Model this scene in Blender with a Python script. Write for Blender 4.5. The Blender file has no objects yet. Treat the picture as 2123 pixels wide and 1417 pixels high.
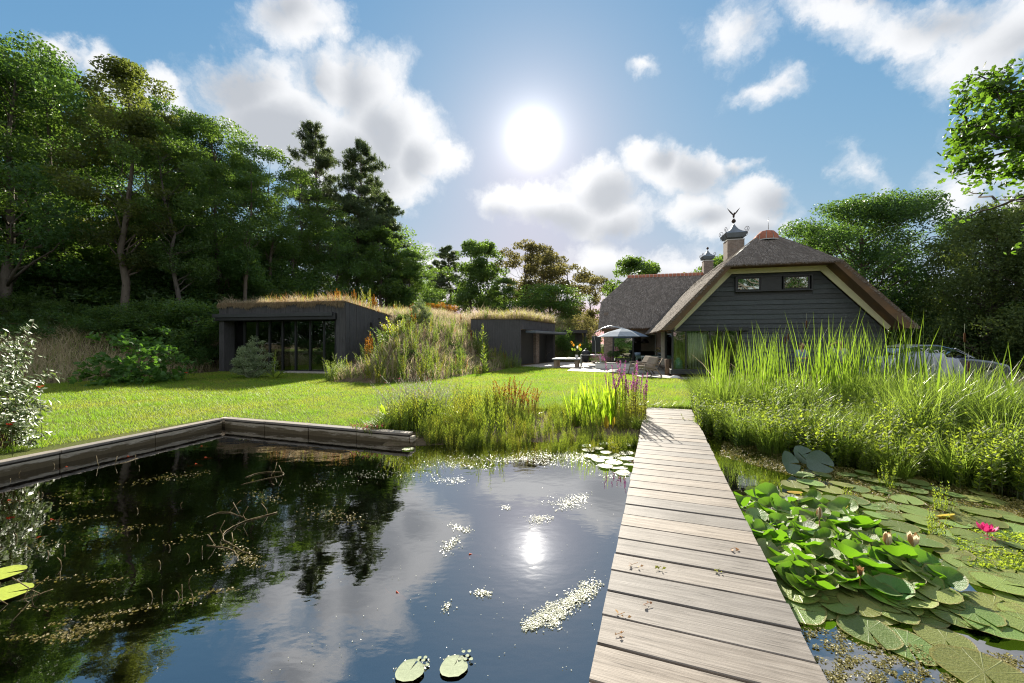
import bpy, math, random
import numpy as np
from mathutils import Vector, Matrix, Euler

scene = bpy.context.scene
col = scene.collection
RNG = np.random.default_rng(7)
random.seed(7)
PI = math.pi

# ---------------------------------------------------------------- camera
EYE = 1.5            # eye height over deck and lawn
FPX = 832.0          # focal length in pixels of the 2123 px wide photograph
cam_data = bpy.data.cameras.new('camera')
cam_data.sensor_width = 36.0
cam_data.lens = FPX / 2123.0 * 36.0
cam_data.shift_y = 3.5 / 2123.0
cam_data.clip_start = 0.05
cam_data.clip_end = 3000.0
cam = bpy.data.objects.new('camera', cam_data)
col.objects.link(cam)
cam.location = (0, 0, EYE)
cam.rotation_euler = (math.radians(90), 0, 0)
scene.camera = cam

# ---------------------------------------------------------------- exposure
scene.view_settings.view_transform = 'Standard'
scene.view_settings.look = 'None'
scene.view_settings.exposure = 1.75
scene.view_settings.gamma = 1.0
scene.view_settings.use_curve_mapping = False

# ---------------------------------------------------------------- sun and sky
SUN_AZ = math.radians(3.0)
SUN_EL = math.radians(27.1)
sun_vec = Vector((math.sin(SUN_AZ) * math.cos(SUN_EL), math.cos(SUN_AZ) * math.cos(SUN_EL), math.sin(SUN_EL)))
sun_data = bpy.data.lights.new('sun', 'SUN')
sun_data.energy = 3.7
sun_data.angle = math.radians(0.5)
sun_data.color = (1.0, 0.93, 0.80)
sun = bpy.data.objects.new('sun', sun_data)
col.objects.link(sun)
sun.location = (0, 0, 30)
sun.rotation_euler = (-sun_vec).to_track_quat('-Z', 'Y').to_euler()

world = bpy.data.worlds.new('World')
scene.world = world
world.use_nodes = True
wt = world.node_tree
wt.nodes.clear()
WN, WL = wt.nodes, wt.links

def wnode(kind, **kw):
    n = WN.new(kind)
    for k, v in kw.items():
        setattr(n, k, v)
    return n

def wmath(op, a, b=None, c=None, clamp=False):
    n = WN.new('ShaderNodeMath')
    n.operation = op
    n.use_clamp = clamp
    for i, v in enumerate((a, b, c)):
        if v is None:
            continue
        if isinstance(v, (int, float)):
            n.inputs[i].default_value = v
        else:
            WL.new(v, n.inputs[i])
    return n.outputs[0]

def wsmooth(v, lo, hi):
    n = WN.new('ShaderNodeMapRange')
    n.interpolation_type = 'SMOOTHSTEP'
    WL.new(v, n.inputs[0])
    n.inputs[1].default_value = lo
    n.inputs[2].default_value = hi
    return n.outputs[0]

def wnoise(vec, scale, detail, rough=0.55):
    n = WN.new('ShaderNodeTexNoise')
    n.inputs['Scale'].default_value = scale
    n.inputs['Detail'].default_value = detail
    n.inputs['Roughness'].default_value = rough
    WL.new(vec, n.inputs['Vector'])
    return n

def wmix(fac, a, b):
    n = WN.new('ShaderNodeMix')
    n.data_type = 'RGBA'
    for i, v in ((0, fac), (6, a), (7, b)):
        if isinstance(v, (int, float)):
            n.inputs[i].default_value = v
        elif isinstance(v, tuple):
            n.inputs[i].default_value = v
        else:
            WL.new(v, n.inputs[i])
    return n.outputs[2]

sky = wnode('ShaderNodeTexSky', sky_type='NISHITA', sun_disc=False)
sky.sun_elevation = SUN_EL
sky.sun_rotation = SUN_AZ
sky.altitude = 0
sky.air_density = 1.0
sky.dust_density = 0.15
sky.ozone_density = 1.5
tc = wnode('ShaderNodeTexCoord')
dirv = tc.outputs['Generated']

# clouds: soft ellipsoids of direction (x, y, rx, ry, turn, weight), warped by noise
def sky_dir(x, y):
    return Vector(((x - 1061.5) / FPX, 1.0, (712 - y) / FPX)).normalized()

CLOUDS = [
    (640, 40, 95, 60, 0, 1.0), (700, 75, 70, 34, 25, .6),
    (545, 185, 110, 95, -20, 1.3), (610, 265, 170, 100, 20, 1.4), (700, 170, 85, 70, 20, .95), (785, 205, 85, 95, 50, 1.05),
    (840, 285, 100, 85, 40, 1.3), (905, 335, 70, 55, 10, 1.2), (780, 330, 150, 90, 15, 1.4), (830, 395, 95, 40, 0, .8),
    (490, 235, 75, 40, 0, .8), (455, 200, 40, 25, 0, .5), (660, 330, 120, 80, 0, 1.0),
    (130, 112, 65, 36, 10, .9), (225, 150, 75, 45, 35, .7), (335, 190, 60, 40, 30, 1.0), (385, 235, 60, 34, 20, .8), (300, 230, 120, 50, 20, .7),
    (1065, 422, 70, 40, 0, .95), (1150, 425, 110, 52, 5, 1.2), (1235, 385, 85, 62, 0, 1.25), (1335, 325, 56, 42, 0, 1.1), (1405, 352, 105, 62, 15, 1.2),
    (1480, 345, 50, 34, 0, .95), (1540, 340, 50, 24, 10, .65), (1565, 415, 85, 50, 0, 1.2), (1440, 432, 90, 44, 0, 1.0), (1255, 445, 120, 45, 0, 1.1), (1530, 465, 120, 45, 0, 1.05),
    (1240, 545, 85, 50, 0, 1.1), (1330, 560, 90, 40, 0, .9), (1430, 560, 90, 40, 0, .8), (900, 545, 90, 35, 0, .8), (1100, 600, 200, 40, 0, .8), (1650, 470, 60, 34, 0, .6),
    (1510, 65, 85, 75, -25, .62), (1740, 10, 130, 48, 10, .85), (1870, 60, 180, 75, 10, .9), (2010, 110, 170, 85, -10, .85), (2120, 40, 160, 110, 0, .9),
    (1338, 135, 38, 22, 10, .62), (1605, 190, 110, 34, -20, .52), (1970, 400, 75, 70, 0, .8), (2050, 330, 90, 70, -20, .55), (1790, 355, 80, 30, 35, .42), (2090, 430, 120, 90, 0, .7),
]
warp_a = wnoise(dirv, 4.0, 3.0)
warp_b = wnoise(dirv, 17.0, 6.0, .62)
def centred(n, k):
    s = wnode('ShaderNodeVectorMath', operation='SUBTRACT')
    WL.new(n.outputs['Color'], s.inputs[0])
    s.inputs[1].default_value = (.5, .5, .5)
    m = wnode('ShaderNodeVectorMath', operation='SCALE')
    WL.new(s.outputs[0], m.inputs[0])
    m.inputs['Scale'].default_value = k
    return m.outputs[0]
ad = wnode('ShaderNodeVectorMath', operation='ADD')
WL.new(dirv, ad.inputs[0]); WL.new(centred(warp_a, .10), ad.inputs[1])
ad2 = wnode('ShaderNodeVectorMath', operation='ADD')
WL.new(ad.outputs[0], ad2.inputs[0]); WL.new(centred(warp_b, .075), ad2.inputs[1])
wdir = ad2.outputs[0]
BLOBS = []
for (x, y, rx, ry, turn, wgt) in CLOUDS:
    c = sky_dir(x, y)
    ca, sa = math.cos(math.radians(turn)), math.sin(math.radians(turn))
    ta = sky_dir(x + ca * rx, y + sa * rx) - c
    tb = sky_dir(x + sa * ry, y - ca * ry) - c
    bx_ = c.cross(ta.normalized()).normalized()
    ax_ = bx_.cross(c).normalized()
    BLOBS.append((c, Matrix((ax_, bx_, c)).transposed().to_euler(), (ta.length * 1.15, tb.length * 1.15, .7), wgt))
def cloud_field(vec):
    acc = None
    for (c, rot, sc, wgt) in BLOBS:
        mp = wnode('ShaderNodeMapping', vector_type='TEXTURE')
        mp.inputs['Location'].default_value = c
        mp.inputs['Rotation'].default_value = rot
        mp.inputs['Scale'].default_value = sc
        if acc is None:
            WL.new(vec, mp.inputs['Vector'])
        else:       # chained, so that the shader evaluates one cloud after the other
            ch = wnode('ShaderNodeVectorMath', operation='MULTIPLY_ADD')
            WL.new(acc, ch.inputs[0]); ch.inputs[1].default_value = (1e-7, 1e-7, 1e-7); WL.new(vec, ch.inputs[2])
            WL.new(ch.outputs[0], mp.inputs['Vector'])
        ln = wnode('ShaderNodeVectorMath', operation='LENGTH')
        WL.new(mp.outputs[0], ln.inputs[0])
        v = wmath('MULTIPLY_ADD', ln.outputs['Value'], -wgt, wgt)
        if acc is None:
            acc = v
        else:
            n = WN.new('ShaderNodeMath'); n.operation = 'SMOOTH_MAX'; n.inputs[2].default_value = .16
            WL.new(acc, n.inputs[0]); WL.new(v, n.inputs[1])
            acc = n.outputs[0]
    return acc
acc = cloud_field(wdir)
to_sun = wnode('ShaderNodeVectorMath', operation='SUBTRACT')
to_sun.inputs[0].default_value = sun_vec
WL.new(wdir, to_sun.inputs[1])
tsn = wnode('ShaderNodeVectorMath', operation='NORMALIZE')
WL.new(to_sun.outputs[0], tsn.inputs[0])
def towards(k):
    m = wnode('ShaderNodeVectorMath', operation='SCALE'); m.inputs['Scale'].default_value = k
    WL.new(tsn.outputs[0], m.inputs[0])
    a = wnode('ShaderNodeVectorMath', operation='ADD')
    WL.new(ad.outputs[0], a.inputs[0]); WL.new(m.outputs[0], a.inputs[1]); return a.outputs[0]
acc_s = cloud_field(towards(.040))
# unseen sky beside, behind and overhead: thicker cloud, added to raise the fill light
sepd = wnode('ShaderNodeSeparateXYZ')
WL.new(dirv, sepd.inputs[0])
far_field = wnoise(wdir, 2.6, 5.0, .5)
far_v = wmath('MULTIPLY_ADD', far_field.outputs['Fac'], 4.0, -1.55)
behind = wsmooth(sepd.outputs['Y'], .42, .2)
high = wsmooth(sepd.outputs['Z'], .62, .8)
outside = wmath('MAXIMUM', behind, high)
far_v = wmath('MULTIPLY_ADD', wmath('SUBTRACT', 1.0, outside), -3.0, far_v)
n = WN.new('ShaderNodeMath'); n.operation = 'MAXIMUM'
WL.new(acc, n.inputs[0]); WL.new(far_v, n.inputs[1])
dens = n.outputs[0]
fine = wnoise(wdir, 11.0, 9.0, .60)
dens = wmath('ADD', dens, wmath('MULTIPLY_ADD', fine.outputs['Fac'], 1.5, -.80))
alpha = wsmooth(dens, -.16, .60)
core = wsmooth(wmath('ADD', acc_s, wmath('MULTIPLY_ADD', fine.outputs['Fac'], .45, -.22)), .26, 1.08)

# aureole of the sun (the disc itself is far over white)
sd = wnode('ShaderNodeVectorMath', operation='DOT_PRODUCT')
nrm = wnode('ShaderNodeVectorMath', operation='NORMALIZE')
WL.new(dirv, nrm.inputs[0])
WL.new(nrm.outputs[0], sd.inputs[0])
sd.inputs[1].default_value = sun_vec
ct = wmath('MAXIMUM', sd.outputs['Value'], 0.0)
theta = wmath('ARCCOSINE', wmath('MINIMUM', ct, 1.0))
def halo(a, deg):
    return wmath('MULTIPLY', wmath('EXPONENT', wmath('MULTIPLY', theta, -57.3 / deg)), a)
glow = wmath('ADD', wmath('ADD', halo(10.0, 1.25), halo(1.5, 3.2)), halo(.30, 12.0))

SKY_STRENGTH = 0.108
hs = wnode('ShaderNodeHueSaturation')
hs.inputs['Saturation'].default_value = 1.0
hs.inputs['Value'].default_value = .83
# soft shoulder: the glare round a low sun is held back as the photograph's exposure holds it
den = wnode('ShaderNodeVectorMath', operation='MULTIPLY_ADD')
WL.new(sky.outputs[0], den.inputs[0]); den.inputs[1].default_value = (.02, .256, .59); den.inputs[2].default_value = (1, 1, 1)
div = wnode('ShaderNodeVectorMath', operation='DIVIDE')
WL.new(sky.outputs[0], div.inputs[0]); WL.new(den.outputs[0], div.inputs[1])
tn = wnode('ShaderNodeVectorMath', operation='MULTIPLY')
WL.new(div.outputs[0], tn.inputs[0]); tn.inputs[1].default_value = (.37, .80, 1.70)
WL.new(tn.outputs[0], hs.inputs['Color'])
cloud_lit = (2.75, 2.77, 2.82, 1)
cloud_core = (1.55, 1.62, 1.74, 1)
cloud_col = wmix(core, cloud_lit, cloud_core)
skyc = wmix(wmath('MULTIPLY', alpha, .96), hs.outputs[0], cloud_col)
gl = wnode('ShaderNodeVectorMath', operation='SCALE')
gl.inputs[0].default_value = (1.0, .97, .93)
WL.new(glow, gl.inputs['Scale'])
sumc = wnode('ShaderNodeVectorMath', operation='ADD')
WL.new(skyc, sumc.inputs[0]); WL.new(gl.outputs[0], sumc.inputs[1])
bg = wnode('ShaderNodeBackground')
bg.inputs['Strength'].default_value = SKY_STRENGTH
WL.new(sumc.outputs[0], bg.inputs['Color'])
wo = wnode('ShaderNodeOutputWorld')
WL.new(bg.outputs[0], wo.inputs['Surface'])
world.cycles.sampling_method = 'MANUAL'
world.cycles.sample_map_resolution = 512

# ---------------------------------------------------------------- render settings
cy = scene.cycles
cy.max_bounces = 10
cy.diffuse_bounces = 8
cy.glossy_bounces = 3
cy.transmission_bounces = 8
cy.transparent_max_bounces = 10
cy.caustics_reflective = False
cy.caustics_refractive = False
cy.sample_clamp_indirect = 6.0
cy.use_denoising = True
cy.denoising_prefilter = 'NONE'
cy.filter_width = 1.15

# ================================================================ helpers
def P(px, py, z=0.0):
    """world point on the level z that is seen at photograph pixel (px, py)"""
    Y = (EYE - z) * FPX / (py - 712.0)
    return Vector(((px - 1061.5) / FPX * Y, Y, z))

def PY(px, py, Y):
    """world point at depth Y that is seen at photograph pixel (px, py)"""
    return Vector(((px - 1061.5) / FPX * Y, Y, EYE + (712.0 - py) / FPX * Y))

def link(o, parent=None):
    col.objects.link(o)
    if parent is not None:
        o.parent = parent
    return o

def tag(o, label=None, cat=None, group=None, kind=None):
    if label: o['label'] = label
    if cat: o['category'] = cat
    if group: o['group'] = group
    if kind: o['kind'] = kind
    return o

def thing(name, label, cat, loc=(0, 0, 0), rz=0.0, group=None):
    o = bpy.data.objects.new(name, None)
    o.empty_display_size = .2
    o.location = loc
    o.rotation_euler = (0, 0, rz)
    link(o)
    return tag(o, label, cat, group)

def copy_tree(o, parent=None):
    c = o.copy()
    col.objects.link(c)
    if parent is not None:
        c.parent = parent
    for ch in list(o.children):
        copy_tree(ch, c)
    return c

def raw_mesh(name, V, F, mats, tint=None, smooth=False, mat_idx=None):
    """F: array (n,k) or list of such arrays / lists"""
    me = bpy.data.meshes.new(name)
    V = np.asarray(V, dtype=np.float32).reshape(-1, 3)
    if isinstance(F, np.ndarray):
        F = [F]
    sizes, loops = [], []
    for f in F:
        f = np.asarray(f, dtype=np.int32)
        if f.size == 0:
            continue
        if f.ndim == 1:
            f = f[None, :]
        sizes.append(np.full(len(f), f.shape[1], dtype=np.int32))
        loops.append(f.reshape(-1))
    sizes = np.concatenate(sizes); loops = np.concatenate(loops)
    starts = np.concatenate(([0], np.cumsum(sizes)[:-1])).astype(np.int32)
    me.vertices.add(len(V)); me.vertices.foreach_set('co', V.reshape(-1))
    me.loops.add(len(loops)); me.loops.foreach_set('vertex_index', loops)
    me.polygons.add(len(sizes))
    me.polygons.foreach_set('loop_start', starts)
    me.polygons.foreach_set('loop_total', sizes)
    if mat_idx is not None:
        me.polygons.foreach_set('material_index', np.asarray(mat_idx, dtype=np.int32))
    me.polygons.foreach_set('use_smooth', np.full(len(sizes), smooth, dtype=bool))
    if tint is not None:
        a = me.attributes.new('tint', 'FLOAT', 'POINT')
        a.data.foreach_set('value', np.asarray(tint, dtype=np.float32).reshape(-1))
    for m in (mats if isinstance(mats, (list, tuple)) else [mats]):
        me.materials.append(m)
    me.update(calc_edges=True)
    me.validate()
    return me

def mobj(name, me, parent=None):
    return link(bpy.data.objects.new(name, me), parent)

class MB:
    """collects simple solids and builds them as one mesh object"""
    def __init__(self):
        self.V, self.F, self.S, self.T = [], [], [], []
    def add(self, verts, faces, smooth=False, tint=.5):
        b = len(self.V)
        self.V.extend([tuple(v) for v in verts])
        self.T.extend([tint] * len(verts))
        for f in faces:
            self.F.append([i + b for i in f]); self.S.append(smooth)
        return self
    def hexa(self, p, tint=.5):
        """eight points: bottom 0-3 counter-clockwise, top 4-7"""
        return self.add(p, [(3, 2, 1, 0), (4, 5, 6, 7), (0, 1, 5, 4), (1, 2, 6, 5), (2, 3, 7, 6), (3, 0, 4, 7)], tint=tint)
    def box(self, c, s, rz=0.0, m=None, tint=.5):
        x, y, z = s[0] / 2, s[1] / 2, s[2] / 2
        pts = [Vector(q) for q in ((-x, -y, -z), (x, -y, -z), (x, y, -z), (-x, y, -z), (-x, -y, z), (x, -y, z), (x, y, z), (-x, y, z))]
        M = m if m is not None else Matrix.Rotation(rz, 3, 'Z')
        return self.hexa([M @ q + Vector(c) for q in pts], tint)
    def prism(self, poly, off, tint=.5):
        """solid from a planar outline (3-D points) pushed along off"""
        n = len(poly); off = Vector(off)
        a = [Vector(p) for p in poly]; b = [p + off for p in a]
        f = [tuple(range(n - 1, -1, -1)), tuple(range(n, 2 * n))]
        f += [(i, (i + 1) % n, n + (i + 1) % n, n + i) for i in range(n)]
        return self.add(a + b, f, tint=tint)
    def tube(self, pts, rad, n=6, cap=True, smooth=True, tint=.5):
        pts = [Vector(p) for p in pts]
        if isinstance(rad, (int, float)): rad = [rad] * len(pts)
        rings, b = [], []
        ref = Vector((0.31, .17, .93))
        for i, p in enumerate(pts):
            t = (pts[min(i + 1, len(pts) - 1)] - pts[max(i - 1, 0)])
            if t.length < 1e-9: t = Vector((0, 0, 1))
            t.normalize()
            r = ref if abs(t.dot(ref)) < .97 else Vector((1, 0, 0))
            u = t.cross(r).normalized(); v = t.cross(u)
            for k in range(n):
                a = 2 * PI * k / n
                b.append(p + (u * math.cos(a) + v * math.sin(a)) * rad[i])
        f = []
        for i in range(len(pts) - 1):
            for k in range(n):
                f.append((i * n + k, i * n + (k + 1) % n, (i + 1) * n + (k + 1) % n, (i + 1) * n + k))
        if cap:
            f.append(tuple(range(n - 1, -1, -1)))
            f.append(tuple((len(pts) - 1) * n + k for k in range(n)))
        return self.add(b, f, smooth, tint)
    def lathe(self, prof, c=(0, 0, 0), n=16, smooth=True, m=None, tint=.5, sq=None):
        """profile of (radius, height) turned about z; sq: squared plan with that many corners"""
        b, f = [], []
        M = m if m is not None else Matrix.Identity(3)
        for (r, z) in prof:
            for k in range(n):
                a = 2 * PI * (k + .5) / n
                b.append(M @ Vector((r * math.cos(a), r * math.sin(a), z)) + Vector(c))
        for i in range(len(prof) - 1):
            for k in range(n):
                f.append((i * n + k, i * n + (k + 1) % n, (i + 1) * n + (k + 1) % n, (i + 1) * n + k))
        f.append(tuple(range(n - 1, -1, -1)))
        f.append(tuple((len(prof) - 1) * n + k for k in range(n)))
        return self.add(b, f, smooth, tint)
    def ball(self, c, r, n=10, m=6, tint=.5):
        prof = [(max(1e-3, math.sin(PI * i / m)), -math.cos(PI * i / m)) for i in range(m + 1)]
        if isinstance(r, (int, float)): r = (r, r, r)
        return self.lathe(prof, c, n, True, Matrix.Diagonal(Vector(r)), tint)
    def build(self, name, mat, parent=None, bevel=0.0):
        me = bpy.data.meshes.new(name)
        off = Vector((0, 0, 0))
        if parent is not None:
            off = world_loc(parent)
        me.from_pydata([Vector(v) - off for v in self.V], [], self.F)
        me.polygons.foreach_set('use_smooth', np.array(self.S, dtype=bool))
        a = me.attributes.new('tint', 'FLOAT', 'POINT')
        a.data.foreach_set('value', np.array(self.T, dtype=np.float32))
        me.materials.append(mat)
        me.update()
        o = mobj(name, me, parent)
        if bevel:
            b = o.modifiers.new('bevel', 'BEVEL'); b.width = bevel; b.segments = 1; b.limit_method = 'ANGLE'
        return o

def world_loc(o):
    """things built in place stand unturned, so world offset is the sum of locations"""
    v = Vector(o.location)
    while o.parent is not None:
        o = o.parent; v = v + Vector(o.location)
    return v

# ================================================================ materials
def new_mat(name):
    m = bpy.data.materials.new(name)
    m.use_nodes = True
    nt = m.node_tree
    nt.nodes.clear()
    return m, nt

def N(nt, kind, **kw):
    n = nt.nodes.new(kind)
    for k, v in kw.items():
        if k in n.inputs.keys() if isinstance(k, str) else False:
            n.inputs[k].default_value = v
        else:
            setattr(n, k, v)
    return n

def setin(nt, node, key, v):
    if hasattr(v, 'is_output') or isinstance(v, bpy.types.NodeSocket):
        nt.links.new(v, node.inputs[key])
    else:
        node.inputs[key].default_value = v

def nmix(nt, fac, a, b, blend='MIX'):
    n = nt.nodes.new('ShaderNodeMix'); n.data_type = 'RGBA'; n.blend_type = blend
    for i, v in ((0, fac), (6, a), (7, b)):
        if isinstance(v, bpy.types.NodeSocket): nt.links.new(v, n.inputs[i])
        elif isinstance(v, (int, float)): n.inputs[i].default_value = v
        else: n.inputs[i].default_value = (*v[:3], 1)
    return n.outputs[2]

def nnoise(nt, vec, scale, detail=4.0, rough=.55, dist=0.0):
    n = nt.nodes.new('ShaderNodeTexNoise')
    n.inputs['Scale'].default_value = scale; n.inputs['Detail'].default_value = detail
    n.inputs['Roughness'].default_value = rough; n.inputs['Distortion'].default_value = dist
    if vec is not None: nt.links.new(vec, n.inputs['Vector'])
    return n.outputs['Fac']

def nramp(nt, v, lo, hi, smooth=False):
    n = nt.nodes.new('ShaderNodeMapRange'); nt.links.new(v, n.inputs[0])
    n.inputs[1].default_value = lo; n.inputs[2].default_value = hi
    if smooth: n.interpolation_type = 'SMOOTHSTEP'
    return n.outputs[0]

def nmath(nt, op, a, b=None):
    n = nt.nodes.new('ShaderNodeMath'); n.operation = op
    for i, v in enumerate((a, b)):
        if v is None: continue
        if isinstance(v, (int, float)): n.inputs[i].default_value = v
        else: nt.links.new(v, n.inputs[i])
    return n.outputs[0]

def ncoord(nt, which='Object', scale=None):
    t = nt.nodes.new('ShaderNodeTexCoord')
    o = t.outputs[which]
    if scale is not None:
        m = nt.nodes.new('ShaderNodeMapping'); m.inputs['Scale'].default_value = scale
        nt.links.new(o, m.inputs['Vector']); o = m.outputs[0]
    return o

def ntint(nt):
    a = nt.nodes.new('ShaderNodeAttribute'); a.attribute_name = 'tint'
    return a.outputs['Fac']

def nrandom(nt):
    return nt.nodes.new('ShaderNodeObjectInfo').outputs['Random']

def finish(nt, shader):
    o = nt.nodes.new('ShaderNodeOutputMaterial')
    nt.links.new(shader, o.inputs['Surface'])

def principled(nt, color, rough=.6, spec=.4, metal=0.0, bump=None, bump_s=.3, bump_d=.01, normal=None):
    p = nt.nodes.new('ShaderNodeBsdfPrincipled')
    if isinstance(color, bpy.types.NodeSocket): nt.links.new(color, p.inputs['Base Color'])
    else: p.inputs['Base Color'].default_value = (*color[:3], 1)
    if isinstance(rough, bpy.types.NodeSocket): nt.links.new(rough, p.inputs['Roughness'])
    else: p.inputs['Roughness'].default_value = rough
    p.inputs['Specular IOR Level'].default_value = spec
    p.inputs['Metallic'].default_value = metal
    if bump is not None:
        b = nt.nodes.new('ShaderNodeBump'); b.inputs['Strength'].default_value = bump_s; b.inputs['Distance'].default_value = bump_d
        nt.links.new(bump, b.inputs['Height']); nt.links.new(b.outputs[0], p.inputs['Normal'])
    return p

def plain(name, c, rough=.6, spec=.4, metal=0.0, vary=.12, scale=6.0, bump=.15):
    """a painted, cast or woven surface with slight wear"""
    m, nt = new_mat(name)
    co = ncoord(nt)
    a = nnoise(nt, co, scale, 6.0, .6)
    b = nnoise(nt, co, scale * 9, 3.0)
    lo = tuple(x * (1 - vary * 1.6) for x in c); hi = tuple(min(1, x * (1 + vary)) for x in c)
    cc = nmix(nt, nramp(nt, a, .3, .7), lo, hi)
    p = principled(nt, cc, rough, spec, metal, b, bump, .004)
    finish(nt, p.outputs[0])
    return m

def leaf_mat(name, c0, c1, trans, tfac=.45, rough=.42, spec=.35, vary=True):
    """thin leaf: reflects, shines a little and lets sun through; tint runs between two leaf colours"""
    m, nt = new_mat(name)
    t = ntint(nt)
    base = nmix(nt, t, c0, c1)
    if isinstance(trans[0], (tuple, list)):
        tr = nmix(nt, t, trans[0], trans[1])
    else:
        tr = nmix(nt, t, tuple(x * .75 for x in trans), tuple(min(1, x * 1.25) for x in trans))
    if vary:
        hsv = nt.nodes.new('ShaderNodeHueSaturation')
        r = nrandom(nt)
        nt.links.new(nramp2(nt, r, .485, .515), hsv.inputs['Hue'])
        nt.links.new(nramp2(nt, r, .82, 1.15), hsv.inputs['Value'])
        nt.links.new(base, hsv.inputs['Color']); base = hsv.outputs[0]
    p = principled(nt, base, rough, spec)
    tb = nt.nodes.new('ShaderNodeBsdfTranslucent')
    nt.links.new(tr, tb.inputs['Color'])
    mx = nt.nodes.new('ShaderNodeMixShader'); mx.inputs[0].default_value = tfac
    nt.links.new(p.outputs[0], mx.inputs[1]); nt.links.new(tb.outputs[0], mx.inputs[2])
    finish(nt, mx.outputs[0])
    return m

def nramp2(nt, v, lo, hi):
    n = nt.nodes.new('ShaderNodeMapRange'); nt.links.new(v, n.inputs[0])
    n.inputs[3].default_value = lo; n.inputs[4].default_value = hi
    return n.outputs[0]

def wood_mat(name, c0, c1, axis_scale, rough=.65, spec=.3, grain=1.0, bump=.35, knots=False):
    """weathered timber: grain runs along the axis with the small scale"""
    m, nt = new_mat(name)
    oi = nrandom(nt)
    tcn = nt.nodes.new('ShaderNodeTexCoord')
    add = nt.nodes.new('ShaderNodeVectorMath'); add.operation = 'ADD'
    sc = nt.nodes.new('ShaderNodeVectorMath'); sc.operation = 'SCALE'
    sc.inputs[0].default_value = (37.0, 91.0, 53.0); nt.links.new(oi, sc.inputs['Scale'])
    nt.links.new(tcn.outputs['Object'], add.inputs[0]); nt.links.new(sc.outputs[0], add.inputs[1])
    mp = nt.nodes.new('ShaderNodeMapping'); mp.inputs['Scale'].default_value = axis_scale
    nt.links.new(add.outputs[0], mp.inputs['Vector'])
    g = nnoise(nt, mp.outputs[0], 1.0 * grain, 7.0, .65, .3)
    g2 = nnoise(nt, mp.outputs[0], 3.2 * grain, 5.0, .7)
    blot = nnoise(nt, add.outputs[0], 2.2, 4.0)
    f = nmath(nt, 'ADD', nmath(nt, 'MULTIPLY', nramp(nt, g, .3, .7), .6), nmath(nt, 'MULTIPLY', nramp(nt, g2, .35, .7), .4))
    cc = nmix(nt, f, c0, c1)
    cc = nmix(nt, nmath(nt, 'MULTIPLY', nramp(nt, blot, .52, .78), .5), cc, tuple(x * .62 for x in c0))
    split = nnoise(nt, mp.outputs[0], 1.7 * grain, 3.0, .5, .2)
    cc = nmix(nt, nmath(nt, 'MULTIPLY', nramp(nt, split, .645, .69), .75), cc, tuple(x * .35 for x in c0))
    hsv = nt.nodes.new('ShaderNodeHueSaturation')
    nt.links.new(nramp2(nt, oi, .76, 1.14), hsv.inputs['Value'])
    nt.links.new(nramp2(nt, oi, .6, 1.05), hsv.inputs['Saturation'])
    nt.links.new(cc, hsv.inputs['Color'])
    p = principled(nt, hsv.outputs[0], rough, spec, 0, f, bump, .004)
    finish(nt, p.outputs[0])
    return m

M = {}
# foliage
M['leaf_dark'] = leaf_mat('broad leaf dark', (0.033, 0.077, 0.032), (0.059, 0.130, 0.045), (0.163, 0.293, 0.037), .42)
M['leaf_mid'] = leaf_mat('broad leaf', (0.039, 0.085, 0.032), (0.077, 0.144, 0.044), (0.214, 0.344, 0.042), .45)
M['leaf_maple'] = leaf_mat('maple leaf', (0.041, 0.083, 0.029), (0.098, 0.112, 0.040), (0.230, 0.281, 0.039), .45)
M['leaf_blue'] = leaf_mat('grey-green leaf', (0.149, 0.204, 0.113), (0.255, 0.306, 0.162), (0.269, 0.353, 0.140), .35, .6)
M['leaf_big'] = leaf_mat('big round leaf', (0.051, 0.145, 0.037), (0.102, 0.221, 0.051), (0.140, 0.308, 0.028), .38, .6, .25)
M['leaf_gloss'] = leaf_mat('glossy leaf', (0.108, 0.148, 0.054), (0.166, 0.207, 0.079), (0.240, 0.340, 0.063), .32, .38, .7)
M['needle'] = leaf_mat('pine needle', (.050, .085, .042), (.085, .125, .055), (.16, .22, .06), .32, .5)
M['leaf_cypress'] = leaf_mat('cypress spray', (0.058, 0.107, 0.038), (0.117, 0.166, 0.050), (0.232, 0.300, 0.039), .38, .55)
M['leaf_oak'] = leaf_mat('oak leaf', (0.027, 0.068, 0.017), (0.076, 0.108, 0.024), (0.165, 0.314, 0.022), .5, .4)
M['leaf_olive'] = leaf_mat('olive brown leaf', (0.090, 0.105, 0.042), (0.165, 0.143, 0.060), (0.280, 0.252, 0.070), .4, .6)
M['reed'] = leaf_mat('reed blade', (.045, .095, .016), (.085, .130, .022), (.28, .44, .03), .52, .35, .45)
M['sedge'] = leaf_mat('sedge blade', (.055, .105, .018), (.120, .150, .030), (.31, .44, .05), .50, .3, .5)
M['iris'] = leaf_mat('iris blade', (.080, .160, .016), (.140, .210, .024), (.42, .60, .03), .58, .35, .4)
M['mint'] = leaf_mat('small marsh leaf', (.078, .140, .030), (.165, .205, .045), (.42, .53, .04), .48, .55, .3)
M['weed_green'] = leaf_mat('tall weed leaf', (0.060, 0.120, 0.029), (0.132, 0.180, 0.042), (0.374, 0.506, 0.055), .48, .5)
M['weed_yellow'] = leaf_mat('yellow green weed leaf', (0.099, 0.132, 0.022), (0.187, 0.187, 0.033), (0.483, 0.504, 0.042), .5, .5)
M['straw'] = leaf_mat('dry grass', (.30, .230, .140), (.48, .405, .275), (.64, .52, .33), .42, .6, .2)
M['straw_red'] = leaf_mat('dry sorrel', (0.209, 0.102, 0.053), (0.354, 0.193, 0.095), (0.598, 0.312, 0.120), .42, .6, .2)
M['dock'] = leaf_mat('rust dock seed', (0.176, 0.062, 0.017), (0.302, 0.138, 0.022), (0.540, 0.252, 0.026), .42, .5, .2)
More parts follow.
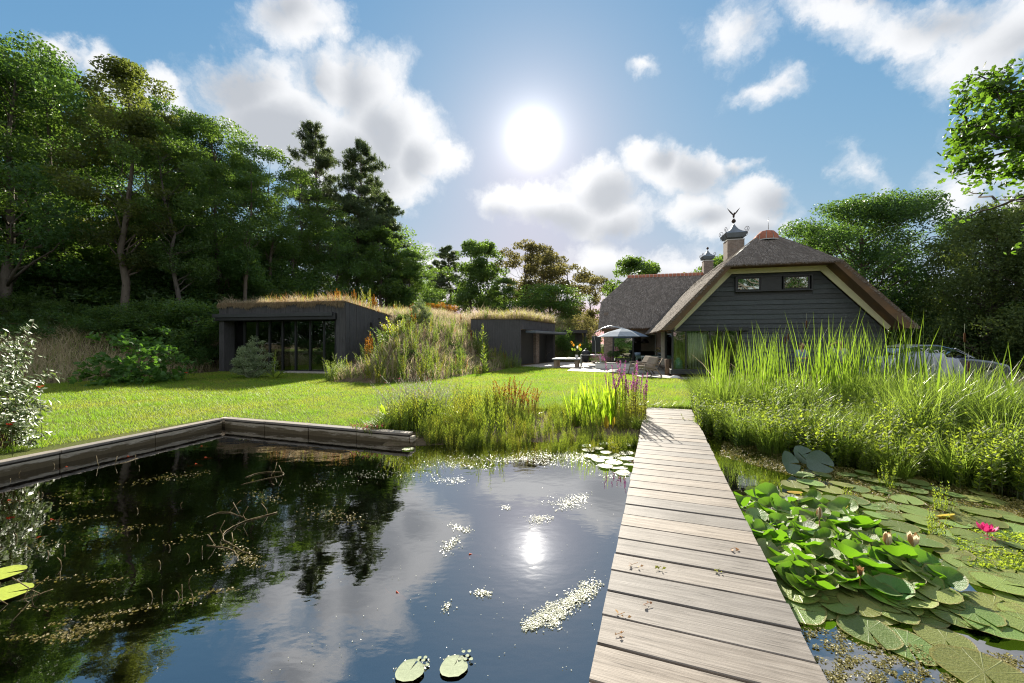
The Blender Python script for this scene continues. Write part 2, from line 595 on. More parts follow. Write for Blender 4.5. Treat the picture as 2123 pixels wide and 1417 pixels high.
M['pale'] = leaf_mat('silvery stem', (.38, .40, .31), (.56, .55, .46), (.55, .55, .42), .4, .6)
M['lawn'] = leaf_mat('lawn grass', (.085, .150, .016), (.165, .195, .036), ((.34, .58, .03), (.52, .58, .055)), .5, .45, .3)
M['purple'] = leaf_mat('purple petal', (.36, .07, .30), (.50, .13, .42), (.60, .16, .50), .4, .6, .2)
M['pink'] = leaf_mat('pink petal', (.55, .02, .16), (.70, .06, .26), (.70, .05, .22), .35, .5, .2)
M['cream'] = leaf_mat('cream petal', (.72, .66, .48), (.80, .74, .60), (.75, .62, .42), .4, .5, .2)
M['bud'] = leaf_mat('tan sepal', (.42, .22, .10), (.50, .30, .15), (.40, .20, .08), .25, .5, .2)
M['red'] = leaf_mat('red petal', (.60, .03, .02), (.70, .06, .03), (.70, .06, .03), .4, .5, .2)
M['orange'] = leaf_mat('orange petal', (.75, .25, .02), (.85, .45, .04), (.8, .35, .03), .4, .5, .2)
M['white_petal'] = leaf_mat('white petal', (.75, .75, .72), (.8, .8, .78), (.7, .7, .6), .4, .5, .2)
M['yellow_leaf'] = leaf_mat('yellowed leaf', (.45, .30, .03), (.55, .40, .05), (.55, .38, .04), .4, .4, .3)
M['cattail'] = plain('brown seed head', (.10, .045, .018), .9, .1)
M['bark'] = wood_mat('bark', (.085, .068, .050), (.19, .155, .12), (9, 9, 1.6), .95, .1, 1.0, .9)
M['bark_pine'] = wood_mat('pine bark', (.085, .062, .046), (.20, .145, .105), (8, 8, 2.2), .95, .1, 1.0, .9)
M['stem'] = plain('green stem', (.085, .110, .035), .6, .3)
M['twig'] = plain('brown twig', (.13, .085, .05), .8, .2)

def lily_mat(name, k0, k1, through, tf):
    m, nt = new_mat(name)
    t = ntint(nt)
    co = ncoord(nt)
    r = nrandom(nt)
    b = nmix(nt, nnoise(nt, co, 9.0, 4.0), k0, k1)
    hsv = nt.nodes.new('ShaderNodeHueSaturation')
    nt.links.new(nramp2(nt, r, .450, .525), hsv.inputs['Hue']); nt.links.new(nramp2(nt, nmath(nt, 'FRACT', nmath(nt, 'MULTIPLY', r, 7.3)), .62, 1.3), hsv.inputs['Value'])
    nt.links.new(b, hsv.inputs['Color'])
    # brown nibbled rim and spots
    spots = nramp(nt, nnoise(nt, co, 7.0, 4.0), .60, .70)
    c2 = nmix(nt, nmath(nt, 'MULTIPLY', spots, .6), hsv.outputs[0], (.20, .15, .04))
    c3 = nmix(nt, nramp(nt, t, .90, 1.0), c2, (.24, .20, .06))
    sx = nt.nodes.new('ShaderNodeSeparateXYZ'); nt.links.new(co, sx.inputs[0])
    ang = nmath(nt, 'ARCTAN2', sx.outputs['Y'], sx.outputs['X'])
    vein = nramp(nt, nmath(nt, 'ABSOLUTE', nmath(nt, 'SINE', nmath(nt, 'MULTIPLY', ang, 8.0))), .22, .0)
    c3 = nmix(nt, nmath(nt, 'MULTIPLY', vein, .35), c3, (.30, .36, .16))
    p = principled(nt, c3, .40, .45, 0, nmath(nt, 'ADD', nnoise(nt, co, 14.0, 4.0), nmath(nt, 'MULTIPLY', vein, .5)), .35, .02)
    tb = nt.nodes.new('ShaderNodeBsdfTranslucent'); tb.inputs['Color'].default_value = (*through, 1)
    mx = nt.nodes.new('ShaderNodeMixShader'); mx.inputs[0].default_value = tf
    nt.links.new(p.outputs[0], mx.inputs[1]); nt.links.new(tb.outputs[0], mx.inputs[2])
    finish(nt, mx.outputs[0])
    return m
M['lily'] = lily_mat('raised lily leaf', (.070, .165, .026), (.130, .230, .050), (.19, .42, .015), .40)
M['pad'] = lily_mat('floating lily pad', (.150, .235, .050), (.235, .305, .095), (.16, .30, .02), .30)

# built surfaces
M['plank'] = wood_mat('grey deck timber', (.120, .094, .071), (.350, .302, .250), (1.6, 34, 34), .62, .22, 1.0, .45)
M['beam'] = wood_mat('dark wet timber', (.050, .042, .034), (.110, .092, .074), (20, 2, 20), .8, .2)
M['coping'] = wood_mat('pond coping', (.200, .170, .140), (.340, .300, .250), (2, 30, 30), .7, .3)
M['post_wood'] = wood_mat('split oak post', (.15, .085, .045), (.30, .19, .11), (16, 16, 1.5), .85, .2)
M['table_leg'] = wood_mat('oak leg', (.26, .18, .11), (.42, .31, .21), (16, 16, 2), .8, .2)
M['chair_wood'] = wood_mat('teak', (.24, .19, .14), (.40, .33, .25), (9, 9, 3), .7, .3)
M['black_board'] = wood_mat('black weatherboard', (.052, .066, .067), (.100, .118, .120), (1.5, 26, 26), .6, .35, 1.0, .5)
M['dark_clad'] = wood_mat('charred cladding', (.058, .058, .062), (.125, .122, .124), (26, 26, 1.4), .75, .25, 1.0, .6)
M['black_metal'] = plain('black metal', (.016, .017, .019), .45, .5)
M['frame_dark'] = plain('dark window frame', (.040, .044, .046), .45, .45)
M['bounce_tinted_white'] = plain('bounce-tinted white', (.88, .87, .55), .5, .4, 0, .04)  # white with green bounce light from the sunlit ground put into its colour
M['white_wall'] = plain('white render', (.74, .73, .69), .8, .2, 0, .06)
M['lead'] = plain('weathered lead', (.16, .19, .22), .5, .5, .3)
M['iron'] = plain('rusty iron', (.060, .040, .032), .75, .3, .3)
M['cushion'] = plain('taupe cushion', (.30, .25, .20), .9, .1, 0, .1, 20)
M['parasol'] = plain('slate canvas', (.16, .21, .27), .85, .15)
M['metal'] = plain('brushed metal', (.45, .46, .47), .35, .5, .8)
M['pot'] = plain('clay pot', (.20, .13, .09), .85, .2)
M['pot_dark'] = plain('dark pot', (.020, .022, .026), .5, .4)
M['stone_top'] = plain('pale table top', (.42, .43, .43), .5, .4)
M['green_paint'] = plain('sage paint', (.10, .17, .14), .55, .4)
M['blue_jar'] = plain('turquoise glass', (.12, .42, .40), .08, .6)
M['curtain'] = plain('pale curtain', (.78, .82, .70), .9, .1)
M['tarp'] = plain('pale plastic sheet', (.38, .41, .46), .28, .6, 0, .1, 5, .6)
M['rope'] = plain('white ribbon', (.8, .8, .8), .6, .3)
M['car_paint'] = plain('silver car paint', (.17, .19, .215), .25, .6, .6, .03)
M['tyre'] = plain('tyre rubber', (.015, .015, .015), .85, .2)
M['skin'] = plain('skin', (.50, .27, .18), .55, .35, 0, .08)
M['denim'] = plain('denim', (.045, .07, .12), .9, .1)
M['pale_shirt'] = plain('pale green shirt', (.42, .46, .38), .9, .1)
M['blue_shirt'] = plain('blue checked shirt', (.22, .30, .42), .9, .1)
M['hair'] = plain('brown hair', (.10, .065, .04), .7, .3)
M['hair_grey'] = plain('grey hair', (.30, .28, .25), .7, .3)
M['fish'] = plain('goldfish', (.75, .10, .02), .35, .5)
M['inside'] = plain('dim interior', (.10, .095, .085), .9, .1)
M['pale_inside'] = plain('pale interior wall', (.55, .52, .45), .9, .1)

def terracotta():
    m, nt = new_mat('terracotta tile')
    co = ncoord(nt)
    b = nmix(nt, nnoise(nt, co, 12, 4), (.30, .10, .06), (.46, .19, .12))
    p = principled(nt, b, .85, .2, 0, nnoise(nt, co, 40, 3), .3, .005)
    finish(nt, p.outputs[0]); return m
M['terracotta'] = terracotta()
M['mortar'] = plain('pale mortar', (.50, .49, .46), .9, .1)

def brick_mat(name, c0, c1, mort, sx=1.0):
    m, nt = new_mat(name)
    co = ncoord(nt, 'UV')
    b = nt.nodes.new('ShaderNodeTexBrick')
    b.inputs['Scale'].default_value = 1.0
    b.inputs['Brick Width'].default_value = .22; b.inputs['Row Height'].default_value = .063
    b.inputs['Mortar Size'].default_value = .008; b.inputs['Bias'].default_value = 0.0
    b.inputs['Color1'].default_value = (*c0, 1); b.inputs['Color2'].default_value = (*c1, 1); b.inputs['Mortar'].default_value = (*mort, 1)
    nt.links.new(co, b.inputs['Vector'])
    n = nnoise(nt, co, 7, 5)
    cc = nmix(nt, nmath(nt, 'MULTIPLY', nramp(nt, n, .35, .7), .5), b.outputs['Color'], tuple(x * .45 for x in c0))
    inv = nmath(nt, 'SUBTRACT', 1.0, b.outputs['Fac'])
    p = principled(nt, cc, .9, .15, 0, inv, .6, .01)
    finish(nt, p.outputs[0]); return m
M['brick'] = brick_mat('wall brick', (.25, .18, .14), (.36, .29, .235), (.36, .34, .31))
M['chimney_brick'] = brick_mat('chimney brick', (.23, .17, .135), (.31, .24, .195), (.34, .31, .28))

def thatch_mat():
    m, nt = new_mat('weathered thatch')
    co = ncoord(nt)
    n1 = nnoise(nt, co, 15.0, 8.0, .78)
    n2 = nnoise(nt, co, 1.1, 4.0)
    n3 = nnoise(nt, co, 70.0, 4.0, .7)
    t = ntint(nt)
    f = nmath(nt, 'ADD', nmath(nt, 'MULTIPLY', nramp(nt, n1, .3, .7), .6), nmath(nt, 'MULTIPLY', nramp(nt, n3, .3, .7), .4))
    cc = nmix(nt, f, (.105, .088, .074), (.470, .410, .355))
    cc = nmix(nt, nmath(nt, 'MULTIPLY', nramp(nt, n2, .4, .75), .4), cc, (.20, .172, .148))
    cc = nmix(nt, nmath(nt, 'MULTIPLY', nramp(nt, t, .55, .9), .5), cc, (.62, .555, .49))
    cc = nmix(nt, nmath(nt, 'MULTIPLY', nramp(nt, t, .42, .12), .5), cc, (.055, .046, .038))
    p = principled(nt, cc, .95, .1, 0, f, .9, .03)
    finish(nt, p.outputs[0]); return m
M['thatch'] = thatch_mat()
def reed_edge():
    m, nt = new_mat('cut reed ends')
    co = ncoord(nt)
    n1 = nnoise(nt, co, 60.0, 5.0, .75); n2 = nnoise(nt, co, 1.6, 4.0)
    cc = nmix(nt, n1, (.095, .066, .042), (.25, .175, .115))
    cc = nmix(nt, nmath(nt, 'MULTIPLY', nramp(nt, n2, .5, .72), .6), cc, (.30, .17, .075))
    p = principled(nt, cc, .95, .05, 0, n1, .9, .02)
    finish(nt, p.outputs[0]); return m
M['reed_edge'] = reed_edge()

def concrete_wall():
    """pond retaining boards: stained below, paler above"""
    m, nt = new_mat('pond wall board')
    g = nt.nodes.new('ShaderNodeNewGeometry'); s = nt.nodes.new('ShaderNodeSeparateXYZ')
    nt.links.new(g.outputs['Position'], s.inputs[0])
    co = ncoord(nt, 'Object', (1.2, 1.2, 9.0))
    n = nnoise(nt, co, 3.0, 7.0, .65); n2 = nnoise(nt, ncoord(nt), 24.0, 5.0, .7)
    h = nmath(nt, 'ADD', s.outputs['Z'], nmath(nt, 'MULTIPLY', nmath(nt, 'SUBTRACT', n, .5), .20))
    top = nmix(nt, n2, (.40, .34, .26), (.66, .58, .46))
    mud = nmix(nt, n2, (.085, .065, .040), (.16, .125, .07))
    cc = nmix(nt, nramp(nt, h, -.125, -.075, True), mud, top)
    p = principled(nt, cc, .8, .25, 0, n2, .5, .008)
    finish(nt, p.outputs[0]); return m
M['pond_wall'] = concrete_wall()

def glass_mat(name, refl=.30, tint=(.9, .96, .92), rough=0.0, through=(.72, .78, .74)):
    m, nt = new_mat(name)
    g = nt.nodes.new('ShaderNodeBsdfGlossy'); g.inputs['Roughness'].default_value = rough; g.inputs['Color'].default_value = (*tint, 1)
    t = nt.nodes.new('ShaderNodeBsdfTransparent'); t.inputs['Color'].default_value = (*through, 1)
    lw = nt.nodes.new('ShaderNodeLayerWeight'); lw.inputs['Blend'].default_value = .35
    f = nramp2(nt, lw.outputs['Fresnel'], refl, 1.0)
    mx = nt.nodes.new('ShaderNodeMixShader')
    nt.links.new(f, mx.inputs[0]); nt.links.new(t.outputs[0], mx.inputs[1]); nt.links.new(g.outputs[0], mx.inputs[2])
    finish(nt, mx.outputs[0]); return m
M['glass'] = glass_mat('coated window glass', .30)
M['glass_clear'] = glass_mat('clear bay glass', .10, (1.0, .95, .88), 0.0, (.93, .96, .93))
M['glass_dim'] = glass_mat('clear window glass', .09)
M['car_glass'] = glass_mat('car window glass', .25, (.8, .88, 1.0))

def water_mat():
    m, nt = new_mat('pond water')
    co = ncoord(nt, 'Object', (1.0, 1.6, 1.0))
    w = nnoise(nt, co, 2.6, 3.0, .5); w2 = nnoise(nt, co, 14.0, 3.0, .5)
    w3 = nnoise(nt, co, 46.0, 2.0, .5)
    h = nmath(nt, 'ADD', nmath(nt, 'ADD', w, nmath(nt, 'MULTIPLY', w2, .09)), nmath(nt, 'MULTIPLY', w3, .012))
    b = nt.nodes.new('ShaderNodeBump'); b.inputs['Strength'].default_value = .015; b.inputs['Distance'].default_value = .15
    nt.links.new(h, b.inputs['Height'])
    g = nt.nodes.new('ShaderNodeBsdfGlossy'); g.inputs['Roughness'].default_value = .015
    nt.links.new(b.outputs[0], g.inputs['Normal'])
    t = nt.nodes.new('ShaderNodeBsdfTransparent'); t.inputs['Color'].default_value = (.55, .50, .36, 1)
    fr = nt.nodes.new('ShaderNodeFresnel'); fr.inputs['IOR'].default_value = 1.36
    nt.links.new(b.outputs[0], fr.inputs['Normal'])
    mx = nt.nodes.new('ShaderNodeMixShader')
    mirror = nmath(nt, 'ADD', nmath(nt, 'SQRT', fr.outputs[0]), .19)
    nt.links.new(mirror, mx.inputs[0]); nt.links.new(t.outputs[0], mx.inputs[1]); nt.links.new(g.outputs[0], mx.inputs[2])
    finish(nt, mx.outputs[0]); return m
M['water'] = water_mat()

def ground_mat():
    m, nt = new_mat('soil')
    co = ncoord(nt)
    n = nnoise(nt, co, .7, 7.0, .6); n2 = nnoise(nt, co, 9.0, 6.0, .7)
    cc = nmix(nt, nramp(nt, n, .35, .65), (.085, .066, .042), (.22, .165, .105))
    cc = nmix(nt, nramp(nt, n2, .45, .75), cc, (.060, .062, .022))
    # wet pond mud below the water line
    g = nt.nodes.new('ShaderNodeNewGeometry'); s = nt.nodes.new('ShaderNodeSeparateXYZ')
    nt.links.new(g.outputs['Position'], s.inputs[0])
    mud = nmix(nt, nnoise(nt, co, 1.6, 6.0, .6), (.012, .011, .006), (.040, .032, .013))
    cc = nmix(nt, nramp(nt, s.outputs['Z'], -.42, -.30, True), mud, cc)
    p = principled(nt, cc, .95, .1, 0, n2, .8, .05)
    finish(nt, p.outputs[0]); return m
M['ground'] = ground_mat()

def lawn_mat():
    m, nt = new_mat('turf')
    co = ncoord(nt)
    n = nnoise(nt, co, .45, 5.0, .6); n2 = nnoise(nt, co, 30.0, 5.0, .7)
    cc = nmix(nt, nramp(nt, n, .35, .65), (.065, .105, .016), (.165, .155, .045))
    cc = nmix(nt, nramp(nt, n2, .4, .75), cc, (.045, .060, .012))
    p = principled(nt, cc, .9, .1, 0, n2, .8, .03)
    finish(nt, p.outputs[0]); return m
M['turf'] = lawn_mat()

def paving_mat():
    m, nt = new_mat('pale paving')
    co = ncoord(nt)
    b = nt.nodes.new('ShaderNodeTexBrick'); b.offset = .5
    b.inputs['Scale'].default_value = 1.0; b.inputs['Brick Width'].default_value = .9; b.inputs['Row Height'].default_value = .6; b.inputs['Mortar Size'].default_value = .006
    b.inputs['Color1'].default_value = (.40, .37, .33, 1); b.inputs['Color2'].default_value = (.47, .44, .40, 1); b.inputs['Mortar'].default_value = (.2, .18, .16, 1)
    mp = nt.nodes.new('ShaderNodeMapping'); mp.inputs['Rotation'].default_value = (0, 0, math.radians(-14))
    nt.links.new(co, mp.inputs['Vector']); nt.links.new(mp.outputs[0], b.inputs['Vector'])
    n = nnoise(nt, co, 6, 6)
    cc = nmix(nt, nmath(nt, 'MULTIPLY', n, .35), b.outputs['Color'], (.28, .25, .21))
    p = principled(nt, cc, .6, .35, 0, n, .15, .004)
    finish(nt, p.outputs[0]); return m
M['paving'] = paving_mat()
M['water_weed'] = leaf_mat('water weed', (.150, .130, .030), (.270, .230, .070), (.30, .26, .05), .35, .5, .4)
M['pad_yellow'] = plain('yellow green pad', (.36, .42, .06), .4, .4, 0, .12, 8)
M['pad_white'] = plain('bleached pad', (.27, .31, .19), .6, .12, 0, .12, 8)
M['lily_dark'] = plain('dark lily leaf', (.075, .125, .085), .4, .5, 0, .15, 9)
M['duckweed'] = leaf_mat('floating weed flecks', (.34, .35, .22), (.50, .50, .38), (.30, .32, .14), .3, .3, .8)

# ================================================================ ground
WATER_Z = -0.18
POND_C = Vector((-5.74, 8.0, 0)); POND_E = Vector((-1.69, 6.64, 0))
WL_DIR = Vector((-.223, -.975, 0)); WR_DIR = (POND_E - POND_C).normalized()
WL_OUT = Vector((-.975, .223, 0)); WR_OUT = Vector((-WR_DIR.y, WR_DIR.x, 0))

def poly_sdf(X, Y, poly):
    """signed distance to an outline, positive inside"""
    X = np.asarray(X, float); Y = np.asarray(Y, float)
    d2 = np.full(X.shape, 1e18); inside = np.zeros(X.shape, bool)
    n = len(poly)
    for i in range(n):
        x0, y0 = poly[i][:2]; x1, y1 = poly[(i + 1) % n][:2]
        ex, ey = x1 - x0, y1 - y0
        t = np.clip(((X - x0) * ex + (Y - y0) * ey) / (ex * ex + ey * ey + 1e-12), 0, 1)
        d2 = np.minimum(d2, (X - x0 - t * ex) ** 2 + (Y - y0 - t * ey) ** 2)
        c = ((y0 > Y) != (y1 > Y))
        xi = x0 + (Y - y0) / (ey if abs(ey) > 1e-9 else 1e-9) * ex
        inside ^= c & (X < xi)
    d = np.sqrt(d2)
    return np.where(inside, d, -d)

def sstep(x):
    x = np.clip(x, 0, 1); return x * x * (3 - 2 * x)

FOOT = [(-90, 12.0), (-40, 13.2), (-17, 14.6), (-15.8, 18.5), (-15.5, 21.4), (-8.2, 19.8), (-7.2, 15.4), (-5.0, 14.6), (-3.2, 15.6), (-1.4, 19.8),
        (-.1, 23.5), (.45, 26.0), (3.3, 31.8), (5.0, 30.6), (7.5, 34), (14, 41), (60, 46), (400, 90), (400, 500), (-400, 500), (-400, 12)]
LAND_LEFT = [tuple((POND_C + WL_DIR * 60 + WL_OUT * .34)[:2]), tuple((POND_C + WL_OUT * .34 + WR_OUT * .34)[:2]), tuple((POND_E - WR_DIR * .25 + WR_OUT * .34)[:2]),
             (-2.7, 7.6), (-2.7, 60), (-400, 60), (-400, -50)]
SHORE_MID = [(-2.23, 6.46), (-1.3, 6.65), (0.465, 6.79), (1.67, 6.84), (2.33, 7.16), (3.35, 8.28), (3.91, 8.46), (4.2, 60), (-2.4, 60)]
SHORE_RIGHT = [(3.63, 8.56), (3.67, 7.44), (4.09, 6.42), (4.74, 5.77), (5.3, 5.21), (5.77, 4.37), (6.42, 2.98), (7.63, 0), (9.5, -30), (400, -30), (400, 60), (3.9, 60)]

def height(X, Y):
    X = np.asarray(X, float); Y = np.asarray(Y, float)
    wall = poly_sdf(X, Y, LAND_LEFT)
    mid = poly_sdf(X, Y, SHORE_MID)
    rgt = poly_sdf(X, Y, SHORE_RIGHT)
    h = np.full(X.shape, -1.3)
    def shore(d, run, deep):
        return np.where(d > 0, WATER_Z + .02 + np.clip(d / 2.2, 0, 1) * .12, WATER_Z + .02 + np.clip(d / run, -1, 0) * deep)
    h = np.maximum(h, shore(mid, 1.1, 1.0))
    h = np.maximum(h, shore(rgt, 2.6, .62))
    h = np.where(wall > 0, np.maximum(h, -.1), h)
    back = np.where(Y < -5, -.1, -1.3)
    h = np.maximum(h, np.where(Y < -9, -.1, -1.3))
    h = np.where(Y > 12, np.maximum(h, -.06), h)
    m = poly_sdf(X, Y, FOOT)
    rise = np.where(m > 0, sstep(m / 5.4) * 3.15 + np.clip((m - 4) * .10, 0, 1.5), 0)
    # the bank on the left is lower and rolls
    left = sstep((-X - 15) / 3)
    rise = rise * (1 - left * .48)
    bump = .10 * np.sin(X * 1.1 + Y * .7) + .07 * np.sin(X * .6 - Y * 1.3 + 2)
    rise = rise + np.where(m > 1, bump * np.clip((m - 1) / 2, 0, 1), 0)
    # ground behind the house runs level
    rgt_back = sstep((X - 5) / 5)
    rise = rise * (1 - rgt_back * .8)
    return h + rise

def spaced(lo, hi, step, far):
    mid = np.arange(lo, hi + step * .5, step)
    g = [step]; 
    while sum(g) < far: g.append(g[-1] * 1.22)
    up = mid[-1] + np.cumsum(g); dn = mid[0] - np.cumsum(g)[::-1]
    return np.concatenate((dn, mid, up))
gx = spaced(-20, 14, .28, 900); gy = spaced(-4, 36, .28, 900)
GX, GY = np.meshgrid(gx, gy)
GZ = height(GX, GY)
nx, ny = len(gx), len(gy)
idx = np.arange(nx * ny).reshape(ny, nx)
F = np.stack((idx[:-1, :-1], idx[:-1, 1:], idx[1:, 1:], idx[1:, :-1]), -1).reshape(-1, 4)
ground = mobj('ground', raw_mesh('ground', np.stack((GX, GY, GZ), -1), F, M['ground'], smooth=True))
tag(ground, kind='structure')

# lawn: an exact sheet against the pond wall, the terrace and the beds
o1 = WL_OUT * .15; o2 = WR_OUT * .15
LAWN = [tuple((POND_C + WL_DIR * 15 + o1)[:2]), (-40, -7), (-40, 13.0), (-17, 14.7), (-15.7, 18.5), (-15.3, 21.2), (-8.3, 19.75), (-7.3, 15.6), (-5.0, 14.8), (-3.2, 15.8), (-1.4, 19.9),
        (-.1, 23.6), (.5, 25.8), (1.7, 24.6), (3.6, 24.1), (2.96, 21.5), (5.75, 19.8), (5.66, 17.8), (6.87, 16.9), (7.0, 16.0), (5.0, 11.2), (4.25, 9.5), (3.25, 9.45), (2.2, 9.35), (0, 9.1), (-2.0, 8.7), (-2.4, 7.6),
        tuple((POND_C + WR_DIR * 3.3 + o2)[:2]), tuple((POND_C + o1 + o2)[:2])]
from mathutils.geometry import tessellate_polygon
tri = tessellate_polygon([[Vector((x, y, 0)) for x, y in LAWN]])
lawn = mobj('lawn', raw_mesh('lawn', [(x, y, 0.0) for x, y in LAWN], np.array([(a, b, c) for a, b, c in tri]), M['turf']))
tag(lawn, kind='structure')
if lawn.data.polygons[0].normal.z < 0: lawn.data.flip_normals()

# rough meadow behind the photographer
mb = MB(); mb.add([(-90, -90, -.06), (90, -90, -.06), (90, -9.5, -.06), (-90, -9.5, -.06)], [(0, 1, 2, 3)])
tag(mb.build('meadow', M['turf']), kind='structure')

# water
wp = [tuple((POND_C + WL_DIR * 15 + WL_OUT * .05)[:2]), (14, -7), (14, 9.6), (3, 9.6), (-1.5, 7.7), tuple((POND_C + WR_OUT * .05 + WL_OUT * .05)[:2])]
water = mobj('water', raw_mesh('water', [(x, y, WATER_Z) for x, y in wp], np.array([list(range(len(wp)))]), M['water']))
tag(water, kind='structure')

# ---------------------------------------------------------------- pond wall
pw = thing('pond_wall', 'low weathered retaining wall round the pond corner beside the lawn', 'retaining wall', POND_C)
def wall_run(a, d, out, L, step, first=0.0):
    s = first; k = 0
    while s < L - .05:
        e = min(s + step, L)
        q = [a + d * (s + .006), a + d * (e - .006)]
        j = random.uniform(-.008, .008)
        mb = MB()
        base = [q[0] - out * j, q[1] - out * j, q[1] + out * .08, q[0] + out * .08]
        if (base[1] - base[0]).cross(base[2] - base[1]).z < 0: base = base[::-1]
        mb.hexa([p + Vector((0, 0, -.95)) for p in base] + [p + Vector((0, 0, -.055)) for p in base])
        mb.build('wall_board', M['pond_wall'], pw, .006)
        mb = MB()
        base = [q[0] - out * .03, q[1] - out * .03, q[1] + out * .125, q[0] + out * .125]
        if (base[1] - base[0]).cross(base[2] - base[1]).z < 0: base = base[::-1]
        zz = random.uniform(-.003, .003)
        mb.hexa([p + Vector((0, 0, -.026 + zz)) for p in base] + [p + Vector((0, 0, .012 + zz)) for p in base])
        mb.build('coping_board', M['coping'], pw, .005)
        mb = MB()
        base = [q[0] + out * .012, q[1] + out * .012, q[1] + out * .10, q[0] + out * .10]
        if (base[1] - base[0]).cross(base[2] - base[1]).z < 0: base = base[::-1]
        mb.hexa([p + Vector((0, 0, -.055)) for p in base] + [p + Vector((0, 0, -.026)) for p in base])
        mb.build('batten', M['beam'], pw)
        s = e; k += 1
wall_run(POND_C + WL_DIR * .035, WL_DIR, WL_OUT, 14.5, 1.22)
wall_run(POND_C, WR_DIR, WR_OUT, (POND_E - POND_C).length, 1.065)
mb = MB(); mb.box(POND_C + WL_OUT * .10 + WR_OUT * .10 + Vector((0, 0, -.45)), (.12, .12, .9), math.radians(-18))
mb.build('corner_post', M['pond_wall'], pw)
mb = MB(); mb.box(POND_E + WR_DIR * .03 + WR_OUT * .04 + Vector((0, 0, -.5)), (.05, .10, .92), math.radians(-18))
mb.build('end_board', M['pond_wall'], pw, .005)

# ---------------------------------------------------------------- boardwalk
BW_A = math.radians(20.07)
bu = Vector((math.sin(BW_A), math.cos(BW_A), 0)); br = Vector((bu.y, -bu.x, 0))
BW0 = Vector((.333, 1.77, 0)) + bu * ((1.788 - 1.77) / bu.y)   # left edge, at a joint
BW_W, PITCH = .993, .2322
bw = thing('boardwalk', 'weathered grey plank boardwalk crossing the pond to the lawn', 'boardwalk', BW0)
n_far = int(round((9.42 - BW0.y) / bu.y / PITCH))
for k in range(-22, n_far):
    s0 = k * PITCH
    g = .007 + random.uniform(-.002, .003)
    w = PITCH - 2 * g; th = .034
    x0, x1 = random.uniform(-.006, .006), BW_W + random.uniform(-.006, .006)
    cz = random.uniform(-.003, .002)
    verts, faces = [], []
    b = .004
    # slightly eased edges, cupped top
    prof = [(0, -th), (0, -b), (b, 0), (w * .5, -.0015), (w - b, 0), (w, -b), (w, -th)]
    for X in (0, x1 - x0):
        for (yy, zz) in prof: verts.append((X, yy, zz))
    m_ = len(prof)
    for i in range(m_):
        faces.append((i, (i + 1) % m_, m_ + (i + 1) % m_, m_ + i))
    faces.append(tuple(range(m_ - 1, -1, -1))); faces.append(tuple(range(m_, 2 * m_)))
    me = bpy.data.meshes.new('plank'); me.from_pydata(verts, [], faces); me.materials.append(M['plank']); me.update()
    o = mobj('plank', me, bw)
    p = bu * (s0 + g) + br * x0
    o.location = (p.x, p.y, cz)
    o.rotation_euler = (random.uniform(-.004, .004), 0, -BW_A + random.uniform(-.0022, .0022))
s0, s1 = -22 * PITCH, n_far * PITCH
for off in (.07, BW_W - .07, BW_W * .5):
    a = BW0 + br * off + bu * s0; b = BW0 + br * off + bu * s1
    mb = MB(); c = (a + b) / 2 + Vector((0, 0, -.125))
    mb.box(c, (.065, (b - a).length, .17), -BW_A); mb.build('joist', M['beam'], bw)
for s in np.arange(s0 + .4, s1, 2.1):
    for off in (.12, BW_W - .12):
        mb = MB(); p = BW0 + br * off + bu * float(s)
        mb.box(p + Vector((0, 0, -.86)), (.09, .09, 1.3), -BW_A); mb.build('pile', M['beam'], bw)

# ================================================================ buildings
class Frame:
    def __init__(s, o, a, d):
        s.o = Vector(o); s.a = Vector((*a, 0)).normalized(); s.d = Vector((*d, 0)).normalized()
    def p(s, t, v, z):
        return s.o + s.a * t + s.d * v + Vector((0, 0, z))
    def at_px(s, px, v=0.0):
        """t where photograph column px meets the wall line at depth v"""
        k = (px - 1061.5) / FPX; b = s.o + s.d * v
        return (k * b.y - b.x) / (s.a.x - k * s.a.y)

def fbox(mb, fr, t0, t1, v0, v1, z0, z1, tint=.5):
    q = [fr.p(t0, v0, 0), fr.p(t1, v0, 0), fr.p(t1, v1, 0), fr.p(t0, v1, 0)]
    if (q[1] - q[0]).cross(q[2] - q[1]).z < 0: q = q[::-1]
    return mb.hexa([p + Vector((0, 0, z0)) for p in q] + [p + Vector((0, 0, z1)) for p in q], tint)

def bx(name, mat, parent, fr, t0, t1, v0, v1, z0, z1, bevel=0.0):
    return fbox(MB(), fr, t0, t1, v0, v1, z0, z1).build(name, mat, parent, bevel)

def uv_walls(o, fr):
    me = o.data
    uv = me.uv_layers.new(name='UVMap')
    off = world_loc(o)
    for l in me.loops:
        p = me.vertices[l.vertex_index].co + off
        uv.data[l.index].uv = (p.dot(fr.a) + p.dot(fr.d), p.z)
    return o

def cladding(name, parent, fr, t0, t1, v, zb, zt, face=-1, w=.098, mat='dark_clad'):
    """upright boards with open joints; zb and zt are functions of t; face -1 stands in front of v"""
    mb = MB(); n = max(1, int(abs(t1 - t0) / w)); ww = (t1 - t0) / n
    for i in range(n):
        a = t0 + i * ww + ww * .04; b = t0 + (i + 1) * ww - ww * .04
        d = random.uniform(.020, .032)
        lo, hi = sorted((v, v + face * d))
        q = [fr.p(a, lo, 0), fr.p(b, lo, 0), fr.p(b, hi, 0), fr.p(a, hi, 0)]
        za = [(zb(a), zt(a)), (zb(b), zt(b)), (zb(b), zt(b)), (zb(a), zt(a))]
        if (q[1] - q[0]).cross(q[2] - q[1]).z < 0: q = q[::-1]; za = za[::-1]
        mb.hexa([p + Vector((0, 0, z[0])) for p, z in zip(q, za)] + [p + Vector((0, 0, z[1])) for p, z in zip(q, za)])
    return tag(mb.build(name, M[mat], parent), kind='stuff')

K = lambda c: (lambda t: c)

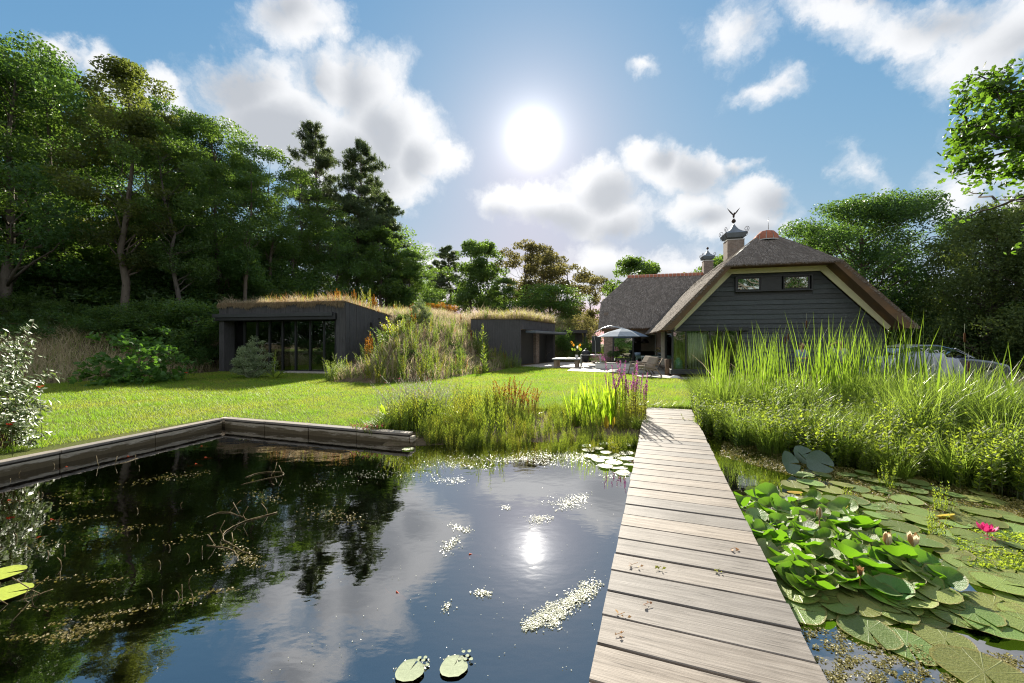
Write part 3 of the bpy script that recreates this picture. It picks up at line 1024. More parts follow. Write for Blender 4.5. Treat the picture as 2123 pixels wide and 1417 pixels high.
# ---------------------------------------------------------------- sunken pavilion on the left
C1 = Vector((-8.22, 19.8, 0))
f1 = Frame(C1, (-.9797, .2005), (.2005, .9797))
pav = thing('garden_pavilion', 'long black timber pavilion with grass roof and wide sliding glass front', 'pavilion', C1)
L1, TOP1 = 7.45, 3.52
for nm, a, b, z0, z1 in (('pier', 0, .46, 0, TOP1), ('pier', L1 - .30, L1, 0, TOP1)):
    bx(nm, M['dark_clad'], pav, f1, a, b, 0.0, .72, z0, z1)
bx('fascia', M['dark_clad'], pav, f1, .46, L1 - .3, .004, .4, 3.0, TOP1 - .002)
cladding('cladding', pav, f1, .0, L1, 0, lambda t: 3.0 if .46 < t < L1 - .3 else 0, K(TOP1), -1, .075)
bx('awning_box', M['black_metal'], pav, f1, .455, L1 + .25, -.16, .3, 2.68, 2.995, .01)
bx('awning_lid', M['frame_dark'], pav, f1, .6, L1 + .26, -.22, -.05, 2.84, 3.03, .01)
# glazing
gv = .62
posts = [f1.at_px(p, gv) for p in (697, 673, 644, 614, 587, 560, 534, 508, 484)]
for i, t in enumerate(posts):
    bx('mullion', M['black_metal'], pav, f1, t - .05, t + .05, gv - .06, gv + .06, .08, 2.68)
for a, b in zip(posts[:-1], posts[1:]):
    o = bx('pane', M['glass_dim'], pav, f1, a + .05, b - .05, gv - .008, gv + .008, .10, 2.66)
bx('sill', M['black_metal'], pav, f1, .46, L1 - .3, gv - .12, gv + .1, 0.0, .08)
bx('doorstep', M['paving'], pav, f1, .4, 3.6, -.35, gv - .13, -.03, .05)
# room
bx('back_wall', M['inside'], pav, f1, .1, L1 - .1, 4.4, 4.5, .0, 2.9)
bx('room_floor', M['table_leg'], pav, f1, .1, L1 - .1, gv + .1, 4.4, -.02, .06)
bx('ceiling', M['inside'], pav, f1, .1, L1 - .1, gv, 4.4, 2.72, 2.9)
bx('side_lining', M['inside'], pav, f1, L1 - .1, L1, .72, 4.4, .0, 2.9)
bx('kitchen_block', M['pale_inside'], pav, f1, .3, 1.5, 3.1, 3.8, .06, 1.0)
# side wall follows the falling roof edge
s1 = Frame(C1, (.2005, .9797), (.9797, -.2005))
ztop = lambda t: TOP1 - t / 4.2 * .38
mb = MB(); mb.prism([s1.p(0, -.30, -.05), s1.p(5.0, -.30, -.05), s1.p(5.0, -.30, ztop(5.0)), s1.p(0, -.30, TOP1)], s1.d * .30)
mb.build('side_wall', M['dark_clad'], pav)
cladding('side_cladding', pav, s1, .0, 5.0, 0, K(-.05), ztop, 1, .10)
mb = MB(); mb.box(s1.p(s1.at_px(768), .09, 2.46), (.12, .14, .2), 0); mb.box(s1.p(s1.at_px(768), .06, 2.62), (.2, .2, .03), 0)
mb.build('wall_lamp', M['black_metal'], pav, .01)
mb = MB(); mb.box(s1.p(s1.at_px(785), .04, 2.9), (.09, .09, .09), 0); mb.build('wall_vent', M['black_metal'], pav, .01)
# earth roof
mb = MB()
mb.prism([f1.p(-.02, -.06, TOP1), f1.p(L1 + .05, -.06, TOP1 - .06), f1.p(L1 + .05, 6.5, 2.7), f1.p(0, 5.2, ztop(5.0) + .02)], (0, 0, .06))
mb.build('earth_roof', M['ground'], pav)

# ---------------------------------------------------------------- small pavilion towards the terrace
C2 = Vector((.50, 26.0, 0))
f2 = Frame(C2, (.4445, .8958), (-.8958, .4445))
s2 = Frame(C2, (-1, .08), (.08, 1))
pav2 = thing('terrace_pavilion', 'small black timber pavilion with grass roof facing the terrace', 'pavilion', C2)
L2, TOP2 = 6.47, 3.03
mb = MB(); fbox(mb, s2, 0, 3.2, .0, .3, -.1, TOP2); mb.build('side_wall', M['dark_clad'], pav2)
cladding('side_cladding', pav2, s2, 0, 3.2, 0, K(-.05), K(TOP2), -1, .11)
bx('fascia', M['dark_clad'], pav2, f2, .0, L2, .01, .3, 2.42, TOP2 - .003)
cladding('cladding', pav2, f2, 0, L2, 0, lambda t: 2.42 if .12 < t < L2 - .3 else 0, K(TOP2), -1, .12)
bx('pier', M['dark_clad'], pav2, f2, L2 - .32, L2, .012, .7, 0, 2.42)
bx('canopy', M['lead'], pav2, f2, .9, L2 + .75, -.75, .0, 2.18, 2.34, .02)
bx('door_panel', M['frame_dark'], pav2, f2, 1.1, 3.5, .55, .62, 0.02, 2.42)
o = bx('pane', M['glass_dim'], pav2, f2, .3, 1.05, .58, .6, .05, 2.4)
o = bx('brick_pier', M['brick'], pav2, f2, 3.55, 4.15, .35, .75, 0, 2.42); uv_walls(o, f2)
bx('door_panel', M['frame_dark'], pav2, f2, 4.2, L2 - .35, .55, .62, 0.02, 2.42)
bx('back_wall', M['inside'], pav2, f2, 0.2, L2, 3.0, 3.1, 0, 2.6)
mb = MB(); mb.prism([f2.p(-.05, -.08, TOP2), f2.p(L2 + .05, -.08, TOP2), f2.p(L2 + .05, 3.4, TOP2 + .12), s2.p(3.3, 3.0, TOP2 + .2), s2.p(3.2, -.04, TOP2)], (0, 0, .07))
mb.build('earth_roof', M['ground'], pav2)

# retaining shelter further back in the slope
C3 = PY(1172, 692, 34); C3.z = 0
f3 = Frame(C3, (.98, .2), (-.2, .98))
sh = thing('garden_shelter', 'low dark shelter with flat grass roof set into the far slope', 'shelter', C3)
bx('roof_slab', M['dark_clad'], sh, f3, 0, 1.9, -.2, 1.6, 2.35, 2.62)
bx('post', M['dark_clad'], sh, f3, .05, .2, -.1, .05, .5, 2.35)
bx('post', M['dark_clad'], sh, f3, 1.7, 1.85, -.1, .05, .5, 2.35)
bx('back_panel', M['dark_clad'], sh, f3, 0, 1.9, 1.0, 1.1, .5, 2.35)

# ---------------------------------------------------------------- main house
HA, HD = (.970, -.2425), (.2425, .970)
H0 = Vector((6.95, 17.6, 0))
h = Frame(H0, HA, HD)
UC = 4.03           # middle of the gable along the front
hc = Frame(h.p(UC, 0, 0), HA, HD)
house = thing('thatched_house', 'black boarded farmhouse with half hipped thatched roof and pale barge boards', 'house', H0)

def patch(P4, nu, nv, amp, out, seed):
    """grid over four corners, gently uneven"""
    a, b, c, d = [np.array(p, float) for p in P4]
    r = np.random.default_rng(seed)
    u = np.linspace(0, 1, nu + 1)[None, :, None]; v = np.linspace(0, 1, nv + 1)[:, None, None]
    G = (a * (1 - u) + b * u) * (1 - v) + (d * (1 - u) + c * u) * v
    n = np.cross(b - a, d - a); n /= np.linalg.norm(n)
    k = r.normal(0, amp, (nv + 1, nu + 1)); k[0] *= .3; k[-1] *= .3; k[:, 0] *= .3; k[:, -1] *= .3
    G = G + n * k[..., None] * out
    i = np.arange((nu + 1) * (nv + 1)).reshape(nv + 1, nu + 1)
    F = np.stack((i[:-1, :-1], i[:-1, 1:], i[1:, 1:], i[1:, :-1]), -1).reshape(-1, 4)
    return G.reshape(-1, 3), F

def join_patches(L):
    V, F, b = [], [], 0
    for v, f in L:
        V.append(v); F.append(f + b); b += len(v)
    return np.concatenate(V), np.concatenate(F)

def straws(quads, per_m2, length, width, seed, lift=.12):
    """short reed ends lying down the slope; each quad runs top-left, top-right, bottom-right, bottom-left"""
    r = np.random.default_rng(seed); V, T = [], []
    for q in quads:
        a, b, c, d = [np.array(p, float) for p in q]
        area = .5 * np.linalg.norm(np.cross(c - a, d - b))
        n = int(area * per_m2)
        u = r.random((n, 1)); v = r.random((n, 1))
        p = (a * (1 - u) + b * u) * (1 - v) + (d * (1 - u) + c * u) * v
        down = ((d - a) * (1 - u) + (c - b) * u); down /= np.linalg.norm(down, axis=1, keepdims=True)
        nr = np.cross(d - a, b - a); nr /= np.linalg.norm(nr)
        if nr[2] < 0: nr = -nr
        side = np.cross(down, nr)
        L = length * r.uniform(.5, 1.3, (n, 1)); W = width * r.uniform(.6, 1.4, (n, 1))
        tip = p + down * L * .7 + nr * L * r.uniform(.3, 1.0, (n, 1)) * lift + side * r.normal(0, .18, (n, 1)) * L
        V.append(np.stack((p - side * W * .5 - down * L * .3, p + side * W * .5 - down * L * .3, tip), 1)); T.append(np.repeat(r.random(n), 3))
    V = np.concatenate(V).reshape(-1, 3); F = np.arange(len(V)).reshape(-1, 3)
    return V, F, np.concatenate(T)

FV = -.80      # roof edge stands this far before the wall
BACK = 17.0
ZR, ZA, ZB = 6.2, 4.68, 2.06
WR_, WA, WB = .30, 2.06, 4.52
def hp(u, v, z): return hc.p(u, v, z)
RV = .85
Rn = [hp(-WR_, RV, ZR), hp(WR_, RV, ZR)]
An = [hp(-WA, FV, ZA), hp(WA, FV, ZA)]
quads_hip = [Rn[0], Rn[1], An[1], An[0]]
MIDF = .5
def prof(side):
    return [(side * WR_, ZR), (side * 1.22, 5.47), (side * WA, ZA), (side * 3.28, 3.39), (side * WB, ZB)]
parts_, squads = [], [quads_hip]
parts_.append(patch(quads_hip, 24, 12, .018, 1, 3))
for side in (-1, 1):
    pr = prof(side)
    for i in range(4):
        (u0, z0), (u1, z1) = pr[i], pr[i + 1]
        # front end of each strip follows the hip line above the corner
        def fv(z): return FV if z <= ZA + 1e-6 else FV + (RV - FV) * (z - ZA) / (ZR - ZA)
        q = [hp(u0, fv(z0), z0), hp(u0, BACK, z0), hp(u1, BACK, z1), hp(u1, fv(z1), z1)]
        parts_.append(patch(q, 60, 6, .014, 1, 10 + i + side)); squads.append(q)
V, F = join_patches(parts_)
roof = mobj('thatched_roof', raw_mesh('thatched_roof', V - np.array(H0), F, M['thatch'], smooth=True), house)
Vs, Fs, Ts = straws(squads[:1] , 1300, .20, .022, 5)
Vs2, Fs2, Ts2 = straws(squads[1:], 200, .22, .024, 6)
Vs = np.concatenate((Vs, Vs2)); Ts = np.concatenate((Ts, Ts2)); Fs = np.arange(len(Vs)).reshape(-1, 3)
st = tag(mobj('thatch_straw', raw_mesh('thatch_straw', Vs - np.array(H0), Fs, M['thatch'], tint=Ts), roof), kind='stuff')
# cut reed ends: verges, soffits and eaves
mb = MB()
IA, IB, ZIA, ZIB = 1.80, 4.06, 4.60, 2.06
for s in (-1, 1):
    o_ = [(s * WA, ZA), (s * 3.28, 3.39), (s * WB, ZB)]; i_ = [(s * IA, ZIA), (s * 2.93, 3.34), (s * IB, ZIB)]
    for k in range(2):
        a, b, c, d = hp(o_[k][0], FV, o_[k][1]), hp(o_[k + 1][0], FV, o_[k + 1][1]), hp(i_[k + 1][0], FV + .06, i_[k + 1][1]), hp(i_[k][0], FV + .06, i_[k][1])
        mb.add([a, b, c, d], [(0, 1, 2, 3) if s < 0 else (3, 2, 1, 0)])
        a, b, c, d = hp(i_[k][0], FV + .06, i_[k][1]), hp(i_[k + 1][0], FV + .06, i_[k + 1][1]), hp(i_[k + 1][0], BACK, i_[k + 1][1]), hp(i_[k][0], BACK, i_[k][1])
        mb.add([a, b, c, d], [(0, 1, 2, 3)])
    mb.add([hp(s * WB, FV, ZB), hp(s * WB, BACK, ZB), hp(s * IB, BACK, ZIB), hp(s * IB, FV + .06, ZIB)], [(0, 1, 2, 3)])
mb.add([An[0], An[1], hp(IA, FV + .06, ZIA), hp(-IA, FV + .06, ZIA)], [(0, 1, 2, 3)])
mb.add([hp(-IA, FV + .06, ZIA), hp(IA, FV + .06, ZIA), hp(IA, .3, ZIA + .04), hp(-IA, .3, ZIA + .04)], [(0, 1, 2, 3)])
mb.build('reed_edge', M['reed_edge'], house)
# ragged fringe along the cut edge
fr_q = []
for s in (-1, 1):
    fr_q.append([hp(s * WA, FV - .01, ZA), hp(s * WB, FV - .01, ZB), hp(s * (WB - .1), FV - .01, ZB - .02), hp(s * (WA - .1), FV - .01, ZA - .06)])
fr_q.append([hp(-WA, FV - .01, ZA + .04), hp(WA, FV - .01, ZA + .04), hp(WA, FV - .01, ZA - .05), hp(-WA, FV - .01, ZA - .05)])
Vf, Ff, Tf = straws(fr_q, 2200, .07, .010, 8, .5)
tag(mobj('reed_fringe', raw_mesh('reed_fringe', Vf - np.array(H0), Ff, M['thatch'], tint=Tf), house), kind='stuff')

# barge boards
BV = -.10
def board(name, pts, th=.05, mat='bounce_tinted_white'):
    m_ = MB(); m_.prism([hp(u, BV, z) for u, z in pts], h.d * th); return m_.build(name, M[mat], house, .004)
OA, OZ, JA, JZ = 1.85, 4.64, 1.62, 4.42       # outer and inner corners of the pale boards
OB, OBZ, JB, JBZ = 4.13, 2.30, 3.87, 2.02
board('barge_board', [(-OA, OZ), (OA, OZ), (JA, JZ), (-JA, JZ)])
board('barge_board', [(OA + .004, OZ - .004), (OB, OBZ), (JB, JBZ), (JA + .004, JZ - .004)])
board('barge_board', [(-OA - .004, OZ - .004), (-JA - .004, JZ - .004), (-JB, JBZ), (-OB, OBZ)])

# gable boarding: every board its own piece, lower edge standing out
def half_w(z):
    return min(3.9, JA - .02 + max(0, (JZ - z)) * (JB - JA) / (JZ - JBZ)) if z < JZ else JA - .02
WIN_T = (h.at_px(1527, 0) - UC, h.at_px(1681, 0) - UC)
WIN_Z = (3.71, 4.25)
bx('gable_core', M['frame_dark'], house, hc, h.at_px(1535, 0) - UC + .06, 3.8, .06, .22, .35, 2.1)
mb = MB(); mb.prism([hc.p(-3.75, .06, 2.1), hc.p(3.75, .06, 2.1), hc.p(JA - .1, .06, JZ + .1), hc.p(-JA + .1, .06, JZ + .1)], h.d * .16)
mb.build('gable_core', M['frame_dark'], house)
pitch = .198; z = .34
lw = (h.at_px(1393, 0) - UC, h.at_px(1535, 0) - UC)      # big ground floor window
while z < JZ + .1:
    zt = min(z + pitch + .012, JZ + .16)
    spans = [(-half_w(zt), half_w(zt))]
    holes = []
    if z + pitch > WIN_Z[0] - .05 and z < WIN_Z[1] + .04: holes.append((WIN_T[0] - .07, WIN_T[1] + .07))
    if z < 2.10: holes.append((-5, lw[1] + .05))
    for ha, hb in holes:
        ns = []
        for a, b in spans:
            if a < ha: ns.append((a, min(b, ha)))
            if b > hb: ns.append((max(a, hb), b))
        spans = [q for q in ns if q[1] - q[0] > .05]
    for a, b in spans:
        wa = -half_w(z) if a <= -half_w(zt) + 1e-6 and z > .5 else a
        wb = half_w(z) if b >= half_w(zt) - 1e-6 and z > .5 else b
        wa = max(wa, -3.9); wb = min(wb, 3.9)
        d0, d1 = .010 + random.uniform(-.003, .003), .046 + random.uniform(-.004, .004)
        j = random.uniform(-.004, .004)
        pts = [hc.p(wa, -d1 + .06, z + j), hc.p(wb, -d1 + .06, z + j), hc.p(wb, .06, z + j), hc.p(wa, .06, z + j),
               hc.p(a, -d0 + .06, zt), hc.p(b, -d0 + .06, zt), hc.p(b, .06, zt), hc.p(a, .06, zt)]
        MB().hexa(pts).build('weatherboard', M['black_board'], house)
    z += pitch
# upper windows
t0, t1 = WIN_T
bx('window_surround', M['frame_dark'], house, hc, t0 - .06, t1 + .06, -.07, .06, WIN_Z[1], WIN_Z[1] + .06, .004)
bx('window_surround', M['frame_dark'], house, hc, t0 - .06, t1 + .06, -.09, .06, WIN_Z[0] - .06, WIN_Z[0], .004)
bx('window_surround', M['frame_dark'], house, hc, t0 - .06, t0, -.07, .06, WIN_Z[0], WIN_Z[1], .004)
bx('window_surround', M['frame_dark'], house, hc, t1, t1 + .06, -.07, .06, WIN_Z[0], WIN_Z[1], .004)
ta, tb = h.at_px(1573.5, 0) - UC, h.at_px(1623, 0) - UC
bx('window_panel', M['frame_dark'], house, hc, ta + .06, tb - .06, -.05, .05, WIN_Z[0], WIN_Z[1], .004)
for (a, b) in ((t0, ta), (tb, t1 - .10)):
    w = bx('window', M['black_metal'], house, hc, a, a + .05, -.055, .05, WIN_Z[0] + .001, WIN_Z[1] - .001)
    for q in ((b - .001, b + .05, WIN_Z[0] + .001, WIN_Z[1] - .001),):
        fb = fbox(MB(), hc, q[0], q[1], -.055, .05, q[2], q[3]).build('stile', M['black_metal'], w)
    fbox(MB(), hc, a + .05, b, -.05, .04, WIN_Z[0], WIN_Z[0] + .05).build('rail', M['black_metal'], w)
    fbox(MB(), hc, a + .05, b, -.05, .04, WIN_Z[1] - .05, WIN_Z[1]).build('rail', M['black_metal'], w)
    fbox(MB(), hc, a + .05, b, -.02, -.008, WIN_Z[0] + .05, WIN_Z[1] - .05).build('pane', M['glass'], w)
# ground floor bay
ZW0, ZW1 = .36, 2.02
a, b = lw
lintel = bx('lintel', M['frame_dark'], house, hc, a - .12, b + .3, -.10, .3, ZW1, ZW1 + .17, .01)
bx('window_base', M['frame_dark'], house, hc, a - .06, b + .1, -.12, .35, ZW0 - .20, ZW0, .01)
gt = [h.at_px(p, 0) - UC for p in (1396, 1423, 1473, 1503, 1531)]
bays = thing  # keep name clear
win = bx('window', M['frame_dark'], house, hc, gt[0] - .06, gt[0], -.06, .10, ZW0, ZW1)
for i in range(4):
    wd = .04 if i in (0, 1) else .10
    fbox(MB(), hc, gt[i + 1] - wd, gt[i + 1], -.05, .08, ZW0, ZW1).build('mullion', M['frame_dark'], win)
    fbox(MB(), hc, gt[i], gt[i + 1] - wd, -.006, .006, ZW0, ZW1).build('pane', M['glass_clear'], win)
# room behind the bay, side glazing, curtain
bx('side_pane', M['glass_dim'], house, hc, a + .02, a + .035, .10, 2.2, ZW0, ZW1)
bx('corner_post', M['frame_dark'], house, hc, a - .03, a + .05, 2.2, 2.3, .1, 2.1)
bx('room_back', M['pale_inside'], house, hc, a, 3.7, 4.0, 4.1, .3, 2.2)
bx('room_floor', M['table_leg'], house, hc, a, 3.7, .36, 4.0, .30, .35)
bx('room_ceiling', M['inside'], house, hc, -3.6, 3.6, .25, 6.0, 2.14, 2.2)
ct0, ct1 = h.at_px(1424, .5) - UC, h.at_px(1462, .5) - UC
mb = MB(); n_ = 26
pts = []
for i in range(n_ + 1):
    t = ct0 + (ct1 - ct0) * i / n_
    pts.append((t, .20 + .06 * math.sin(i * 1.55) + .02 * math.sin(i * .7)))
vv = [hc.p(t, v, ZW0 + .02) for t, v in pts] + [hc.p(t, v, ZW1) for t, v in pts]
mb.add(vv, [(i, i + 1, n_ + 2 + i, n_ + 1 + i) for i in range(n_)], smooth=True)
cu = mb.build('curtain', M['curtain'], house)
so = cu.modifiers.new('thick', 'SOLIDIFY'); so.thickness = .01
# plinth, piers and side wall
bx('brick_base', M['brick'], house, hc, -2.0, 3.6, .25, .45, -.1, .34)
for t in (a + .12, a + .9):
    uv_walls(bx('brick_pier', M['brick'], house, hc, t, t + .25, .15, .4, -.05, ZW0 - .2), h)
uv_walls(house.children[-1], h)
o = bx('side_wall', M['brick'], house, hc, -3.72, -3.45, 2.3, 9.2, -.1, 2.2); uv_walls(o, h)
o = bx('side_wall', M['brick'], house, hc, 3.5, 3.78, .23, BACK - 1, -.1, 2.2); uv_walls(o, h)
o = bx('rear_wall', M['brick'], house, hc, -3.5, 3.5, BACK - 1, BACK - .8, -.1, 4.6); uv_walls(o, h)
for o in list(house.children):
    if o.name.startswith('brick_base'): uv_walls(o, h)

# ridge: rounded terracotta cap in sections, running back along the ridge
v = 1.05
cap_prof = [(-.46, ZR - .22), (-.40, ZR - .02), (-.23, ZR + .15), (0, ZR + .21), (.23, ZR + .15), (.40, ZR - .02), (.46, ZR - .22)]
cap = MB()
L_ = 12
for k in range(1):
    va, vb = RV - .05 + k * .42, RV - .05 + k * .42 + .40
    mb = MB()
    pts = [hp(u, va, z) for u, z in cap_prof] + [hp(u, vb, z) for u, z in cap_prof]
    m_ = len(cap_prof)
    f_ = [(i, i + 1, m_ + i + 1, m_ + i) for i in range(m_ - 1)] + [tuple(range(m_ - 1, -1, -1)), tuple(range(m_, 2 * m_)), (0, m_, 2 * m_ - 1, m_ - 1)]
    mb.add(pts, f_); mb.build('ridge_tile', M['terracotta'], house)
# rounded front end of the cap: five wedge tiles with pale joints
for k in range(5):
    a0, a1 = PI * (1 + (k + .06) / 5), PI * (1 + (k + .94) / 5)
    mb = MB(); rows = []
    for (rr, zz) in ((.46, ZR - .22), (.42, ZR - .02), (.27, ZR + .14), (.02, ZR + .205)):
        for q in (a0, (a0 + a1) / 2, a1):
            rows.append(hp(rr * math.cos(q), RV - .05 + rr * .8 * math.sin(q), zz))
    f_ = []
    for i in range(3):
        for j in range(2):
            f_.append((i * 3 + j, i * 3 + j + 1, (i + 1) * 3 + j + 1, (i + 1) * 3 + j))
    mb.add(rows, f_, smooth=True); mb.build('ridge_tile', M['terracotta'], house)
rows = []
mb = MB()
for (rr, zz) in ((.48, ZR - .26), (.455, ZR - .20), (.41, ZR - .03), (.26, ZR + .125), (.01, ZR + .19)):
    for q in np.linspace(PI, 2 * PI, 17): rows.append(hp(rr * math.cos(q), RV - .04 + rr * .8 * math.sin(q), zz))
mb.add(rows, [(i * 17 + j, i * 17 + j + 1, (i + 1) * 17 + j + 1, (i + 1) * 17 + j) for i in range(4) for j in range(16)], smooth=True)
cp = [(-.24, ZR - .10), (-.16, ZR + .05), (0, ZR + .09), (.16, ZR + .05), (.24, ZR - .10)]
pts = [hp(u, RV + .3, z) for u, z in cp] + [hp(u, RV + 10.9, z) for u, z in cp]
m_ = len(cp)
mb.add(pts, [(i, i + 1, m_ + i + 1, m_ + i) for i in range(m_ - 1)])
mb.build('ridge_mortar', M['mortar'], house)
mb = MB(); mb.tube([hp(.02, RV - .15, ZR + .2), hp(.02, RV - .15, ZR + .72)], [.012, .006], 5); mb.build('lightning_rod', M['metal'], house)

# ---------------------------------------------------------------- wing to the left behind
W0 = Vector((5.69, 26.5, 0))
w = Frame(W0, HA, HD)
wing = thing('house_wing', 'brick wing with hipped thatched roof and red ridge tiles behind the parasol', 'house', W0)
LW = 13.0
ZE, ZW, DR = 2.5, 6.46, 4.0
S_R = 2.1
kf = .474
def wz(k): return ZE + (ZW - ZE) * k
q_main = [w.p(S_R, DR, ZW), w.p(LW, DR, ZW), w.p(LW, 0, ZE), w.p(0, 0, ZE)]
# front slope in two strips so the left edge can step in at the half hip
zk = wz(kf)
qa = [w.p(S_R, DR, ZW), w.p(LW, DR, ZW), w.p(LW, DR * kf, zk), w.p(.12, DR * kf, zk)]
qb = [w.p(.12, DR * kf, zk), w.p(LW, DR * kf, zk), w.p(LW, 0, ZE), w.p(0, 0, ZE)]
qh = [w.p(S_R, DR, ZW), w.p(S_R, DR + .02, ZW), w.p(.12, DR * kf, zk), w.p(.12, DR * (2 - kf), zk)]
qc = [w.p(LW, DR, ZW), w.p(S_R, DR, ZW), w.p(0, 2 * DR, ZE), w.p(LW, 2 * DR, ZE)]
V, F = join_patches([patch(qa, 60, 8, .012, 1, 31), patch(qb, 60, 10, .012, 1, 32), patch([qh[0], qh[1], qh[3], qh[2]], 2, 8, .004, 1, 33), patch(qc, 40, 12, .012, 1, 34)])
roof2 = mobj('thatched_roof', raw_mesh('thatched_roof', V - np.array(W0), F, M['thatch'], smooth=True), wing)
Vs, Fs, Ts = straws([qa, qb], 520, .25, .029, 35)
tag(mobj('thatch_straw', raw_mesh('thatch_straw', Vs - np.array(W0), Fs, M['thatch'], tint=Ts), roof2), kind='stuff')
mb = MB()
mb.add([w.p(0, 0, ZE), w.p(LW, 0, ZE), w.p(LW, .25, ZE - .16), w.p(0, .25, ZE - .16)], [(0, 3, 2, 1)])
mb.add([w.p(0, .25, ZE - .16), w.p(LW, .25, ZE - .16), w.p(LW, 1.2, ZE + .55), w.p(0, 1.2, ZE + .55)], [(0, 1, 2, 3)])
mb.add([w.p(0, 0, ZE), w.p(.12, DR * kf, zk), w.p(.12, DR * kf + .3, zk - .2), w.p(0, .25, ZE - .16)], [(0, 1, 2, 3)])
mb.add([w.p(.12, DR * kf, zk), w.p(.12, DR * (2 - kf), zk), w.p(.15, DR * (2 - kf), zk - .25), w.p(.15, DR * kf, zk - .25)], [(0, 1, 2, 3)])
mb.build('reed_edge', M['reed_edge'], wing)
# ridge tiles with pale joints
n_t = 26
sl = S_R - .1
for k in range(n_t):
    s0_ = sl + k * .262
    mb = MB(); pr = [(-.20, ZW - .14), (-.16, ZW + .03), (0, ZW + .11), (.16, ZW + .03), (.20, ZW - .14)]
    pts = [w.p(s0_, DR + u, z) for u, z in pr] + [w.p(s0_ + .225, DR + u, z) for u, z in pr]
    mb.add(pts, [(i, i + 1, 6 + i, 5 + i) for i in range(4)] + [(4, 3, 2, 1, 0), (5, 6, 7, 8, 9), (0, 5, 9, 4)])
    mb.build('ridge_tile', M['terracotta'], wing)
mb = MB(); pr = [(-.19, ZW - .15), (-.15, ZW + .02), (0, ZW + .095), (.15, ZW + .02), (.19, ZW - .15)]
pts = [w.p(sl, DR + u, z) for u, z in pr] + [w.p(LW, DR + u, z) for u, z in pr]
mb.add(pts, [(i, i + 1, 6 + i, 5 + i) for i in range(4)]); mb.build('ridge_mortar', M['mortar'], wing)
# brick walls and glazing
VW = .6
tw = [w.at_px(p, VW) for p in (1252, 1270, 1314, 1360)]
def brick_box(a_, b_, z0, z1, v0=VW, v1=VW + .3, name='brick_wall'):
    return uv_walls(bx(name, M['brick'], wing, w, a_, b_, v0, v1, z0, z1), w)
brick_box(tw[0], tw[1], -.1, 2.13, name='brick_pier')
brick_box(tw[0], 7.5, 2.13, 3.1)
brick_box(tw[3], 7.5, -.1, 2.128)
brick_box(tw[0] - .002, tw[0] + .3, -.1, 3.6, VW + .3, 7.4, 'end_wall')
for t in (tw[1], tw[2] - .09):
    bx('door_post', M['frame_dark'], wing, w, t + .002, t + .10, VW - .03, VW + .12, 0, 2.12)
o = bx('glass_door', M['frame_dark'], wing, w, tw[1] + .10, tw[2] - .09, VW, VW + .06, .02, .09)
fbox(MB(), w, tw[1] + .11, tw[2] - .10, VW + .02, VW + .034, .09, 2.10).build('pane', M['glass'], o)
mid_ = (tw[1] + tw[2]) / 2
fbox(MB(), w, tw[1] + .10, tw[2] - .09, VW + .036, VW + .05, 1.02, 1.05).build('glazing_bar', M['metal'], o)
bx('opening_frame', M['metal'], wing, w, tw[3] - .06, tw[3] - .002, VW - .03, VW + .1, 0, 2.12)
bx('opening_head', M['metal'], wing, w, tw[2] + .02, tw[3] - .06, VW - .03, VW + .1, 2.04, 2.12)
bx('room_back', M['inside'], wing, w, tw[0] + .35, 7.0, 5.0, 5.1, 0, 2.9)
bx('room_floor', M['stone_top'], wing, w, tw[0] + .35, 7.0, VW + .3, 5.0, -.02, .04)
bx('pale_screen', M['pale_inside'], wing, w, 3.0, 4.2, 4.5, 4.6, .9, 2.5)
bx('dark_cupboard', M['frame_dark'], wing, w, 4.25, 5.8, 4.2, 4.8, .05, 2.5)
# pale curtained glass beyond the door
for px_, yy in ((1318, 711), (1337, 712)):
    t = w.at_px(px_, 2.5); mb = MB(); c = w.p(t, 2.5, 1.5)
    mb.lathe([(.02, .30), (.16, .26), (.26, .10), (.28, .0)], c, 14); mb.tube([c + Vector((0, 0, .28)), c + Vector((0, 0, 1.2))], .01, 4)
    mb.build('pendant_lamp', M['black_metal'], wing)

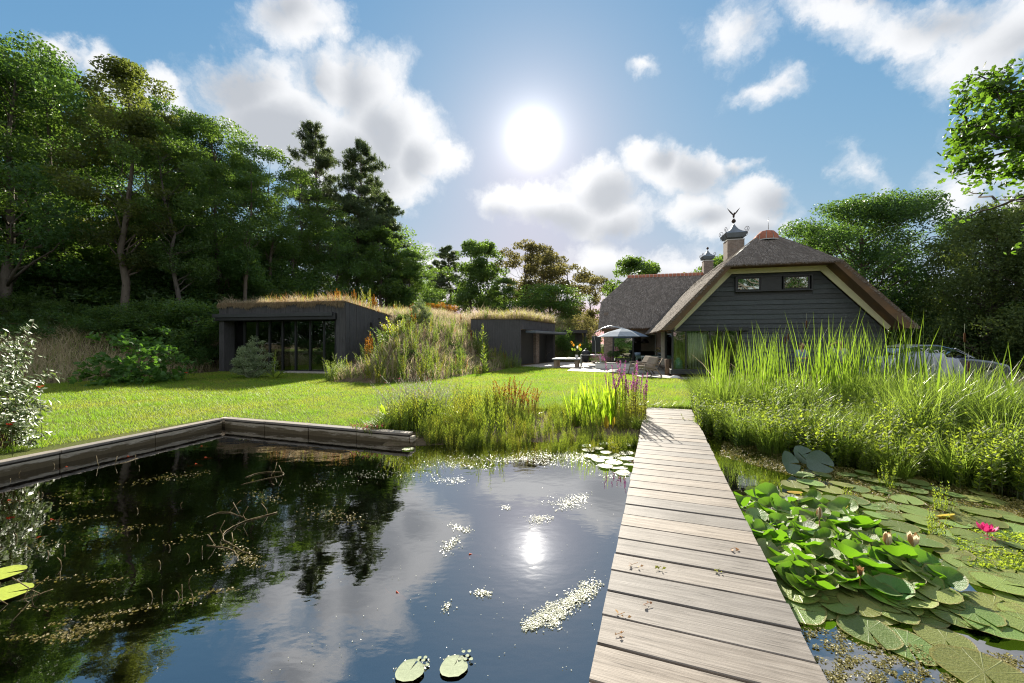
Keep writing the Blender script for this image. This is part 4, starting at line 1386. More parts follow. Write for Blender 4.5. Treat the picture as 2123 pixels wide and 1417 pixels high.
# ---------------------------------------------------------------- chimneys
def chimney(name, label, c, wd, z0, z1, cap_w, hgt, bird):
    root = thing(name, label, 'chimney', c)
    fr = Frame(c, HA, HD)
    o = bx('brick_stack', M['chimney_brick'], root, fr, -wd / 2, wd / 2, -wd / 2, wd / 2, z0, z1); uv_walls(o, fr)
    o = bx('stack_rim', M['mortar'], root, fr, -wd / 2 - .02, wd / 2 + .02, -wd / 2 - .02, wd / 2 + .02, z1 + .001, z1 + .05)
    for sx in (-1, 1):
        for sy in (-1, 1):
            bx('cap_leg', M['iron'], root, fr, sx * wd * .38 - .02, sx * wd * .38 + .02, sy * wd * .38 - .02, sy * wd * .38 + .02, z1 + .05, z1 + .16)
    rot = Matrix.Rotation(math.atan2(HA[1], HA[0]), 3, 'Z')
    s2_ = math.sqrt(2)
    mb = MB()
    zz = z1 + .15
    cw = cap_w / 2
    mb.lathe([(cw * .80 * s2_, zz), (cw * .97 * s2_, zz + hgt * .24), (cw * .99 * s2_, zz + hgt * .27), (cw * .62 * s2_, zz + hgt * .42), (cw * .36 * s2_, zz + hgt * .58), (cw * .17 * s2_, zz + hgt * .80), (.03, zz + hgt * 1.0)], c, 4, False, rot)
    mb.build('pagoda_cap', M['lead'], root)
    mb = MB()
    mb.tube([c + Vector((0, 0, zz + hgt * .98)), c + Vector((0, 0, zz + hgt * 1.32))], .018, 6)
    mb.ball(c + Vector((0, 0, zz + hgt * 1.18)), .10 * cap_w, 10, 8)
    mb.build('finial', M['iron'], root)
    mb = MB()
    for sx in (-1, 1):
        for sy in (-1, 1):
            dirv_ = (fr.a * sx + fr.d * sy).normalized()
            for (z_b, r0, r_b) in ((zz + hgt * .30, .14 * cap_w, cw * 1.25), (zz + hgt * .02, .14 * cap_w, cw * 1.12)):
                pts = []
                for i in range(16):
                    q = -PI / 2 + i / 15 * 2.9 * PI
                    rr = r0 * (1 - i / 15 * .72)
                    pts.append(c + dirv_ * (r_b + rr * math.cos(q)) + Vector((0, 0, z_b + r0 + rr * math.sin(q))))
                pts = [c + dirv_ * (cw * .95) + Vector((0, 0, z_b))] + pts
                mb.tube(pts, .013, 5)
    mb.build('iron_scroll', M['iron'], root)
    if bird:
        b0 = c + Vector((0, 0, zz + hgt * 1.30))
        mb = MB()
        mb.ball(b0 + Vector((0, 0, .20)), (.055, .07, .12), 8, 6); mb.ball(b0 + Vector((.02, -.03, .34)), .042, 8, 6)
        mb.tube([b0 + Vector((.02, -.05, .34)), b0 + Vector((.05, -.13, .32))], [.015, .004], 5)
        for s in (-1, 1): mb.tube([b0 + Vector((s * .03, 0, .14)), b0 + Vector((s * .03, 0, 0))], .012, 4)
        bd = mb.build('bird_figure', M['iron'], root)
        for s in (-1, 1):
            m2 = MB()
            p0 = b0 + Vector((s * .03, 0, .28)); p1 = b0 + fr.a * (s * .19) + Vector((0, 0, .46)); p2 = b0 + fr.a * (s * .34) + Vector((0, 0, .66))
            m2.prism([p0 + Vector((0, 0, -.07)), p1 + Vector((0, 0, -.06)), p2, p1 + Vector((0, 0, .05)), p0 + Vector((0, 0, .04))], fr.d * .02)
            m2.build('wing', M['iron'], bd)
    return root
cb = PY(1521, 600, 22.8); cb.z = 0
chimney('chimney', 'big brick chimney with pagoda cap and bird finial by the thatched ridge', cb, .86, 4.5, 7.27, 1.16, .86, True)
cs = w.p(w.at_px(1467, DR), DR, 0)
chimney('chimney', 'smaller brick chimney with pagoda cap on the wing ridge', cs, .62, 5.6, 7.30, .84, .68, False)

# ================================================================ vegetation builders
def unit(v):
    return v / np.maximum(np.linalg.norm(v, axis=-1, keepdims=True), 1e-9)

def leaf_quads(C, size, r, up=.75, aspect=.55, fold=.12, lean=None, jitter=.35, ndir=(0, 0, 1.0)):
    """one folded kite per leaf: tips out, faces mostly up"""
    n = len(C)
    nrm = r.normal(0, 1, (n, 3)) * (1 - up) + np.array(ndir) * up
    nrm = unit(nrm)
    d = r.normal(0, 1, (n, 3))
    if lean is not None: d = d * .6 + lean
    d = unit(d - nrm * (d * nrm).sum(1, keepdims=True))
    s = np.cross(nrm, d)
    L = (size * r.uniform(1 - jitter, 1 + jitter, n))[:, None]
    droop = nrm * L * fold
    q = np.stack((C - d * L * .5, C + s * L * aspect * .5 - d * L * .05 + droop, C + d * L * .5 - droop * .8, C - s * L * aspect * .5 - d * L * .05 + droop), 1)
    return q

def lobed_leaves(C, size, r, up=.5, aspect=.7):
    """five cornered lobed leaves, three quads each"""
    n = len(C)
    nrm = unit(r.normal(0, 1, (n, 3)) * (1 - up) + np.array([0, 0, 1.0]) * up)
    d = r.normal(0, 1, (n, 3)); d = unit(d - nrm * (d * nrm).sum(1, keepdims=True)); s = np.cross(nrm, d)
    L = (size * r.uniform(.65, 1.3, n))[:, None]
    def pt(x, y, z=0): return C + d * L * x + s * L * y * aspect + nrm * L * z
    base, m1, m2, tip = pt(-.5, 0), pt(-.1, 0, .05), pt(.22, 0, .04), pt(.55, 0, -.08)
    a1, a2, a3, a4 = pt(-.22, .40, -.03), pt(-.02, .26), pt(.20, .46, -.04), pt(.34, .20)
    b1, b2, b3, b4 = pt(-.22, -.40, -.03), pt(-.02, -.26), pt(.20, -.46, -.04), pt(.34, -.20)
    q = [np.stack(x, 1) for x in ((base, m1, a2, a1), (base, b1, b2, m1), (m1, m2, a3, a2), (m1, b2, b3, m2), (m2, tip, a4, a3), (m2, b3, b4, tip))]
    return np.concatenate(q, 0)

def quads_to_mesh(name, Q, mat, tint):
    V = Q.reshape(-1, 3); F = np.arange(len(V)).reshape(-1, 4)
    return raw_mesh(name, V, F, mat, tint=np.repeat(tint, 4))

def blades(base, az, h, lean, width, r, seg=3, droop=.0, fold=False):
    """curved grass or reed blades; arrays of n. returns V, F, per blade count"""
    n = len(base)
    dx, dy = np.cos(az), np.sin(az)
    out = np.stack((dx, dy, np.zeros(n)), 1)
    tw = az + PI / 2 + r.normal(0, .5, n)
    side = np.stack((np.cos(tw), np.sin(tw), np.zeros(n)), 1)
    V = []
    t = np.linspace(0, 1, seg + 1)
    for i, k in enumerate(t):
        wv = width * (1 - k ** 2.2) * (.75 + .5 * k * (1 - k) * 2) if i < seg else width * .0
        up = h * (k - droop * k ** 3 * .6)
        o = h * (lean * k ** 1.6 + droop * k ** 2.6 * .9)
        c = base + out * o[:, None] + np.stack((np.zeros(n), np.zeros(n), up), 1)
        if i < seg:
            V.append(c - side * (wv * .5)[:, None]); V.append(c + side * (wv * .5)[:, None])
        else:
            V.append(c)
    m = 2 * seg + 1
    V = np.stack(V, 1).reshape(-1, 3)
    b = (np.arange(n) * m)[:, None]
    F4 = np.concatenate([b + np.array([[2 * i, 2 * i + 1, 2 * i + 3, 2 * i + 2]]) for i in range(seg - 1)], 0) if seg > 1 else np.zeros((0, 4), int)
    F3 = b + np.array([[2 * seg - 2, 2 * seg - 1, 2 * seg]])
    return V, F4, F3, m

def blade_mesh(name, base, az, h, lean, width, r, mat, seg=3, droop=0.0, tint=None):
    n = len(base)
    droop = np.broadcast_to(droop, (n,))
    V, F4, F3, m = blades(base, az, h, lean, width, r, seg, droop)
    if tint is None: tint = r.random(n)
    return raw_mesh(name, V, [F4, F3] if len(F4) else [F3], mat, tint=np.repeat(tint, m))

class Cloud:
    """gathers quads and tubes with several materials into one mesh"""
    def __init__(s): s.V, s.F, s.T, s.I, s.n = [], {3: [], 4: []}, [], {3: [], 4: []}, 0
    def quads(s, Q, mi, tint):
        k = Q.shape[1]
        V = Q.reshape(-1, 3); s.F[k].append(np.arange(len(V)).reshape(-1, k) + s.n); s.V.append(V); s.T.append(np.repeat(tint, k)); s.I[k].append(np.full(len(Q), mi)); s.n += len(V)
        return s
    def raw(s, V, F4, F3, mi, tint):
        for k, f in ((4, F4), (3, F3)):
            if len(f): s.F[k].append(np.asarray(f) + s.n); s.I[k].append(np.full(len(f), mi))
        s.V.append(V); s.T.append(tint); s.n += len(V); return s
    def tubes(s, paths, radii, mi, n=4, tint=.5):
        mb = MB()
        for p, r_ in zip(paths, radii): mb.tube(p, r_, n, cap=False)
        V = np.array([tuple(v) for v in mb.V])
        if len(V) == 0: return s
        return s.raw(V, np.array(mb.F), np.zeros((0, 3), int), mi, np.full(len(V), tint))
    def mesh(s, name, mats):
        F, I = [], []
        for k in (4, 3):
            if s.F[k]: F.append(np.concatenate(s.F[k])); I.append(np.concatenate(s.I[k]))
        return raw_mesh(name, np.concatenate(s.V), F, mats, tint=np.concatenate(s.T), mat_idx=np.concatenate(I))

def bend(p0, p1, r, n=5, sag=0.0, wob=.06):
    p0, p1 = np.array(p0, float), np.array(p1, float)
    L = np.linalg.norm(p1 - p0)
    k = r.normal(0, wob * L, (n + 1, 3)); k[0] = 0; k[-1] = 0
    t = np.linspace(0, 1, n + 1)[:, None]
    P_ = p0 + (p1 - p0) * t + k * np.sin(t * PI)
    P_[:, 2] += sag * L * np.sin(t[:, 0] * PI)
    return [tuple(x) for x in P_]

def make_tree(seed, H, R, base, nclu, per, leaf, trunk_r, mat, bark='bark', shape='round', fork=None, leafkind='quad', clump=1.0, up=.55, cluster_flat=.6):
    """returns (trunk mesh, crown mesh). base: height where the crown starts"""
    r = np.random.default_rng(seed)
    trunk = MB()
    lean = r.normal(0, .03 * H, 2)
    top = np.array([lean[0], lean[1], H * .88])
    path = bend((0, 0, -.4), top, r, 8, 0, .012)
    rad = [trunk_r * (1.25 if i == 0 else 1) * (1 - .90 * i / 8) + .012 for i in range(9)]
    trunk.tube(path, rad, 8)
    P_ = np.array(path)
    cen, crad = [], []
    tries = 0
    while len(cen) < nclu and tries < nclu * 30:
        tries += 1
        z = base + (H - base) * r.random()
        k = (z - base) / (H - base)
        if shape == 'round': prof = math.sqrt(max(0, 1 - (2 * (k - .40) / 1.21) ** 2))
        elif shape == 'cone': prof = (1 - k) ** .8 * (.35 + .65 * min(1, k * 6)) + .06
        elif shape == 'column': prof = min(1, k * 3 + .3) * math.sqrt(max(0, 1 - k ** 3))
        elif shape == 'vase': prof = min(1, .3 + k * 1.0) * math.sqrt(max(0, 1 - max(0, (k - .55) / .45) ** 2))
        else: prof = 1
        a = r.random() * 2 * PI
        lump = 1 + .22 * math.sin(3 * a + seed) + .15 * math.sin(5 * a + z * 1.3 + seed * 2)
        q = R * prof * lump * (r.random() ** .45)
        c = np.array([math.cos(a) * q + lean[0] * k, math.sin(a) * q + lean[1] * k, z])
        cen.append(c); crad.append(clump * r.uniform(.65, 1.25))
    cen = np.array(cen); crad = np.array(crad)
    # limbs reach for the clumps
    order = r.permutation(len(cen))[:max(10, int(len(cen) * .55))]
    for i in order:
        c = cen[i]
        zt = np.clip(c[2] - .45 * np.linalg.norm(c[:2]) - r.uniform(.2, 1.2), base * .75, H * .84)
        k = np.interp(zt, P_[:, 2], np.arange(len(P_)))
        a = P_[int(k)] + (P_[min(int(k) + 1, len(P_) - 1)] - P_[int(k)]) * (k - int(k))
        rr = max(.02, trunk_r * .38 * (1 - k / 9))
        trunk.tube(bend(a, c, r, 5, .05, .05), [rr, rr * .8, rr * .62, rr * .45, rr * .3, .010], 5)
    # leaves
    w = crad ** 2; w = w / w.sum()
    n = nclu * per
    ci = r.choice(len(cen), n, p=w)
    off = unit(r.normal(0, 1, (n, 3))) * (r.random((n, 1)) ** .42)
    off[:, 2] *= cluster_flat
    C = cen[ci] + off * crad[ci][:, None]
    tint = np.clip(r.random(n) * .6 + (r.random(len(cen)) * .4)[ci], 0, 1)
    if leafkind == 'quad':
        Q = leaf_quads(C, np.full(n, leaf), r, up)
    elif leafkind == 'needle':
        d = unit(off + np.array([0, 0, .55]) + r.normal(0, .35, (n, 3)))
        s = unit(np.cross(d, r.normal(0, 1, (n, 3))))
        L = (leaf * r.uniform(.7, 1.3, n))[:, None]
        Q = np.stack((C - s * L * .10, C + s * L * .10, C + d * L + s * L * .05, C + d * L - s * L * .05), 1)
    else:
        Q = lobed_leaves(C, np.full(n, leaf), r, up); tint = np.tile(tint, 6)
    tm = bpy.data.meshes.new('trunk'); tm.from_pydata([tuple(v) for v in trunk.V], [], trunk.F); tm.materials.append(M[bark])
    tm.polygons.foreach_set('use_smooth', np.ones(len(tm.polygons), bool)); tm.update()
    return tm, quads_to_mesh('crown', Q, M[mat], tint)

def pine_meshes(seed, H, R, base, trunk_r, whorls=20, tufts=82):
    """open crown: level branches carrying upturned tufts of needles"""
    r = np.random.default_rng(seed)
    trunk = MB()
    path = bend((0, 0, -.4), (r.normal(0, .3), r.normal(0, .3), H), r, 8, 0, .008)
    trunk.tube(path, [trunk_r * (1 - .93 * i / 8) + .01 for i in range(9)], 8)
    P_ = np.array(path); T = []; 
    for wv in range(whorls):
        k = (wv + .5) / whorls
        z = base + (H - base) * k ** .9
        L = R * ((1 - k) ** .62 + .10) * r.uniform(.7, 1.15)
        for b in range(r.integers(3, 5)):
            a = r.random() * 2 * PI
            i = np.interp(z, P_[:, 2], np.arange(9)); p0 = np.array([np.interp(z, P_[:, 2], P_[:, j]) for j in range(3)])
            l = L * r.uniform(.6, 1.1)
            p1 = p0 + np.array([math.cos(a) * l, math.sin(a) * l, l * (.10 + .35 * k) + r.normal(0, .1)])
            rr = max(.014, trunk_r * .3 * (1 - k * .8))
            trunk.tube(bend(p0, p1, r, 4, -.04, .05), [rr, rr * .8, rr * .6, rr * .4, .008], 5)
            nt_ = int(tufts * (l / R) ** .7) + 4
            u = r.uniform(.30, 1.02, nt_) ** .8
            side = np.array([-math.sin(a), math.cos(a), 0])
            pts = p0 + (p1 - p0) * u[:, None] + side * (r.normal(0, .30, nt_) * l * u)[:, None] * .8 + np.array([0, 0, 1]) * r.uniform(.0, .28, nt_)[:, None]
            T.append(pts)
    T.append(np.array([[path[-1][0], path[-1][1], H + q] for q in (-.5, -.2, .1, .35)]))
    T = np.concatenate(T)
    per = 18
    n = len(T) * per
    ci = np.repeat(np.arange(len(T)), per)
    axis = unit(np.array([0, 0, 1.0]) + r.normal(0, .35, (len(T), 3)))[ci]
    t = r.random((n, 1))
    L = .17 * r.uniform(.7, 1.3, (n, 1))
    d = unit(axis * .55 + unit(r.normal(0, 1, (n, 3))) * .9)
    C = T[ci] + axis * (t - .35) * .30
    s = unit(np.cross(d, r.normal(0, 1, (n, 3))))
    Q = np.stack((C - s * L * .085, C + s * L * .085, C + d * L + s * L * .04, C + d * L - s * L * .04), 1)
    tm = bpy.data.meshes.new('trunk'); tm.from_pydata([tuple(v) for v in trunk.V], [], trunk.F); tm.materials.append(M['bark_pine'])
    tm.polygons.foreach_set('use_smooth', np.ones(len(tm.polygons), bool)); tm.update()
    return tm, quads_to_mesh('crown', Q, M['needle'], np.clip(r.random(n) * .5 + (r.random(len(T)) * .5)[ci], 0, 1))

def put_tree(name, meshes, loc, label, s=(1, 1, 1), rz=0.0, group=None, mat=None):
    o = thing(name, label, 'tree', loc, rz, group)
    o.scale = s if isinstance(s, (tuple, list)) else (s, s, s)
    mobj('trunk', meshes[0], o); c = mobj('crown', meshes[1], o)
    return o

def gz(x, y): return float(height(np.array([x]), np.array([y]))[0])

def X_at(px, Y): return (px - 1061.5) / FPX * Y
def Z_at(py, Y): return EYE + (712 - py) / FPX * Y

# ---------------------------------------------------------------- tree kinds
TK = {
    'broad_a': make_tree(11, 15, 4.4, 3.4, 105, 290, .17, .24, 'leaf_dark', clump=.92),
    'broad_b': make_tree(12, 15, 4.0, 4.0, 92, 280, .165, .21, 'leaf_mid', clump=.88),
    'broad_c': make_tree(13, 14, 3.6, 4.8, 66, 270, .16, .18, 'leaf_mid', clump=.82, shape='vase'),
    'maple': make_tree(14, 14.5, 2.9, 4.2, 84, 250, .165, .20, 'leaf_maple', clump=.72, shape='column'),
    'thin': make_tree(15, 13, 2.6, 5.0, 40, 210, .16, .15, 'leaf_mid', clump=.70, shape='vase'),
    'shrubby': make_tree(16, 7, 3.1, .5, 70, 190, .19, .12, 'leaf_mid', clump=.95),
    'big_round': make_tree(17, 11, 5.9, 1.2, 260, 300, .17, .30, 'leaf_dark', clump=1.05),
    'cypress': make_tree(18, 8.6, 3.3, .3, 150, 240, .15, .22, 'leaf_cypress', clump=.75, shape='column', up=.1, cluster_flat=1.2),
    'pine_a': pine_meshes(21, 15, 3.4, 4.5, .20),
    'pine_b': pine_meshes(22, 14, 3.0, 3.0, .18, 21, 86),
    'mid_a': make_tree(23, 8, 2.9, 1.0, 60, 170, .26, .16, 'leaf_mid', clump=.9),
    'mid_b': make_tree(24, 8, 3.0, 1.8, 44, 160, .24, .14, 'leaf_olive', clump=.85, shape='vase'),
    'under': make_tree(25, 4.2, 2.5, .1, 58, 190, .17, .08, 'leaf_mid', clump=.9, up=.6),
}
KH = {'broad_a': 15.6, 'broad_b': 15.6, 'broad_c': 14.6, 'maple': 15.2, 'thin': 13.6, 'shrubby': 7.5, 'big_round': 11.6, 'cypress': 9.3, 'pine_a': 15.6, 'pine_b': 14.6, 'mid_a': 8.5, 'mid_b': 8.5, 'under': 4.7}

def tree_at(kind, px, top, Y, label, wid=1.0, rz=0.0, name='deciduous_tree', group=None, base=None):
    x = X_at(px, Y)
    g = gz(x, Y) if base is None else base
    s = (Z_at(top, Y) - g) / KH[kind]
    return put_tree(name, TK[kind], (x, Y, g - .05), label, (s * wid, s * wid, s), rz, group)

# left wood
tree_at('broad_a', 10, 40, 21, 'tallest dark broadleaf tree, at the far left of the wood', 1.0, .3)
tree_at('broad_b', -190, 10, 20, 'tall broadleaf tree half outside the left of the picture', 1.1, 1.3)
tree_at('broad_b', 120, 128, 24, 'dense broadleaf tree between the tallest left tree and the maple', .95, 2.2)
tree_at('maple', 250, 112, 22, 'slender yellow tinged maple with straight trunk at the front of the wood', 1.0, .9, 'maple_tree')
tree_at('broad_a', 345, 212, 27, 'dark broadleaf tree just right of the slender maple', .85, 4.0)
tree_at('broad_c', 385, 262, 23, 'broadleaf tree with bent bare trunk in front of the wood', .9, 5.0)
tree_at('broad_b', 455, 250, 27, 'rounded broadleaf tree in the middle of the wood', .95, 3.1)
tree_at('broad_c', 505, 305, 26, 'loose broadleaf tree left of the thin bare stemmed trees', .9, .4)
tree_at('thin', 568, 312, 31, 'thin tree with bare twin stems left of the tall pine', 1.1, 1.0)
tree_at('thin', 602, 345, 34, 'thin open tree close beside the tall pine trunk', 1.2, 2.7)
tree_at('pine_a', 652, 248, 40, 'tallest dark pine at the right end of the wood', .95, .5, 'pine_tree')
tree_at('pine_b', 738, 286, 41, 'second dark pine right of the tallest pine', 1.0, 2.0, 'pine_tree')
tree_at('shrubby', 700, 465, 37, 'ivy green bushy tree at the foot of the two pines', .9, 1.2)
tree_at('pine_b', 800, 400, 43, 'broad lower pine with light green skirt right of the tall pines', 1.25, 4.1, 'pine_tree')
tree_at('mid_a', 790, 470, 40, 'light green rounded tree under the broad lower pine', 1.0, 3.0)
tree_at('mid_a', 848, 515, 42, 'lowest light green tree at the right end of the wood', .95, 5.2)
tree_at('broad_c', 690, 395, 46, 'broadleaf tree filling the gap behind the two pines', .9, 1.4)
tree_at('pine_a', 775, 372, 47, 'third dark pine between the second pine and the broad lower one', 1.1, 3.3, 'pine_tree')
tree_at('broad_c', 632, 410, 44, 'broadleaf tree behind the tallest pine', .9, 2.4)
tree_at('shrubby', 820, 470, 46, 'bushy tree behind the broad lower pine', 1.0, .4)
for (px, top, Y) in ((60, 470, 30), (125, 490, 31), (205, 470, 32), (300, 480, 31), (345, 455, 36), (425, 490, 32), (480, 470, 36), (530, 500, 33), (585, 490, 37), (-40, 470, 29)):
    tree_at('shrubby', px, top, Y, 'backlit green understorey tree between the trunks of the left wood', 1.15, px * .7, 'understorey_tree', 'understorey trees of the left wood')
# second row fills the wood
k = 0
for (px, top, Y, kd) in ((-330, 60, 24, 'broad_a'), (-60, 90, 29, 'broad_b'), (60, 150, 32, 'broad_a'), (190, 215, 34, 'broad_b'), (410, 300, 38, 'broad_b'), (490, 340, 40, 'broad_a'), (300, 240, 35, 'broad_a'), (20, 220, 42, 'broad_b')):
    tree_at(kd, px, top, Y, 'dark broadleaf tree deep inside the left wood', 1.0, k * 1.7, group='trees deep in the left wood'); k += 1
for (px, top, Y) in ((20, 600, 20.5), (70, 560, 25), (130, 615, 21.0), (190, 560, 27), (205, 630, 20.5), (310, 610, 21.5), (350, 560, 27), (405, 610, 22.0), (440, 570, 27), (505, 570, 28), (560, 560, 30), (610, 560, 33), (-60, 540, 21), (-150, 540, 20), (270, 500, 26), (150, 480, 27), (30, 470, 27), (420, 500, 28), (345, 520, 27), (480, 520, 31)):
    tree_at('under', px, top, Y, 'leafy dark undergrowth shrub at the foot of the left wood', 1.15, k * 1.3, 'undergrowth_shrub', 'undergrowth of the left wood'); k += 1
# trees beyond the mound
tree_at('pine_b', 935, 508, 71, 'far blue green pine behind the grassy mound', 1.5, .2, 'pine_tree')
tree_at('pine_b', 903, 538, 73, 'lower far pine beside the light green tree on the left', 1.4, 1.2, 'pine_tree')
tree_at('mid_a', 975, 498, 59, 'bright ivy green tree left of centre behind the mound', .85, .4)
tree_at('mid_a', 1012, 500, 62, 'upright green tree touching the ivy green one', .75, 2.4)
tree_at('mid_b', 1088, 490, 59, 'dark open tree behind the mound under the sun', 1.0, 1.1)
tree_at('mid_b', 1130, 508, 62, 'dark tree with twiggy top right of the sun column', .95, 3.1)
tree_at('mid_b', 1176, 535, 65, 'sloping dark tree between the mound and the wing roof', 1.0, 4.4)
tree_at('mid_b', 1222, 560, 68, 'sparse twiggy tree next to the wing roof', .8, .7)
tree_at('mid_a', 1045, 575, 53, 'low yellow green tree in the gap behind the mound', 1.1, 5.0)
tree_at('under', 1140, 585, 52, 'dark low thicket behind the mound under the dark trees', 1.6, 1.0, 'thicket')
tree_at('under', 880, 590, 53, 'dark low thicket behind the mound beside the wood', 1.4, 2.0, 'thicket')
# behind the house
tree_at('mid_a', 1310, 532, 50, 'rounded green tree rising over the left end of the red ridge', 1.0, .9)
tree_at('mid_a', 1353, 548, 52, 'smaller green tree right of the rounded one over the red ridge', .7, 2.9)
tree_at('mid_b', 1425, 555, 52, 'green tree top showing above the ridge left of the small chimney', .9, 1.9)
tree_at('mid_a', 1495, 530, 48, 'green tree between the two chimneys', .9, 4.9)
tree_at('big_round', 1800, 400, 29, 'huge round broadleaf tree behind the right of the thatched house', 1.0, 2.2)
tree_at('big_round', 1960, 615, 35, 'dark broad tree deep behind the cypress', .9, 1.2)
tree_at('cypress', 2050, 418, 21.5, 'dense dark green cypress hedge tree at the right', .92, .8, 'cypress_tree')
tree_at('cypress', 2175, 450, 20, 'dense cypress half outside the right of the picture', 1.0, 2.8, 'cypress_tree')
tree_at('pine_b', 2105, 398, 27, 'pine top showing above the dark cypress', 1.2, 1.9, 'pine_tree')
for (px, top, Y) in ((1870, 640, 25), (1925, 610, 27), (1985, 640, 24), (2090, 640, 22), (1830, 600, 30), (2200, 600, 20)):
    tree_at('under', px, top, Y, 'dark shrub in the shade behind the parked car', 1.3, k * 1.3, 'undergrowth_shrub', 'shrubs in the shade behind the car'); k += 1
# garden trees behind the photographer, which the windows mirror
for (x, y, kd, s_) in ((-16, -26, 'big_round', 1.1), (-4, -30, 'broad_b', .8), (6, -27, 'big_round', 1.0), (17, -25, 'broad_a', .8), (27, -20, 'big_round', 1.0), (-28, -20, 'broad_b', .8), (36, -8, 'big_round', 1.0), (12, -36, 'broad_a', 1.0), (-9, -20, 'shrubby', .7), (20, -17, 'shrubby', .7)):
    put_tree('deciduous_tree', TK[kd], (x, y - 6, 0), 'garden tree on the far side of the pond, mirrored in the windows', s_ * .9, k * 1.1, 'garden trees mirrored in the windows'); k += 1
for (x, y, s_) in ((-40, -4, .95), (-37, -14, 1.0), (-50, 2, 1.0), (-47, -22, 1.0), (-58, -8, 1.1)):
    put_tree('deciduous_tree', TK['big_round'], (x, y, -.1), 'garden tree on the far side of the pond, mirrored in the windows', s_, x * 1.1, 'garden trees mirrored in the windows')
for i in range(22):
    x = -46 + i * 4.4; y = -13.5 - 3.0 * math.sin(i * 1.9) - abs(x) * .02
    put_tree('hedge_shrub', TK['under'], (x, y, -.1), 'leafy garden shrub on the far side of the pond, mirrored in the windows', (1.25, 1.25, .6), i * 1.1, 'garden shrubs mirrored in the windows')

# ---------------------------------------------------------------- oak reaching in from the right
def oak():
    r = np.random.default_rng(41)
    Y0 = 6.6
    loc = Vector((11.2, 7.4, -.05))
    root = thing('oak_tree', 'oak with sunlit lobed leaves reaching in from the right edge', 'tree', loc)
    mb = MB()
    mb.tube(bend(loc - Vector((0, 0, .3)), (11.5, 7.3, 8.5), r, 8, 0, .01), [.26 - .024 * i for i in range(9)], 8)
    ends = []
    def limb(p0, p1, rad, depth):
        pts = bend(p0, p1, r, 6, .03, .05)
        mb.tube(pts, [rad * (1 - .8 * i / 6) + .004 for i in range(7)], 5)
        L = (Vector(p1) - Vector(p0)).length
        if depth == 0:
            ends.extend([pts[3], pts[4], pts[5], pts[6], pts[6]]); return
        for i in range(6 if depth > 1 else 5):
            q = np.array(pts[min(6, 2 + i)])
            d = np.array(p1) - np.array(p0); d /= np.linalg.norm(d)
            e = q + (d * .55 + r.normal(0, .55, 3)) * L * (.25 if depth > 1 else .36)
            limb(tuple(q), tuple(e), rad * .45, depth - 1)
    starts = [(3.2, (1965, 265, 6.9)), (3.4, (1985, 330, 6.6)), (3.9, (2035, 215, 6.8)), (4.4, (2060, 195, 6.9)), (3.6, (2060, 300, 6.5)), (5.0, (2110, 170, 6.7)), (2.9, (2095, 350, 6.4)), (4.2, (2100, 250, 6.6)), (5.6, (2160, 130, 6.8)), (3.8, (2180, 300, 6.3)), (3.7, (2025, 280, 7.0))]
    for z0, (px, py, Y) in starts:
        e = PY(px, py, Y)
        root_p = PY(2250 + (px - 2060) * .2, py + (py - 260) * .15 + r.normal(0, 20), Y)
        mb.tube(bend((11.3, 7.35, z0 + .2), tuple(root_p), r, 4, .03, .04), [.06, .055, .05, .046, .042], 6)
        limb(tuple(root_p), tuple(PY(px + 46, py, Y)), .034, 2)
    # rest of the crown outside the picture
    for i in range(26):
        a = r.random() * 2 * PI; q = r.uniform(1.2, 3.0)
        e = np.array([11.9 + abs(math.cos(a)) * q, 7.2 + math.sin(a) * q, r.uniform(3.6, 8.6)])
        limb((11.3, 7.35, float(e[2] - 1.0)), tuple(e), .05, 1)
    mb.build('trunk', M['bark'], root)
    E = np.array([tuple(e) for e in ends])
    per = 4
    C = np.repeat(E, per, 0) + r.normal(0, .085, (len(E) * per, 3))
    Q = lobed_leaves(C, np.full(len(C), .105), r, .45)
    t = np.tile(np.clip(r.random(len(C)) * .8 + .1, 0, 1), 6)
    cm = quads_to_mesh('crown', Q - np.array(loc), M['leaf_oak'], t)
    mobj('crown', cm, root)
oak()

# ================================================================ low planting
def pn(x, y, s=1.0):
    """cheap smooth noise in 0..1"""
    x = np.asarray(x) * s; y = np.asarray(y) * s
    v = np.sin(x * 1.7 + 1.3 * np.sin(y * 1.1 + .5)) + np.sin(y * 2.3 + 1.1 * np.sin(x * 1.9)) + .6 * np.sin(x * 4.1 - y * 3.3) + .5 * np.sin(x * 7.3 + y * 8.1 + 2)
    return np.clip(v / 5.2 + .5, 0, 1)

def scatter(poly, n, r, wfun=None):
    P2 = np.array([p[:2] for p in poly]); lo, hi = P2.min(0), P2.max(0)
    out = []; got = 0
    while got < n:
        q = lo + (hi - lo) * r.random((n * 2, 2))
        k = poly_sdf(q[:, 0], q[:, 1], poly) > 0
        if wfun is not None: k &= r.random(len(q)) < wfun(q[:, 0], q[:, 1])
        q = q[k]; out.append(q); got += len(q)
    return np.concatenate(out)[:n]

def stuff_blades(name, pts, z, h, width, mat, r, lean=.35, seg=2, droop=.2, tint=None, parent=None):
    n = len(pts)
    base = np.column_stack((pts, z))
    me = blade_mesh(name, base, r.random(n) * 2 * PI, h, lean * r.uniform(.3, 1.4, n), width, r, M[mat], seg, droop * r.uniform(.2, 1.4, n), tint)
    o = mobj(name, me, parent)
    return tag(o, kind='stuff')

